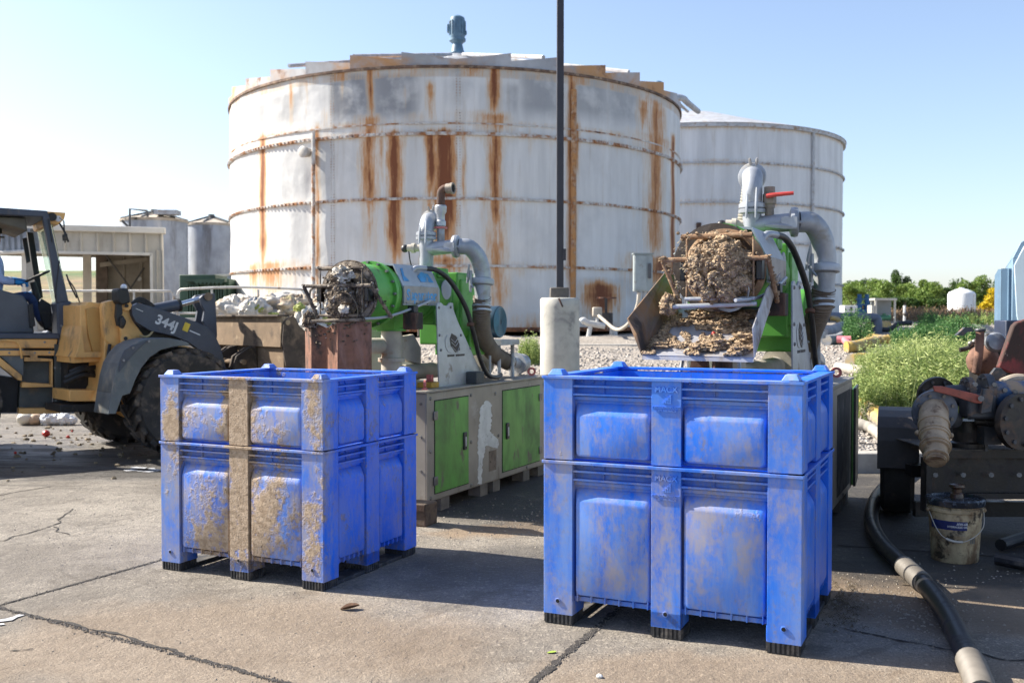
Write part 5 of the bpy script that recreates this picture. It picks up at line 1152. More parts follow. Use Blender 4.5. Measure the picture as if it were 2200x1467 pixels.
def armM(px, py): s_, z_ = SZ(px, py, C3, d3, -.02); return F3 @ Matrix.Translation((s_, -.0215, z_)) @ Matrix.Rotation(-ang, 4, 'Y') @ Matrix.Rotation(pi/2, 4, 'X')
m = MB(); text(m, '344J', L_*.42, armM(358, 695), .0012, .005, 1.02); LB(m, 'model_number', mat('decal_white', (.6, .6, .6), .5), am)
M = armM(401, 703); m = MB(); m.box(-.04, .03, -.05, .05, 0, .0015, M); LB(m, 'yellow_decal', mat('decal_yellow', (.6, .42, .03), .5), am)
M = armM(412, 712); m = MB(); m.box(-.03, .11, -.006, .006, 0, .0015, M); LB(m, 'decal_line', mat('decal_white', (.6, .6, .6), .5), am)
M = armM(300, 668); m = MB(); m.box(-.05, .04, .006, .012, 0, .0015, M); LB(m, 'decal_line', mat('decal_white', (.6, .6, .6), .5), am)
for lo in (.34, .54): LB(pl3([(430, 640), (436, 634), (462, 630), (464, 660), (467, 720), (462, 760), (444, 705), (436, 690), (440, 668), (433, 655)], lo, lo+.05, .34), 'bellcrank', dgrey, bevel=.006)
LB(MB().cyl(q3(448, 637, .3), q3(448, 637, .64), .05, n=16), 'bellcrank_pin', mat('worn_brown', (.20, .14, .09), .7, .2, .3, 8))
cy = MB().cyl(q3(318, 668, .47), q3(384, 655, .47), .072, n=20); cyo = LB(cy, 'lift_cylinder', dgrey)
LB(MB().cyl(q3(384, 655, .47), q3(448, 637, .47), .034, n=16), 'cylinder_rod', mat('chrome_rod', (.62, .64, .68), .15, .9, .05, 4), cyo)
LB(MB().cyl(q3(381, 655.5, .47), q3(386, 654.5, .47), .082, n=20), 'cylinder_gland', blk, cyo)
for dz in (0, 4, 8): LB(MB().tube(spline([q3(282, 652+dz/2, .3), q3(300, 640+dz, .32), q3(322, 650+dz, .4), q3(336, 662, .44)], 5), .014, 8), 'lift_hose', blk)
LB(MB().tube(spline([q3(300, 722, .02), q3(318, 722, -.02), q3(331, 708, .0)], 5), .012, 8), 'brass_pipe', mat('tan_hose', (.4, .3, .15), .5))
hl = LB(pl3([(253, 624), (258, 619), (277, 620), (281, 650), (262, 656), (254, 648)], -.05, .16), 'headlight', blk, bevel=.02)
LB(MB().ball(q3(266, 617, .05), .035, sq=(1, 1, 1)), 'turn_lamp', mat('lens_white', (.6, .6, .62), .2), hl)
LB(pl3([(252, 654), (262, 652), (264, 672), (258, 690), (262, 702), (254, 700), (250, 680)], -.02, .05), 'headlight_bracket', blk, bevel=.006)
LB(MB().lathe([(.06, -.03), (.075, 0), (.03, .03)], q3(263, 692, -.02), (d3.x, d3.y, 0), 16), 'horn', blk)
# --- front fender over the near wheel
fo = [(233, 889), (240, 845), (246, 809), (254, 780), (267, 758), (282, 742), (300, 733), (325, 727), (362, 726), (398, 733), (408, 738)]
fi = [(404, 742), (375, 744), (345, 752), (322, 768), (304, 790), (290, 818), (280, 845), (263, 850), (256, 870), (249, 889)]
LB(pl3(fo+fi, -.47, -.44), 'front_fender', fend, bevel=.006)
m = MB(); po = [SZ(*p, C3, d3, -.47) for p in fo]
for (a, b) in zip(po, po[1:]): m.prism([a, b, (b[0]+.0, b[1]-.02), (a[0]+.012, a[1]-.012)], -.45, -.03, 'y', F3)
LB(m, 'fender_top', fend, ang=60)
m = MB(); pp = [(258, 772), (268, 752), (284, 742), (322, 730), (304, 744), (280, 768), (256, 800)]; LB(pl3(pp, -.485, -.465), 'fender_brace', dgrey, bevel=.004)
for px, py in ((266, 774), (286, 747), (320, 733)): LB(MB().cyl(q3(px, py, -.50), q3(px, py, -.48), .014, n=8), 'fender_bolt', boltm)
LB(pl3([(386, 748), (394, 742), (434, 752), (436, 764), (420, 762), (410, 760)], -.1, .0), 'boom_stop', tan, bevel=.005)
LB(MB().cyl(q3(388, 749, -.05), q3(402, 753, -.05), .03, n=12), 'lift_ram_end', mat('chrome_rod', (.62, .64, .68), .15, .9, .05, 4))
LB(MB().cyl(nw+n3*.2, nw+n3*1.5, .14, n=16), 'front_axle', blk)
# --- bucket
bkm = mat('dusty_brown_bucket', (.20, .135, .08), .85, 0, .25, 3, [((.06, .04, .028), 3.2, .60, .10), ((.36, .27, .17), 4.5, .62, .08)], .3, 30)
bkd = mat('dark_bucket_side', (.055, .04, .03), .8, 0, .4, 4, [((.17, .12, .08), 4, .58, .10)], .4, 30)
Q = (-2.70, 11.73); Fq = frame(Q, d3)
prof = [(0, 1.58), (-.02, 1.22), (.02, 1.20), (.03, .72), (.22, .40), (.55, .28), (1.0, .26)]
m = MB(); inn = [(a+.03, b+(.0 if i == 0 else .02)) for i, (a, b) in enumerate(prof)]
for (a, b), (c, d) in zip(zip(prof, prof[1:]), zip(inn, inn[1:])): m.prism([a, b, d, c], .0, 2.05, 'y', Fq)
bk = LB(m, 'bucket', bkm, ang=25)
m = MB(); m.box(-.05, .10, 0, 2.05, 1.575, 1.60, Fq); LB(m, 'bucket_lip', bkd, bk, bevel=.004)
sd = [SZ(*p, Q, d3) for p in ((607, 695), (611, 686), (626, 677), (633, 684), (641, 701), (664, 721), (663, 792), (640, 812), (612, 790), (604, 735))]
LB(MB().prism(sd, -.035, -.002, 'y', Fq), 'bucket_side', bkd, bk, bevel=.004); LB(MB().prism(sd, 2.05, 2.08, 'y', Fq), 'bucket_side', bkd, bk)
LB(MB().cyl(Fq @ Vector((*[SZ(615, 693, Q, d3)[0]], -.045, SZ(615, 693, Q, d3)[1])), Fq @ Vector((SZ(615, 693, Q, d3)[0], -.03, SZ(615, 693, Q, d3)[1])), .03, n=16), 'side_hole', bkm, bk)
for y in (.62, .72, 1.12, 1.22, 1.62):
    m = MB(); m.prism([(-.0, 1.22), (-.10, 1.20), (-.26, 1.10), (-.30, .95), (-.24, .72), (.03, .60)], y, y+.04, 'y', Fq); LB(m, 'bucket_bracket', bkd, bk, bevel=.006)
m = MB(); m.cyl(Fq @ Vector((-.2, .55, 1.03)), Fq @ Vector((-.2, 1.7, 1.03)), .035, n=12); LB(m, 'bucket_pin', bkm, bk)
# --- driver
def skin_body(name, chains, mats, pick, sub=2):
    vs = []; es = []; rs = []
    for ch in chains:
        prev = None
        for (key, p, r) in ch:
            if key in name_ix: i = name_ix[key]
            else: i = len(vs); name_ix[key] = i; vs.append(tuple(p)); rs.append(r)
            if prev is not None and prev != i: es.append((prev, i))
            prev = i
    me = bpy.data.meshes.new(name); me.from_pydata(vs, es, []); o = bpy.data.objects.new(name, me); COL.objects.link(o)
    o.modifiers.new('s', 'SKIN'); o.modifiers.new('u', 'SUBSURF').levels = sub
    for i, r in enumerate(rs): me.skin_vertices[0].data[i].radius = (r, r) if not isinstance(r, tuple) else r
    me.skin_vertices[0].data[0].use_root = True
    dg = bpy.context.evaluated_depsgraph_get(); m2 = bpy.data.meshes.new_from_object(o.evaluated_get(dg))
    bpy.data.objects.remove(o)
    for m_ in mats: m2.materials.append(m_)
    for p in m2.polygons: p.material_index = pick(p.center); p.use_smooth = True
    o2 = bpy.data.objects.new(name, m2); COL.objects.link(o2); return o2
name_ix = {}
w1 = lambda px, py, off: q1(px, py, off)
hip = w1(-14, 648, .68); chest = w1(-18, 575, .68); neck = w1(-17, 541, .68)
def hand(side, wr, tip, up):
    d = (tip-wr).normalized(); s_ = d.cross(up).normalized(); chains = []
    for i, (f, ln) in enumerate(((-.030, .072), (-.010, .082), (.010, .077), (.029, .062))):
        b = wr+d*.085+s_*f; k1_ = b+d*ln*.5-up*.010; k2_ = b+d*ln*.75-up*.035; k3_ = b+d*ln*.65-up*.055
        chains.append([(side+'palm', wr+d*.055, (.034, .018)), (side+'f%da' % i, b, .0105), (side+'f%db' % i, k1_, .0095), (side+'f%dc' % i, k2_, .0088), (side+'f%dd' % i, k3_, .008)])
    chains.append([(side+'palm', wr+d*.055, .03), (side+'ta', wr+d*.05+s_*-.045-up*.01, .0115), (side+'tb', wr+d*.085+s_*-.052-up*.03, .010), (side+'tc', wr+d*.10+s_*-.035-up*.05, .009)])
    return chains
UP = Vector((0, 0, 1)); ch = []
ch.append([('hip', hip, .15), ('waist', hip.lerp(chest, .45), .13), ('chest', chest, .155), ('neck0', chest.lerp(neck, .75), .10), ('neck', neck, .055), ('jaw', w1(-12, 522, .68), .075), ('head', w1(-16, 505, .68), .098), ('crown', w1(-18, 492, .68), .07)])
ch.append([('jaw', 0, 0), ('nose', w1(-1, 515, .68), .018)])
for sd_, o1, o2, o3, ex in (('n', .47, .42, .50, (52, 607)), ('f', .89, .93, .80, (64, 601))):
    sh = w1(-18, 560, o1); el_ = w1(0, 602, o2); wr = w1(34, 607 if sd_ == 'n' else 602, o3); tp = w1(*ex, o3+.02)
    ch.append([('neck0', 0, 0), (sd_+'sh', sh, .075), (sd_+'el', el_, .056), (sd_+'fo', el_.lerp(wr, .4), .052), (sd_+'wr', wr, .036), (sd_+'palm', wr+(tp-wr).normalized()*.055, (.036, .02))])
    ch += hand(sd_, wr, tp, (F1.to_3x3() @ Vector((.2, 0, 1))).normalized())
for sd_, o1, kx in (('n', .57, 0), ('f', .80, 6)):
    hp = w1(-8, 655, o1); kn = w1(64+kx, 634, o1-.02); an = w1(90+kx, 694, o1-.02); toe = w1(116+kx, 708, o1-.04)
    ch.append([('hip', 0, 0), (sd_+'hp', hp, .095), (sd_+'th', hp.lerp(kn, .5), .085), (sd_+'kn', kn, .066), (sd_+'ca', kn.lerp(an, .35), .062), (sd_+'an', an, .045), (sd_+'ft', an.lerp(toe, .45)-UP*.02, .045), (sd_+'to', toe, .036)])
shirt = mat('pale_blue_shirt', (.36, .44, .66), .85, 0, .15, 6, bump=.2); jean = mat('dark_jeans', (.025, .045, .12), .85, 0, .25, 8); glove = mat('bright_blue_glove', (.01, .22, .55), .45, 0, .1, 10); skinm = mat('skin', (.45, .26, .18), .55, 0, .08, 10); boot = mat('brown_boot', (.08, .05, .035), .7, 0, .3, 8)
Fi = F1.inverted()
def pick(c):
    l = Fi @ Vector(c); sw = SZ(33, 605, C1, d1, .5)[0]
    if l.z > SZ(0, 536, C1, d1, .6)[1]: return 3
    if l.x > sw and l.z > SZ(0, 622, C1, d1, .5)[1]-.03: return 2
    if l.z < SZ(90, 690, C1, d1, .6)[1]: return 4
    if l.z < SZ(0, 640, C1, d1, .6)[1] or l.x > SZ(30, 605, C1, d1, .5)[0]: return 1
    return 0
ps = skin_body('person', ch, [shirt, jean, glove, skinm, boot], pick)
tag(ps, 'person in a pale blue shirt, jeans and bright blue gloves seated at the loader wheel', 'person')
def onhead(mb): return mb
m = MB(); m.lathe([(.105, -.01), (.108, .03), (.10, .07), (.07, .105), (.02, .12)], w1(-17, 500, .68), (0, 0, 1), 28); s_ = SZ(-14, 505, C1, d1, .68)
m.prism([(SZ(-10, 505, C1, d1, .68)[0]-.02, -.085+.68), (SZ(8, 505, C1, d1, .68)[0], -.05+.68), (SZ(10, 505, C1, d1, .68)[0], .68), (SZ(8, 505, C1, d1, .68)[0], .05+.68), (SZ(-10, 505, C1, d1, .68)[0]-.02, .085+.68)], SZ(0, 511, C1, d1, .68)[1], SZ(0, 509, C1, d1, .68)[1]+.004, 'z', F1)
m.build('cap', blk, ps)
m = MB()
for o_ in (-.035, .035): m.ball(w1(-5, 506, .68+o_), .013, nu=10, nv=8)
m.build('eye', mat('eye_dark', (.05, .04, .04), .2), ps)
# ============================================================ LAMP POLE, TANK FITTINGS
q = thing('lamp_pole', 'dark square steel lamp pole rising out of frame from a round concrete pier', 'pole', (P(1203, 700, 13).x, 13.0, hgt(P(1203, 700, 13).x, 13)-.2)); o = Vector(q.location)
pc = mat('pier_concrete', (.46, .44, .39), .9, 0, .18, 3, [((.22, .21, .20), 3.5, .60, .12)], .4, 40)
zt_ = P(1200, 640, 13).z-o.z; r_ = 42.5*13/FPX
m = MB(); m.lathe([(r_, 0)]+[(r_*(1 if i % 2 else .994), zt_*i/10) for i in range(1, 10)]+[(r_, zt_-.02), (r_-.02, zt_)], n=40); m.build('pier', pc, q, ang=50)
bz = P(1200, 618, 13).z-o.z; m = MB(); m.box(-.13, .11, -.12, .12, zt_, bz); m.build('base_cover', mat('brown_cover', (.13, .115, .10), .8, 0, .25, 6), q, bevel=.012)
m = MB(); m.box(-.045, .045, -.045, .045, bz, 6.6); m.build('pole_shaft', mat('dark_pole', (.045, .042, .05), .5, .2, .2, 3), q, bevel=.006)
m = MB(); m.box(.03, .075, -.06, -.03, bz+.35, bz+.5); m.build('pole_box', mat('dark_pole', (.045, .042, .05), .5, .2, .2, 3), q)
m = MB(); m.tube([Vector((-.03, -.30, zt_-.01)), Vector((.02, -.31, zt_-.12))], .012, 6); m.build('lifting_loop', rustdark, q)

q = MB(); a, b = P(1245, 745, 19.2), P(1420, 745, 19.2); q.box(a.x, b.x, 19.2, 20.6, .7, P(0, 740, 19.2).z); o_ = q.build('concrete_slab', conc, bevel=.01); tag(o_, kind='structure')
gbx = mat('grey_electrical_box', (.30, .34, .35), .5, .1, .15, 4, [((.2, .17, .13), 7, .66, .08)], .1)
def ebox(lab, px0, px1, py0, py1, Y, group=None):
    c = P((px0+px1)/2, 720, Y); z0 = hgt(c.x, Y)
    q = thing('electrical_box', lab, 'electrical box', (c.x, Y, z0), 0, group); w_ = (px1-px0)/2/FPX*Y; za, zb = P(0, py1, Y).z-z0, P(0, py0, Y).z-z0
    MB().box(-w_, w_, 0, .22, za, zb).build('housing', gbx, q, bevel=.01)
    d = MB().box(-w_+.02, w_*.35, -.014, 0, za+.03, zb-.03).build('door', gbx, q, bevel=.004)
    MB().box(w_*.5, w_*.8, -.05, 0, za+(zb-za)*.35, za+(zb-za)*.75).build('switch', mat('switch_dark', (.08, .08, .09), .5), d, bevel=.006)
    MB().box(-w_-.02, w_+.02, -.03, .24, zb, zb+.02).build('rain_hood', gbx, q)
    for x in (-w_*.5, w_*.1, w_*.6): MB().cyl((x, .1, 0), (x, .1, za), .028, n=8).build('conduit', galvp, q)
    return q
ebox('larger grey electrical box with a switch on conduits in front of the rusty tank', 1362, 1402, 546, 626, 19.5, 'electrical boxes between the tanks')
ebox('small pale electrical box half hidden behind the right separator', 1452, 1482, 545, 600, 21.0, 'electrical boxes between the tanks')
q = thing('flex_conduit', 'beige flexible conduit sagging from the grey box to the tank valve', 'conduit', (0, 0, 0))
MB().tube(spline([P(1374, 628, 19.5), P(1368, 660, 19.6), P(1350, 695, 20), P(1325, 708, 20.5), P(1300, 690, 21), P(1286, 678, 21.4)], 6), .035, 8).build('conduit_run', dpipe, q)
# valve assembly on the tank foot
vq = thing('tank_valve', 'pipe valve and fittings on a post at the rusty foot of the tank', 'valve', P(1290, 700, 21.5)); o = Vector(vq.location); f_ = lambda px, py, Y=21.5: P(px, py, Y)-o
gal = mat('pale_pipe', (.55, .55, .54), .5, .2, .15, 6)
MB().tube(spline([f_(1248, 692), f_(1254, 688), f_(1264, 694), f_(1300, 700)], 4), .07, 12).build('outlet_pipe', gal, vq)
MB().tube([f_(1270, 692), f_(1262, 736)], .05, 8).build('prop', gal, vq)
MB().cyl(f_(1300, 672, 22.0), f_(1300, 700, 22.0), .17, n=16).build('valve_body', mat('dark_valve', (.05, .045, .045), .7, .1, .3, 6), vq)
MB().cyl(f_(1302, 640, 22.0), f_(1302, 676, 22.0), .03, n=8).build('valve_stem', mat('dark_valve', (.05, .045, .045), .7, .1, .3, 6), vq)
MB().lathe([(.22, -.015), (.22, .015), (.18, .015), (.18, -.015), (.22, -.015)], f_(1303, 640, 22.0), (0, 0, 1), 20, close=False).build('hand_wheel', rustdark, vq)
MB().cbox(f_(1283, 670), (.2, .2, .2)).build('sensor_box', dpipe, vq, bevel=.02)
MB().tube([f_(1283, 680), f_(1283, 696)], .03, 8).build('sensor_stem', gal, vq)
MB().cyl(f_(1318, 700, 22.2), f_(1318, 730, 22.2), .09, n=12).build('lower_flange', gal, vq)

# ============================================================ SACKS AND PRODUCE
sack = [mat('white_sack_cloth', (.60, .57, .52), .85, 0, .15, 2.5, [((.36, .28, .19), 2.2, .60, .12)], .35, 14), mat('stained_sack_cloth', (.50, .44, .35), .85, 0, .2, 2.5, [((.25, .17, .10), 3, .55, .12), ((.45, .42, .18), 3.4, .64, .06)], .35, 14)]
def sackmesh(mb, sx, sy, sz_, seed):
    vs = []; nu, nv = 64, 36
    for i in range(nv+1):
        for j in range(nu):
            a = pi*i/nv; b = 2*pi*j/nu; d = Vector((sin(a)*cos(b), sin(a)*sin(b), cos(a)))
            f = 1+.22*mnoise.noise(d*1.6+Vector((seed, 0, 0)))+.085*sin(b*11+6*mnoise.noise(d*2+Vector((0, seed, 0))))*(1-abs(d.z)*.3)+.13*mnoise.noise(d*5+Vector((0, 0, seed)))+.07*abs(mnoise.noise(d*11+Vector((seed, 0, seed))))
            vs.append((d.x*sx*f, d.y*sy*f, max(-.8, d.z)*sz_*f))
    mb.add(vs, [(i*nu+j, (i+1)*nu+j, (i+1)*nu+(j+1) % nu, i*nu+(j+1) % nu) for i in range(nv) for j in range(nu)])
SK = [(510, 668, 38, 26, 15.6, 0), (550, 672, 26, 24, 15.3, 0), (590, 663, 52, 22, 16.0, 0), (640, 668, 34, 26, 15.8, 1), (668, 700, 34, 34, 15.2, 0), (690, 668, 30, 22, 15.9, 1), (682, 735, 26, 30, 14.9, 0), (650, 740, 30, 30, 15.0, 1), (715, 700, 30, 40, 15.4, 0), (600, 700, 40, 26, 15.6, 0), (735, 745, 30, 34, 15.2, 1), (672, 775, 34, 26, 14.6, 0), (700, 800, 40, 30, 14.8, 1), (620, 760, 40, 40, 15.4, 1), (560, 720, 60, 40, 16.0, 1), (480, 700, 40, 30, 16.2, 1)]
desc = ['white gathered sack at the left end of the pile above the bucket', 'white sack with a green tie next to the left-end sack', 'long white folded sack on top of the pile before the rail', 'crumpled stained sack right of the long folded one', 'white sack bulging out just right of the bucket side', 'small soiled sack under the left separator outlet, high on the pile', 'grey-white sack beside the rusty plate guard', 'stained sack behind the bucket side plate', 'white sack half hidden behind the separator outlet', 'flat white sack tucked behind the bucket lip', 'stained sack behind the rusty plate guard', 'low white sack between bucket and plate guard', 'lowest stained sack near the left bin rim', 'dirty sack inside the heap behind the bucket', 'broad stained sack underneath the heap', 'soiled sack behind the bellcrank of the loader']
for i, ((px, py, hw, hh, Y, k), ds_) in enumerate(zip(SK, desc)):
    m = MB(); sackmesh(m, hw/FPX*Y*1.15, .45, hh/FPX*Y*1.25, i*3.7); o = m.build('waste_sack', sack[k], ang=80); o.location = P(px, py, Y); o.rotation_euler = (R.uniform(-.2, .2), R.uniform(-.25, .25), R.uniform(-.5, .5))
    tag(o, ds_, 'sack', 'sacks heaped behind the loader bucket')
m = MB(); lump(m, (0, 0, 0), 1.2, (1.3, .7, .75), 4, .25); o = m.build('sack_heap_base', sack[1]); o.location = (P(650, 700, 16.0).x, 16.0, .5); tag(o, kind='stuff')
m = MB()
for px, py in ((541, 660), (538, 668), (552, 664), (588, 682), (660, 690), (672, 712), (645, 662), (700, 690)): lump(m, P(px, py, 15.0), .09, (1, .8, .8), px, .5, 24, 16)
tag(m.build('green_waste', mat('leaf_waste', (.30, .33, .08), .7, 0, .4, 8)), kind='stuff')
MEL = [(57, 905, 18, 0, 'pale round melon nearest the step of the loader'), (76, 905, 15, 2, 'brown-tinged melon second in the row under the loader'), (104, 906, 16, 3, 'white plastic bag in the middle of the row under the loader'), (122, 902, 14, 3, 'white plastic bag behind the middle one'), (137, 907, 15, 3, 'translucent bag next to the far front wheel'), (152, 905, 12, 3, 'small translucent bag touching the far front wheel'), (90, 898, 11, 0, 'small pale melon peeping between the larger ones'), (118, 892, 11, 3, 'bluish white bag at the back of the row')]
mel = [mat('pale_melon', (.55, .52, .44), .5, 0, .12, 6), None, mat('brown_melon', (.42, .30, .20), .6, 0, .15, 6), mat('white_bag', (.66, .68, .70), .35, 0, .12, 10, bump=.4)]
for px, py, r_, k, ds_ in MEL:
    Y = 14.6 if py > 900 else 15.1; rr = r_/FPX*Y; m = MB(); (m.ball((0, 0, 0), rr, .12, 2, px, 24, 16, None, (1.1, 1, .85)) if k != 3 else lump(m, (0, 0, 0), rr, (1.1, 1, .9), px, .22, 30, 20)); o = m.build('melon' if k != 3 else 'plastic_bag', mel[k]); o.location = (P(px, py, Y).x, Y, rr*.8); tag(o, ds_, 'melon' if k != 3 else 'bag', 'melons and bags in a row under the loader')
o = MB().ball((0, 0, 0), .13, .2, 2, 3, 24, 16, None, (1.5, 1, .6)).build('cabbage', mat('leaf_green', (.14, .24, .07), .6, 0, .3, 6)); o.location = (P(58, 893, 15).x, 15.2, .22); tag(o, 'green cabbage lying on the melons below the loader step', 'cabbage')
for px, py, r_, ds_ in ((99, 938, .050, 'larger red tomato on the wet yard under the loader'), (146, 941, .022, 'small dark red tomato right of the larger one'), (33, 975, .018, 'tiny dark fruit left on the wet yard'), (155, 928, .015, 'tiny red berry close to the far wheel')):
    p = G(px, py); m = MB(); m.ball((0, 0, 0), r_, .1, 2, px, 18, 12, None, (1, 1, .9)); o = m.build('tomato', mat('tomato_red', (.45, .03, .02), .4)); o.location = (p.x, p.y, r_*.85); tag(o, ds_, 'tomato', 'fruit dropped on the yard')
    if r_ > .03: MB().ball((0, 0, r_*.88), r_*.2, nu=8, nv=6).build('stalk', mat('leaf_green', (.14, .24, .07), .6, 0, .3, 6), o)
m = MB()
def onyard(): x = R.gauss(-5.4, 1.4); y = R.gauss(12.6, 1.6); return Vector((x, y, .006)), y > 9 and y < 16
crumbs(m, 260, onyard, .006, .03); tag(m.build('food_scraps', mat('scraps', (.16, .12, .07), .8, 0, .6, 8)), kind='stuff')
# small things on the concrete
def leafm(name, lab, p, l_, w_, m_, rz, curl=.3, cat='leaf'):
    m = MB(); n = 9; vs = []
    for i in range(n+1):
        f = i/n; ww = w_*sin(pi*min(.98, f*.95+.03))**.7*(1+.25*mnoise.noise(Vector((f*9, p.x, 0))))
        for s_ in (-1, 0, 1): vs.append(((f-.5)*l_, s_*ww, .004+abs(s_)*ww*curl+.25*l_*curl*f*f))
    m.add(vs, [(3*i+j, 3*i+3+j, 3*i+4+j, 3*i+1+j) for i in range(n) for j in range(2)]); m.add([v+Vector((0, 0, -.002)) for v in m.v[:]], [tuple(reversed(f)) for f in m.f[:]])
    o = m.build(name, m_); o.location = p; o.rotation_euler = (0, 0, rz); return tag(o, lab, cat)
drym = mat('dry_leaf', (.12, .06, .03), .85, 0, .4, 60)
leafm('dry_leaf', 'crumpled dark brown leaf on the concrete between the two bins', G(752, 1309), .10, .028, drym, .2, .7)
leafm('dry_leaf', 'small brown leaf lying below the stacked corner of the left bin', G(690, 1160), .03, .01, drym, 1.1, .5)
leafm('green_leaf', 'small yellow-green leaf beside the joint near the right bin', G(1186, 1402), .045, .011, mat('lime_leaf', (.33, .45, .06), .6), .3, .2)
m = MB(); lump(m, (0, 0, 0), .012, (1.2, 1, .7), 3, .3, 16, 12); o = m.build('pebble', mat('plain_white', (.7, .7, .68), .5)); o.location = G(1288, 1455)+Vector((0, 0, .007)); tag(o, 'white pebble on the concrete at the bottom edge', 'pebble')
m = MB()
for _ in range(240):
    c = G(R.gauss(1815, 22), R.gauss(1300, 26)); a = R.uniform(0, 6.3); d = Vector((cos(a), sin(a), R.uniform(0, .5)))*R.uniform(.012, .035)
    m.tube([c+Vector((0, 0, .004)), c+d*.5+Vector((0, 0, .012)), c+d], .0016, 4)
tag(m.build('dry_debris', mat('dry_grass', (.13, .10, .06), .9, 0, .5, 30)), kind='stuff')
# ============================================================ RIGHT-HAND SIDE
def wq(lst): return [Vector(p) for p in lst]
# black hose with ribbed couplings
q = thing('drain_hose', 'thick black hose with two ribbed grey sleeves curving over the concrete', 'hose', (0, 0, 0))
pts = [G(1990, 985, .06), G(1930, 1020, .06), G(1885, 1065, .06), G(1872, 1115, .06), G(1893, 1165, .06), G(1943, 1215, .06), G(1995, 1265, .06), G(2038, 1325, .06), G(2075, 1400, .06), G(2105, 1470, .06), G(2130, 1560, .06)]
sp_ = spline(pts, 12); MB().tube(sp_, .052, 24).build('hose', mat('wet_black_hose', (.012, .012, .014), .42, 0, .3, 6, [((.05, .045, .04), 8, .62, .08)], .15), q)
sl_ = mat('ribbed_grey_sleeve', (.17, .15, .125), .6, 0, .2, 8, bump=.1)
for a, b in ((60, 72), (99, 114)): MB_ = MB(); corr_hose(MB_, sp_[a:b:3], .058, .012, .035); MB_.build('ribbed_sleeve', sl_, q)
# hydraulic oil pail
pw = G(2072, 1212); q = thing('oil_pail', 'dirty white oil pail with a blue label and a black oily lid', 'pail', (pw.x, pw.y+.14, 0), -.1)
pm_ = mat('oily_white_pail', (.50, .39, .23), .5, 0, .25, 8, [((.17, .10, .05), 8, .50, .12, 1.6), ((.05, .035, .02), 12, .58, .06)], .15)
t = pm_
m = MB(); m.lathe([(.138, 0), (.142, .01), (.160, .30), (.160, .318), (.170, .322), (.172, .345), (.163, .350), (.165, .375)], n=48); m.build('pail_body', pm_, q, ang=30)
m = MB(); m.lathe([(.166, .355), (.176, .36), (.180, .395), (.174, .405), (.155, .405), (.150, .392), (.02, .392)], n=48); ld = m.build('lid', mat('oily_black_lid', (.018, .024, .035), .16, 0, .4, 14, [((.10, .12, .15), 22, .6, .06)], .3), q, ang=30)
m = MB(); m.lathe([(.045, .39), (.040, .42), (.030, .43), (.030, .45), (.048, .465), (.046, .48), (.02, .485)], (.02, .03, 0), (0, 0, 1), 20); m.build('spout_cap', mat('oily_cap', (.07, .035, .02), .3, 0, .4, 20), ld)
def curved(mb, a0, a1, z0, z1, dr, n=20):
    vs = []
    for i in range(n+1):
        a = a0+(a1-a0)*i/n
        for z in (z0, z1): rr = .142+(z-.01)/.29*.018+dr; vs.append((cos(a)*rr, sin(a)*rr, z))
    for i in range(n+1):
        a = a0+(a1-a0)*i/n
        for z in (z0, z1): rr = .142+(z-.01)/.29*.018+dr-.0012; vs.append((cos(a)*rr, sin(a)*rr, z))
    k = 2*(n+1); mb.add(vs, [(2*i, 2*i+2, 2*i+3, 2*i+1) for i in range(n)]+[(k+2*i+1, k+2*i+3, k+2*i+2, k+2*i) for i in range(n)]+[(1, 2*n+1, k+2*n+1, k+1)])
m = MB(); curved(m, -2.95, -1.42, .215, .272, .0015); lb = m.build('blue_label', mat('navy_label', (.012, .022, .12), .45, 0, .3, 20, [((.10, .07, .05), 16, .62, .07)]), q)
def wraptext(mb, body, size, ac, zc):
    t_ = MB(); text(t_, body, size, Matrix.Identity(4), .0004, .0006)
    vs = []
    for v in t_.v: z = zc+v.y; rr = .142+(z-.01)/.29*.018+.0028+v.z; a = ac+v.x/rr; vs.append((cos(a)*rr, sin(a)*rr, z))
    mb.add(vs, t_.f)
m = MB(); wraptext(m, 'AW-68', .022, -1.62, .256); wraptext(m, 'HYDRAULIC OIL', .0165, -1.79, .237); m.build('label_lettering', mat('pale_lettering', (.6, .6, .62), .5), lb)
m = MB()
for i in range(5): curved(m, -2.5, -1.48, .205-i*.006, .2065-i*.006, .0012, 10)
for i in range(12):
    if i not in (3, 8): curved(m, -1.28+i*.022, -1.268+i*.022, .13, .17, .0012, 1)
m.build('small_print', mat('grey_print', (.16, .15, .13), .6), q)['kind'] = 'stuff'
ba = [(cos(a)*.172, sin(a)*.172, .325) for a in (-3.05, -.12)]; m = MB(); hp = spline([Vector(ba[0]), Vector((-.150, -.115, .22)), Vector((-.105, -.155, .165)), Vector((-.02, -.175, .148)), Vector((.06, -.172, .18)), Vector((.13, -.13, .24)), Vector(ba[1])], 8); m.tube(hp, .0028, 6); bl_ = m.build('wire_bail', mat('pale_wire', (.55, .5, .42), .5, .3), q)
m = MB(); m.tube(hp[16:26], .0085, 8); m.build('grip', mat('pale_wire', (.55, .5, .42), .5, .3), bl_)
for b in ba: MB().ball(b, .016, sq=(1, 1, 1)).build('bail_ear', pm_, q)

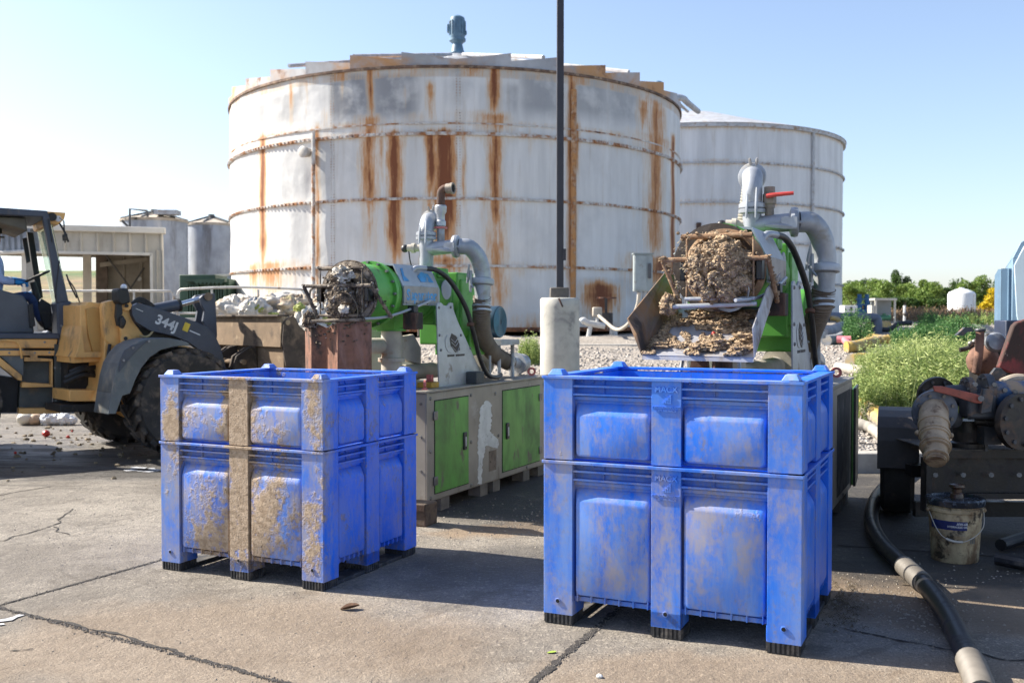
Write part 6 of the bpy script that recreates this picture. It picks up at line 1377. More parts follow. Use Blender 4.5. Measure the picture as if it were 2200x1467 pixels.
# ------------------------------------------------------------ trailer-mounted pump
blkst = mat('oily_black_steel', (.016, .014, .013), .42, .1, .4, 5, [((.11, .07, .045), 5, .62, .08), ((.05, .04, .035), 9, .55, .08)], .25, 40)
castd = mat('dark_cast_metal', (.06, .065, .075), .5, .3, .35, 8, [((.20, .13, .09), 8, .60, .08)], .3, 40)
rustp = mat('rusty_muffler', (.24, .125, .085), .85, 0, .3, 6, [((.10, .05, .035), 7, .56, .1), ((.40, .28, .2), 16, .68, .04)], .4, 50)
brass = mat('dirty_tan_coupling', (.42, .31, .20), .6, .15, .25, 8, [((.16, .10, .06), 9, .58, .08)], .25, 50)
TP = thing('pump_trailer', 'oily trailer mounted diesel pump with rusty muffler, red lever and tan hose coupling', 'pump', (3.6, 7.4, 0)); o = Vector(TP.location)
Bt = lambda mb, n, m_, par=TP, **k: mb.build(n, m_, par, off=o, **k)
f_ = P
wc = P(1930, 1000, 8.0); WM = Matrix.Translation((wc.x, 8.0, 0)) @ Matrix.Rotation(-.375, 4, 'Z') @ Matrix.Translation((-wc.x, -8.0, 0)); wx0, wx1 = wc.x-.150, wc.x+.150
m = MB(); m.lathe([(.22, 0), (.33, .0), (.365, .03), (.37, .12), (.365, .22), (.33, .25), (.22, .25)], (wx0+.02, 8.0, .37), (1, 0, 0), 48, WM, close=False); wl = Bt(m, 'wheel', mat('trailer_tyre', (.03, .028, .026), .8, 0, .4, 6, [((.10, .075, .055), 6, .58, .1)], .4))
m = MB(); m.lathe([(.23, .05), (.20, .12), (.03, .12)], (wx0+.02, 8.0, .37), (1, 0, 0), 32, WM); Bt(m, 'rim', blkst, wl)
m = MB(); n = 20; zc = P(0, 1000, 7.6).z
pr_ = [(-.43, zc-.02), (-.43, .62), (-.41, .72), (-.34, .795), (-.20, .835), (.0, .845), (.2, .83), (.35, .76), (.42, .6)]
for a, b in zip(pr_, pr_[1:]): m.prism([(8.0+a[0], a[1]), (8.0+b[0], b[1]), (8.0+b[0]*.97, b[1]-.012), (8.0+a[0]*.97, a[1]-.012)], wx0, wx1+.0, 'x', WM)
Bt(m, 'fender', mat('worn_dark_fender', (.055, .05, .05), .6, .1, .3, 4, [((.16, .12, .09), 7, .62, .08)], .2, 50), ang=25)
X0 = P(1990, 1000, 7.0).x
m = MB(); Ya = 6.95
for (pa, pb) in ((968, 984), (1060, 1072)): m.box(X0, 6, Ya, Ya+.12, P(0, pb, Ya).z, P(0, pa, Ya).z)
m.box(X0, 6, Ya+.05, Ya+.065, P(0, 1070, Ya).z, P(0, 970, Ya).z); Bt(m, 'frame_beam', blkst)['kind'] = 'stuff'
m = MB(); Yb = 7.7; m.box(P(1965, 0, Yb).x, 6, Yb, Yb+.1, P(0, 945, Yb).z, P(0, 918, Yb).z); Bt(m, 'rear_beam', blkst, bevel=.006)
m = MB(); m.box(P(1968, 0, 7.3).x, X0+.3, 7.3, 7.42, P(0, 1025, 7.3).z, P(0, 1000, 7.3).z); Bt(m, 'axle_beam', blkst)
m = MB(); m.box(X0+.02, 6, Ya, Ya+.9, P(0, 968, Ya).z, P(0, 966, Ya).z+.002); Bt(m, 'deck', mat('dusty_deck', (.10, .085, .07), .8, 0, .4, 5, [(GRIME, 4, .55, .1)], .3))
m = MB(); m.box(P(2000, 0, 6.9).x, P(2012, 0, 6.9).x, 6.9, 7.0, P(0, 1100, 6.9).z, P(0, 985, 6.9).z); Bt(m, 'frame_leg', blkst)
m = MB(); m.box(X0+.05, 6, 7.3, 7.36, P(0, 1110, 7.3).z, P(0, 1078, 7.3).z); Bt(m, 'lower_beam', blkst)
# outlet flanges, valve and coupling
def flange(c, ax, r, w_, nb, m_, name='flange'):
    m = MB(); m.lathe([(r*.55, -w_/2), (r, -w_/2), (r, w_/2), (r*.55, w_/2)], c, ax, 40); ob = Bt(m, name, m_, ang=30)
    ax = Vector(ax).normalized(); u = ax.orthogonal().normalized(); w2 = ax.cross(u); m = MB()
    for i in range(nb):
        a = 2*pi*(i+.5)/nb; p = Vector(c)+(u*cos(a)+w2*sin(a))*r*.8; m.cyl(p-ax*(w_/2+.014), p+ax*(w_/2+.014), r*.085, n=6)
    ob2 = Bt(m, 'flange_bolts', boltm if m_ is not blkst else castd, ob); ob2['kind'] = 'stuff'; return ob
aF = Vector((-.05, -1, -.15)); cF = P(2008, 884, 6.75)
flange(P(2012, 850, 7.05), aF, .135, .035, 8, blkst); flange(cF, aF, .150, .028, 8, mat('blue_grey_flange', (.13, .15, .19), .55, .3, .3, 8, [((.25, .18, .12), 8, .60, .08)], .3))
m = MB(); m.tube([P(2012, 850, 7.1), cF], .085, 24); Bt(m, 'nozzle_pipe', brass)
cp = [P(2006, 884, 6.74), P(2006, 905, 6.6), P(2007, 930, 6.52), P(2009, 950, 6.45), P(2010, 968, 6.40), P(2011, 985, 6.36), P(2011, 990, 6.35)]
rr_ = [.094, .093, .088, .082, .072, .056, .057]
m = MB(); m.tube(spline(cp, 4), [rr_[0]+(rr_[-1]-rr_[0])*0]*1 if 0 else [rr_[min(6, i//4)]+(rr_[min(6, i//4+1)]-rr_[min(6, i//4)])*((i % 4)/4) for i in range(25)], 28)
cpl = Bt(m, 'hose_coupling', brass)
m = MB(); dd = (cp[-1]-cp[1]).normalized()
for i, (fr_c, r2) in enumerate(((.22, .100), (.36, .100), (.40, .094), (.58, .098), (.62, .090), (.80, .078), (.92, .064))):
    k_ = fr_c*6; j_ = int(k_); p = cp[j_].lerp(cp[min(6, j_+1)], k_-j_); m.lathe([(r2*.9, -.012), (r2, -.008), (r2, .008), (r2*.9, .012)], p, dd, 28)
Bt(m, 'coupling_rings', brass, cpl)['kind'] = 'stuff'
m = MB(); m.cyl(cp[-1]+dd*.001, cp[-1]+dd*.003, .042, n=20); Bt(m, 'coupling_bore', mat('bore_dark', (.03, .02, .015), .9), cpl)
for px, py in ((1972, 930), (2042, 935)): Bt(MB().ball(P(px, py, 6.55), .02), 'cam_lever', brass, cpl)
ax_ = (1, -.05, 0)
flange(P(2078, 845, 6.95), ax_, .115, .04, 8, castd); flange(P(2118, 840, 6.9), ax_, .12, .05, 8, castd)
m = MB(); m.cyl(P(2030, 850, 7.0), P(2200, 846, 6.9), .075, n=24); Bt(m, 'suction_pipe', castd)
m = MB(); m.cyl(P(2128, 848, 6.9), P(2230, 846, 6.9), .095, n=24); Bt(m, 'blue_pipe', mat('chipped_blue_pipe', (.03, .08, .18), .55, 0, .3, 6, [((.30, .22, .15), 6, .54, .08), ((.05, .04, .035), 9, .6, .06)], .3))
m = MB(); m.cbox(P(2100, 872, 6.85), (.20, .16, .17)); Bt(m, 'valve_body', castd, bevel=.02)
m = MB(); m.prism([(P(2112, 0, 6.75).x, P(0, 888, 6.75).z), (P(2136, 0, 6.75).x, P(0, 884, 6.75).z), (P(2140, 0, 6.75).x, P(0, 836, 6.75).z), (P(2118, 0, 6.75).x, P(0, 834, 6.75).z)], 6.72, 6.76); Bt(m, 'valve_bracket', castd, bevel=.004)
lv = [(2012, 829), (2030, 829), (2070, 838), (2105, 846), (2119, 854), (2116, 866), (2104, 866), (2060, 852), (2014, 840)]
m = MB(); m.prism([(P(a, 0, 6.68).x, P(0, b, 6.68).z) for a, b in lv], 6.665, 6.685); Bt(m, 'red_lever', mat('worn_red_lever', (.34, .085, .055), .6, 0, .25, 10, [((.14, .07, .05), 12, .6, .08)], .2), bevel=.004)
Bt(MB().cyl(P(2108, 856, 6.64), P(2108, 856, 6.72), .02, n=8), 'lever_bolt', boltm)
flange(P(2190, 905, 6.75), (.35, -1, 0), .19, .05, 10, blkst, 'pump_flange')
m = MB(); m.lathe([(.12, 0), (.20, .02), (.24, .12), (.22, .24), (.12, .28)], P(2205, 890, 7.1), (.35, -1, 0), 36); Bt(m, 'pump_casing', blkst)
m = MB(); m.tube(spline([P(2170, 850, 6.95), P(2160, 880, 6.9), P(2165, 910, 6.92)], 5), .04, 12); m.tube([P(2095, 905, 6.9), P(2170, 908, 6.85)], .03, 12); m.tube([P(2080, 895, 6.95), P(2150, 890, 6.95)], .02, 10); Bt(m, 'small_pipes', blkst)['kind'] = 'stuff'
m = MB(); m.lathe([(.10, 0), (.12, .015), (.12, .05), (.10, .06), (.10, .20)], P(2078, 950, 7.1)-Vector((0, 0, .05)), (0, 0, 1), 28); m.lathe([(.10, .0), (.10, .06)], P(2078, 920, 7.1), (0, 0, 1), 28); Bt(m, 'filter_bowl', blkst)
m = MB(); m.cbox(P(2125, 925, 6.95), (.12, .12, .18)); m.cbox(P(2118, 950, 6.95), (.02, .02, .12)); Bt(m, 'bracket', castd)['kind'] = 'stuff'
m = MB(); m.prism([(P(a, 0, 7.1).x, P(0, b, 7.1).z) for a, b in ((2130, 818), (2134, 808), (2148, 790), (2160, 790), (2172, 803), (2168, 812), (2150, 822), (2134, 828))], 7.1, 7.13); Bt(m, 'engine_mount', castd, bevel=.004)
m = MB(); m.tube(spline([P(2152, 822, 7.0), P(2180, 812, 7.0), P(2210, 814, 7.0)], 4), .03, 10); m.cbox(P(2190, 830, 7.05), (.25, .1, .08)); Bt(m, 'pale_bracket', mat('pale_dirty_metal', (.42, .35, .27), .7, .1, .3, 8, [(DIRT, 8, .55, .1)], .3))['kind'] = 'stuff'
m = MB(); c = P(2112, 775, 7.55); lump(m, c, .115, (1.05, .9, 1.02), 2, .04, 32, 22); mf = Bt(m, 'muffler', rustp)
m = MB(); m.tube(spline([P(2097, 800, 7.4), P(2103, 760, 7.38), P(2106, 712, 7.4)], 5), .030, 16); Bt(m, 'exhaust_pipe', rustp, mf)
m = MB(); m.lathe([(.036, 0), (.040, .012), (.036, .02)], P(2106, 712, 7.4), (0, 0, 1), 20); m.prism([(P(a, 0, 7.4).x, P(0, b, 7.4).z) for a, b in ((2092, 704), (2078, 703), (2060, 720), (2074, 721), (2084, 713), (2098, 713))], 7.38, 7.42); Bt(m, 'rain_flap', castd, mf)['kind'] = 'stuff'
m = MB(); m.cbox(P(2135, 780, 7.75), (.26, .3, .34)); m.cbox(P(2190, 790, 7.8), (.4, .4, .5)); eb = Bt(m, 'engine_block', blkst, bevel=.02); eb['kind'] = 'stuff'
m = MB(); m.lathe([(.07, -.05), (.075, 0), (.06, .03), (.03, .035)], P(2140, 735, 7.4), (-.2, -1, .15), 24); m.lathe([(.05, -.05), (.055, .03)], P(2128, 724, 7.6), (0, 0, 1), 16); Bt(m, 'alternator', mat('grey_alloy', (.30, .31, .33), .45, .5, .3, 12, [(GRIME, 14, .6, .06)], .3), eb)['kind'] = 'stuff'
for px, py in ((2085, 738), (2094, 734), (2156, 728)): Bt(MB().ball(P(px, py, 7.45), .02), 'cap_bolt', boltm, eb)
m = MB(); m.cbox(P(2172, 745, 7.9), (.18, .2, .42)); Bt(m, 'battery_case', mat('dark_blue_case', (.02, .03, .06), .5), eb, bevel=.01)
m = MB(); m.cbox(P(2172, 712, 7.9), (.14, .12, .03)); Bt(m, 'white_handle', mat('plain_white', (.7, .7, .68), .5), eb, bevel=.008)
rg_ = [(2155, 790), (2186, 700), (2194, 692), (2260, 672), (2290, 806), (2200, 808), (2176, 800)]
m = MB(); m.prism([(P(a, 0, 7.2).x, P(0, b, 7.2).z) for a, b in rg_], 7.2, 7.26); Bt(m, 'red_guard', mat('scratched_red_guard', (.20, .02, .02), .55, 0, .3, 5, [((.05, .028, .022), 5, .47, .08, 2), ((.5, .35, .3), 22, .70, .03)], .3), bevel=.01)
m = MB(); m.tube(spline([P(2062, 752, 7.6), P(2078, 748, 7.6), P(2090, 740, 7.6)], 4), .018, 8); Bt(m, 'oil_line', blkst, eb)
m = MB(); m.lathe([(.05, 0), (.055, .03), (.05, .05), (.03, .06)], P(2046, 900, 6.9), (0, -1, -.1), 20); Bt(m, 'brass_plug', castd)
rr8 = random.Random(12)
for i in range(9):
    a = P(rr8.uniform(2080, 2200), rr8.uniform(800, 900), rr8.uniform(6.85, 7.3)); b = P(rr8.uniform(2080, 2210), rr8.uniform(830, 950), rr8.uniform(6.85, 7.2)); c = a.lerp(b, .5)+Vector((rr8.uniform(-.05, .05), -.05, rr8.uniform(-.12, .02)))
    Bt(MB().tube(spline([a, c, b], 6), rr8.choice((.006, .010, .014)), 8), 'engine_cable', rr8.choice((blkst, blackh, castd, rustp)))
for px, py in ((2096, 826), (2137, 826), (2092, 880), (2140, 884), (2160, 838), (2182, 842)): Bt(MB().cyl(P(px, py, 6.78), P(px, py, 6.80)+Vector((0, .02, 0)), .016, n=6), 'housing_bolt', boltm)
for px in (2010, 2070, 2130, 2190): Bt(MB().cyl(P(px, 1020, 6.94), P(px, 1020, 6.955), .018, n=6), 'frame_bolt', boltm)
# coiled hose under the trailer
m = MB(); m.tube(spline([G(2150, 1170, .05), G(2230, 1150, .05), G(2300, 1180, .05), G(2230, 1212, .05), G(2140, 1200, .05)], 8), .04, 10); o_ = m.build('coiled_hose', blackh); tag(o_, 'black hose coil in the shade behind the oil pail', 'hose')

# ------------------------------------------------------------ blue container
q = thing('blue_container', 'pale blue corrugated container at the right edge behind the pump', 'container', (P(2158, 0, 14).x, 14.0, hgt(5.9, 14)-.2), -.43); o2 = Vector(q.location)
bc = mat('pale_blue_steel', (.17, .27, .37), .5, 0, .12, 2, [((.4, .42, .44), 4, .66, .08, 4)], .1)
zt1 = P(0, 577, 14).z-o2.z; m = MB(); m.box(0, .30, 0, 2.4, 0, zt1)
ribbed(m, .0, .30, -.004, 0, zt1, None, .10, .03); ribbed(m, .0, 2.4, -.004, 0, zt1, None, .22, .035, 'y'); m.build('corrugated_side', bc, q, smooth=False)
zt2 = P(0, 545, 14.4).z-o2.z; x2 = P(2178, 0, 14.0).x-o2.x
m = MB(); m.box(x2, x2+3, -.10, 3, 0, zt2-.1); m.add([(x2, -.10, zt2-.1), (x2+3, -.10, zt2-.1), (x2+3, -.10, zt2+.3), (x2+.35, -.10, zt2+.28), (x2+.1, -.10, zt2+.12), (x2, 3, zt2-.1), (x2+3, 3, zt2-.1), (x2+3, 3, zt2+.3), (x2+.35, 3, zt2+.28), (x2+.1, 3, zt2+.12)], [(0, 1, 2, 3, 4), (9, 8, 7, 6, 5), (4, 3, 8, 9), (0, 4, 9, 5), (3, 2, 7, 8)])
m.build('main_body', bc, q, bevel=.01)
m = MB(); pl = [(x2+.02, zt2-.2), (x2+.06, zt2-.9), (x2+.18, zt2-1.35), (x2+.6, zt2-1.6), (x2+2.9, zt2-1.6), (x2+2.9, zt2+.2), (x2+.36, zt2+.2), (x2+.14, zt2+.06)]; m.prism(pl, -.13, -.103); m.build('white_panel', mat('pale_blue_white', (.44, .54, .60), .45, 0, .06, 2), q, bevel=.01)

# ------------------------------------------------------------ pipes and hoses lying on the gravel
yel = mat('yellow_ribbed_hose', (.46, .30, .07), .6, 0, .3, 4, [((.30, .27, .22), 4, .54, .1)], .2); gryh = mat('grey_layflat_hose', (.27, .28, .30), .7, 0, .25, 4, [((.4, .36, .3), 4, .6, .1)], .2)
def gp(px, py):   # point on the sloping terrain under a pixel
    r_ = ray(px, py); k = 9.0
    while k < 120 and EYE+r_.z*k/r_.y*1.0 > hgt(r_.x*k/r_.y, k): k += .1 if k < 30 else .5
    return Vector((r_.x*k/r_.y, k, hgt(r_.x*k/r_.y, k)))
def ghose(name, lab, px, r, m_, rib=True, grp='hoses lying on the gravel'):
    pts = [gp(*p)+Vector((0, 0, r*.9)) for p in px]; pts = spline(pts, 6); pts = [Vector((p.x, p.y, max(p.z, hgt(p.x, p.y)+r*.8))) for p in pts]
    m = MB(); (corr_hose(m, pts[::3], r, .07, .05, 14) if rib else m.tube(pts, r, 14)); return tag(m.build(name, m_), lab, 'hose', grp)
ghose('ground_hose', 'thick yellow and grey hose running behind the trailer fender', [(1830, 884), (1870, 905), (1905, 935), (1930, 950)], .10, yel)
ghose('ground_hose', 'dusty white hose lying along the kerb behind the trailer', [(1838, 930), (1870, 935), (1900, 955)], .06, dpipe)
ghose('ground_hose', 'yellow hose bend beside the dark bush', [(1838, 724), (1850, 732), (1870, 738), (1900, 740), (1960, 737)], .10, yel)
ghose('ground_hose', 'grey hose crossing the gravel below the tank outlet pipe', [(1765, 728), (1790, 722), (1812, 712), (1830, 712)], .13, gryh)
ghose('ground_hose', 'second grey hose in front of the first on the gravel', [(1775, 742), (1800, 738), (1822, 730), (1850, 732)], .10, gryh)
ghose('ground_hose', 'yellow-brown hose in the middle of the gravel bank', [(1818, 758), (1845, 755), (1878, 745)], .10, yel)
ghose('ground_hose', 'pale yellow hose end running into the weeds', [(1830, 790), (1860, 788), (1890, 797)], .10, yel)
ghose('ground_hose', 'brown hose lying under the bright weeds', [(1800, 800), (1850, 808), (1910, 818)], .07, dpipe)
ghose('ground_hose', 'yellow hose section beyond the dark bush', [(1870, 716), (1890, 712), (1905, 710)], .14, yel)
o_ = MB(); a = gp(1798, 750)+Vector((0, 0, .16)); b = gp(1828, 750)+Vector((0, 0, .16)); o_.cyl(a, b, .06, n=14); c_ = a.lerp(b, .5); o_.cyl(c_, c_-Vector((0, .3, .1)), .06, n=14); tag(o_.build('pipe_tee', mat('pink_plastic', (.55, .18, .20), .5, 0, .1, 5)), 'pink plastic pipe tee lying on the gravel', 'pipe fitting')
q = thing('outlet_pipeline', 'grey steel pipeline leaving the second tank and turning down to the ground', 'pipe', (0, 0, 0)); Y = 24
dk_ = mat('blue_grey_pipe', (.14, .16, .20), .55, .2, .2, 4)
MB().tube([P(1748, 679, Y), P(1870, 682, Y)]+spline([P(1874, 682, Y), P(1884, 685, Y), P(1886, 698, Y)], 4)+[P(1886, 722, Y)], .105, 16).build('pipe_run', dk_, q)
MB().lathe([(.16, -.04), (.16, .04)], P(1770, 679, Y), (1, 0, 0), 20).build('pipe_flange', dk_, q)
MB().cyl(P(1762, 650, Y), P(1762, 690, Y), .06, n=12).build('gate_valve', mat('dark_valve', (.05, .045, .045), .7, .1, .3, 6), q)
MB().tube(spline([P(1785, 683, Y-.2), P(1800, 686, Y-.2), P(1806, 700, Y-.2)], 4), .06, 10).build('yellow_branch', yel, q)
MB().tube(spline([P(1880, 706, Y), P(1910, 708, Y), P(1930, 696, Y), P(1958, 694, Y)], 4), .06, 10).build('side_hose', blackh, q)

# ------------------------------------------------------------ small structures far right
def simple_at(px, py, Y): p = P(px, py, Y); return p, hgt(p.x, Y)
p, z = simple_at(1825, 690, 36); q = thing('white_cabinet', 'small white cabinet beside the second tank', 'cabinet', (p.x, 36, z)); h_ = P(0, 656, 36).z-z
MB().box(-.20, .20, 0, .5, 0, h_).build('housing', mat('plain_white', (.7, .7, .68), .5), q, bevel=.02); MB().box(.20, .32, .1, .5, 0, h_).build('side_door', mat('plain_white', (.7, .7, .68), .5), q, bevel=.01); MB().box(.02, .1, -.01, 0, h_*.75, h_*.9).build('meter_window', blk, q)
p, z = simple_at(1858, 690, 40); q = thing('blue_pump_unit', 'bright blue pump unit with stacked fittings in the distance', 'pump', (p.x, 40, z)); bm = mat('bright_blue_paint', (.02, .12, .28), .5, 0, .3, 3)
m = MB(); m.box(-.28, .28, 0, .5, 0, .5); m.build('pump_base', bm, q, bevel=.03)
for i in range(3):
    for j_ in range(2): MB().cyl((-.15+.3*j_, .2, .5+i*.22), (-.15+.3*j_, .2, .66+i*.22), .11-.015*i, n=12).build('valve_head', bm, q)
for i in range(2): MB().box(-.28, .28, .12, .3, .66+i*.22, .71+i*.22).build('cross_bar', bm, q)
p, z = simple_at(1902, 692, 34); q = thing('control_cabinet', 'beige framed open control cabinet with green pump gear inside', 'cabinet', (p.x, 34, z)); bgm = mat('beige_frame', (.50, .48, .42), .6, 0, .1, 3); h_ = P(0, 645, 34).z-z
w_ = 22/FPX*34
for x in (-w_, w_-.05): MB().box(x, x+.06, 0, .06, 0, h_).build('frame_post', bgm, q)
MB().box(-w_-.02, w_+.04, -.02, .5, h_, h_+.07).build('roof', bgm, q); MB().box(-w_, w_, .4, .44, .2, h_).build('back_panel', mat('grey_back_panel', (.25, .27, .28), .6, 0, .1, 2), q)
MB().box(-w_-.12, -w_-.02, .0, .4, .15, h_*.8).build('side_box', bgm, q)
m = MB(); m.cyl((-.2, .1, .25), (.2, .1, .25), .09, n=12); m.cyl((0, .1, .2), (0, .1, .4), .06, n=10); m.build('green_pump', mat('deep_green', (.04, .16, .09), .5), q)
p, z = simple_at(1943, 690, 36); q = thing('marker_post', 'short white marker post with a round knob', 'post', (p.x, 36, z)); MB().cyl((0, 0, 0), (0, 0, P(0, 656, 36).z-z), .045, n=10).build('post', mat('plain_white', (.7, .7, .68), .5), q); MB().ball((.02, -.05, .35), .08).build('knob', mat('dark_valve', (.05, .045, .045), .7, .1, .3, 6), q)
p, z = simple_at(2078, 680, 62); q = thing('water_tank', 'white domed plastic water tank standing in dry grass', 'tank', (p.x, 62.8, z)); r_ = 28/FPX*62
zb_ = P(0, 631, 62).z-z
m = MB(); m.lathe([(r_, 0), (r_, zb_), (r_*.9, zb_+.12), (r_*.4, zb_+.30), (r_*.2, zb_+.32), (r_*.2, zb_+.40), (.02, zb_+.40)], n=48); m.build('tank_shell', mat('white_plastic', (.74, .75, .76), .4, 0, .05, 2), q, ang=40)
m = MB(); [m.box(-.04, .04, -r_-.05, -r_+.1, .1, zb_, Matrix.Rotation(a, 4, 'Z')) for a in (.6,)]; m.build('level_pipe', mat('white_plastic', (.74, .75, .76), .4, 0, .05, 2), q)
p, z = simple_at(2070, 692, 40); o_ = MB().ball((0, 0, 0), .10, .1).build('white_float', mat('plain_white', (.7, .7, .68), .5)); o_.location = (p.x, 40, z+.1); tag(o_, 'white ball float on the track near the water tank', 'float')
MB().ball((-.2, 0, -.02), .08, .2).build('float_bracket', mat('dark_valve', (.05, .045, .045), .7, .1, .3, 6), o_)
# ============================================================ PLANTS
def leafmat(name, a, b, tr=.3):
    t = NT(name); g = t.n.new('ShaderNodeNewGeometry'); c = t.mix(g.outputs['Random Per Island'], a, b)
    m_ = t.out(c, .6); t.b.inputs['Specular IOR Level'].default_value = .25
    d = t.n.new('ShaderNodeBsdfTranslucent'); t.l(c, d.inputs[0]); mx_ = t.n.new('ShaderNodeMixShader'); mx_.inputs[0].default_value = tr
    t.l(t.b.outputs[0], mx_.inputs[1]); t.l(d.outputs[0], mx_.inputs[2]); t.l(mx_.outputs[0], t.n['Material Output'].inputs[0]); return m_
lf1 = leafmat('bright_foliage', (.10, .18, .035), (.25, .33, .08)); lf2 = leafmat('dark_foliage', (.035, .075, .02), (.09, .15, .035)); lf3 = leafmat('yellow_blossom', (.45, .33, .015), (.68, .52, .03)); weedm = leafmat('bright_weed', (.10, .17, .035), (.36, .42, .14)); weedd = leafmat('dark_weed', (.035, .10, .025), (.08, .18, .045)); weedl = leafmat('pale_weed', (.30, .36, .12), (.52, .56, .24)); drg = leafmat('dry_weed', (.20, .12, .07), (.34, .24, .14))
def crown(mb, rx, ry, h0, h1, n, s, rr, lobes=9):
    L = []
    for i in range(lobes):
        a = rr.uniform(0, 2*pi); q = rr.uniform(.15, .75); z = h0+(h1-h0)*rr.uniform(.15, .85); k = rr.uniform(.32, .55)*(1.15-.5*(z-h0)/(h1-h0))
        L.append((cos(a)*rx*q, sin(a)*ry*q, z, rx*k, ry*k, (h1-h0)*k*.62))
    L.append((0, 0, (h0+h1)/2, rx*.6, ry*.6, (h1-h0)*.45))
    for _ in range(n):
        cx, cy, cz, ax, ay, az = rr.choice(L); u = Vector((rr.gauss(0, 1), rr.gauss(0, 1), rr.gauss(0, 1))).normalized()*(rr.random()**.28)
        p = Vector((cx+u.x*ax, cy+u.y*ay, cz+u.z*az))
        if mnoise.noise(p*(1.6/max(rx, .5))*1.6) < -.28: continue
        d1_ = Vector((rr.gauss(0, 1), rr.gauss(0, 1), rr.gauss(0, .7))).normalized(); d2_ = (d1_.cross(Vector((rr.gauss(0, 1), rr.gauss(0, 1), rr.gauss(0, 1))))).normalized(); k = s*rr.uniform(.6, 1.3)
        mb.add([p-d1_*k, p+d2_*k*.55, p+d1_*k, p-d2_*k*.55], [(0, 1, 2, 3)])
def tree(lab, px, top, Y, hw, m_, seed, n=5200, cat='tree', base=None, name='tree', low=.12, grp='trees along the far edge of the field'):
    rr = random.Random(seed); x = P(px, 0, Y).x; z = hgt(x, Y) if base is None else base; H = P(0, top, Y).z-z; rx = hw/FPX*Y
    q = thing(name, lab, cat, (x, Y, z-.1), rr.uniform(0, 6), grp)
    m = MB(); m.tube([(0, 0, 0), (.05*H, .02*H, H*.3), (.02*H, 0, H*.6)], [H*.035, H*.012], 8)
    for _ in range(5):
        a = rr.uniform(0, 6.3); m.tube([(.04*H, .01*H, H*.25), (cos(a)*rx*.3, sin(a)*rx*.3, H*.5), (cos(a)*rx*.55, sin(a)*rx*.55, H*.7)], [H*.018, H*.006], 6)
    m.build('trunk', mat('bark', (.10, .075, .055), .9, 0, .3, 5), q)
    m = MB(); crown(m, rx, rx, H*low, H, n, max(.10, H*.026), rr); o = m.build('crown', m_, q, smooth=False); return q
TR_ = [(1835, 606, 92, 42, lf1, 'tree'), (1880, 598, 96, 40, lf1, 'tree'), (1912, 600, 90, 38, lf1, 'tree'), (1938, 578, 100, 24, lf2, 'tree'), (1972, 597, 94, 38, lf1, 'tree'), (2012, 603, 92, 36, lf1, 'tree'), (2046, 612, 96, 32, lf2, 'tree'), (2078, 604, 102, 30, lf1, 'tree'), (2110, 594, 104, 30, lf1, 'tree'), (2148, 596, 106, 32, lf2, 'tree'), (1850, 598, 110, 26, lf2, 'tree'), (1985, 622, 80, 26, lf1, 'tree'), (2020, 640, 78, 26, lf2, 'tree'), (1880, 630, 80, 34, lf2, 'tree'), (1808, 612, 96, 20, lf1, 'tree'), (2185, 598, 104, 34, lf1, 'tree'), (1948, 634, 80, 30, lf2, 'tree'), (2056, 590, 118, 20, lf2, 'tree')]
TL = ['leftmost broad tree just right of the second tank', 'rounded light green tree behind the blue pump unit', 'light green tree above the control cabinet', 'tallest dark ragged treetop in the middle of the row', 'bright full tree right of the tallest treetop', 'bright tree left of the white water tank', 'dark tree directly behind the white water tank', 'green tree above the left shoulder of the water tank', 'green tree above the yellow bush', 'dark tree at the right end beside the blue container', 'small dark treetop showing over the left trees', 'low bright bushy tree in front of the middle row', 'low dark tree touching the water tank', 'low dark tree behind the blue pump unit', 'narrow light tree touching the second tank', 'tree mostly hidden by the blue container', 'low dark tree below the tallest treetop', 'faraway dark treetop over the water tank']
for i, ((px, top, Y, hw, m_, c), lb_) in enumerate(zip(TR_, TL)): tree(lb_, px, top, Y, hw*1.15, m_, i+3, 6200, low=.02)
tree('rounded bush covered in bright yellow flowers beside the water tank', 2140, 611, 66, 30, lf3, 77, 6500, 'bush', None, 'flowering_bush', .0, None)
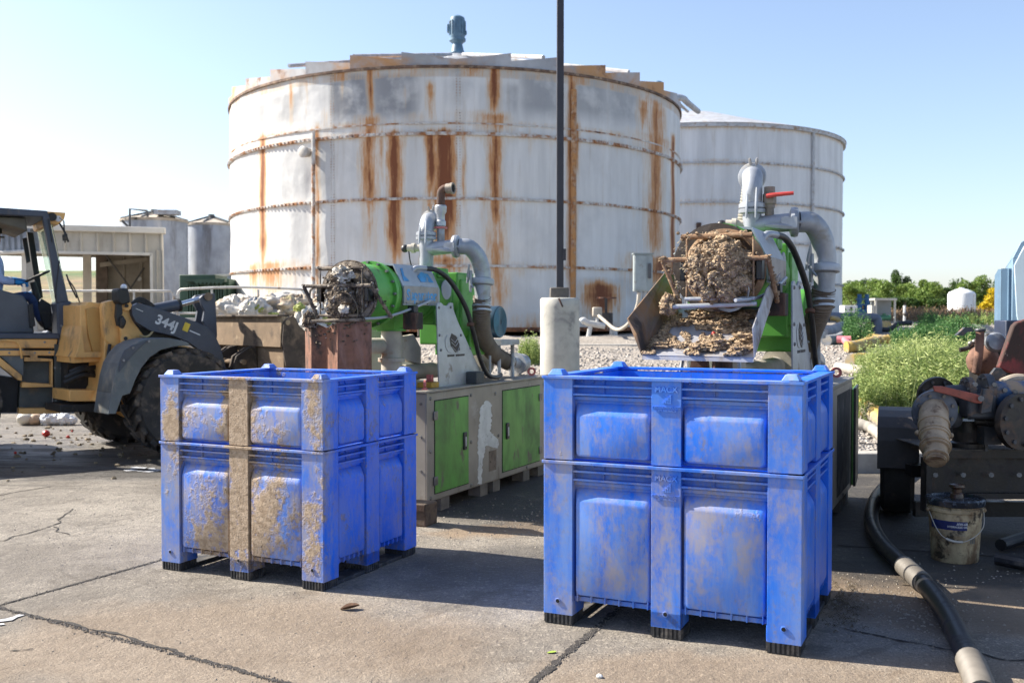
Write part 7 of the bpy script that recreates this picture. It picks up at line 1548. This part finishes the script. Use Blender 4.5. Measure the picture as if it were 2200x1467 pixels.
def weeds(px0, px1, Y0, Y1, n, h, m_, lab, seed, cap=9, blade=.012, kind='stuff', name='weeds', lean=.25):
    rr = random.Random(seed); m = MB()
    for _ in range(n):
        Y = rr.uniform(Y0, Y1); px = rr.uniform(px0, px1); x = P(px, 0, Y).x
        if mnoise.noise(Vector((x*1.5+9, Y*1.5, seed+4))) < rr.uniform(-.22, .08): continue
        f = (px-px0)/(px1-px0)
        H = h*rr.uniform(.45, 1.1)*(.75+.25*sin(pi*min(1, max(0, f))))*(1+.9*mnoise.noise(Vector((x*1.8, Y*1.8, seed)))); z = hgt(x, Y)-.02; H = max(.12, min(H, (cap-.10+.30*mnoise.noise(Vector((x*1.1, Y*1.1, 3)))+.14*mnoise.noise(Vector((x*4, Y*4, 6)))-z)*rr.uniform(.7, 1.08)))
        a = rr.uniform(0, 6.3); ln = rr.uniform(0, lean)*H; tip = Vector((x+cos(a)*ln, Y+sin(a)*ln, z+H)); b = Vector((x, Y, z)); w_ = blade*rr.uniform(.6, 1.2)
        s_ = Vector((-sin(a), cos(a), 0))*w_
        m.add([b-s_*.5, b+s_*.5, tip], [(0, 1, 2)])
        for k in range(11):
            g_ = rr.uniform(.25, 1.02); p = b.lerp(tip, g_); c = Vector((rr.gauss(0, 1), rr.gauss(0, 1), rr.uniform(.1, 1.2))).normalized()*H*.13*(1.25-g_*.7); t_ = c.orthogonal().normalized()*w_*.7
            m.add([p, p+c*.5+t_, p+c, p+c*.5-t_], [(0, 1, 2, 3)])
    o = m.build(name, m_, smooth=False); return tag(o, None, None, None, kind)
weeds(1846, 2100, 11.0, 14.3, 10000, .70, weedm, '', 1, cap=1.26, blade=.009)
weeds(1850, 2095, 10.8, 13.8, 420, 1.0, weedl, '', 31, cap=1.42, blade=.009, lean=.35)
weeds(1870, 1965, 12.5, 14.5, 1300, .66, weedm, '', 11, cap=1.34, blade=.009)
weeds(1800, 1880, 11.3, 12.2, 900, .30, weedm, '', 2)
weeds(1925, 2120, 15.5, 19, 3600, .62, weedd, '', 3, cap=1.52, blade=.02)
weeds(1820, 1878, 18, 20.5, 900, .55, weedd, '', 4, blade=.02)
weeds(1975, 2040, 22, 25, 500, .5, weedd, '', 14, blade=.02)
for i, (a, b, y0, y1, n, h) in enumerate(((1195, 1262, 11.2, 11.6, 500, .20), (1272, 1325, 11.6, 12.0, 420, .22), (1345, 1372, 11.4, 11.8, 160, .14), (1430, 1530, 11.2, 11.8, 500, .16), (1115, 1160, 14.2, 14.8, 420, .40), (1128, 1160, 11.4, 11.8, 160, .2))): weeds(a, b, y0, y1, n, h, weedm, '', 20+i, blade=.010)
weeds(1880, 2160, 40, 62, 2600, .5, drg, '', 5, blade=.06, name='dry_brush', lean=.5)
weeds(2030, 2170, 34, 40, 900, .35, weedm, '', 6, blade=.05)
weeds(1820, 1900, 44, 52, 500, .5, drg, '', 7, blade=.05, name='dry_brush')
for k in ('weeds', 'dry_brush'):
    pass
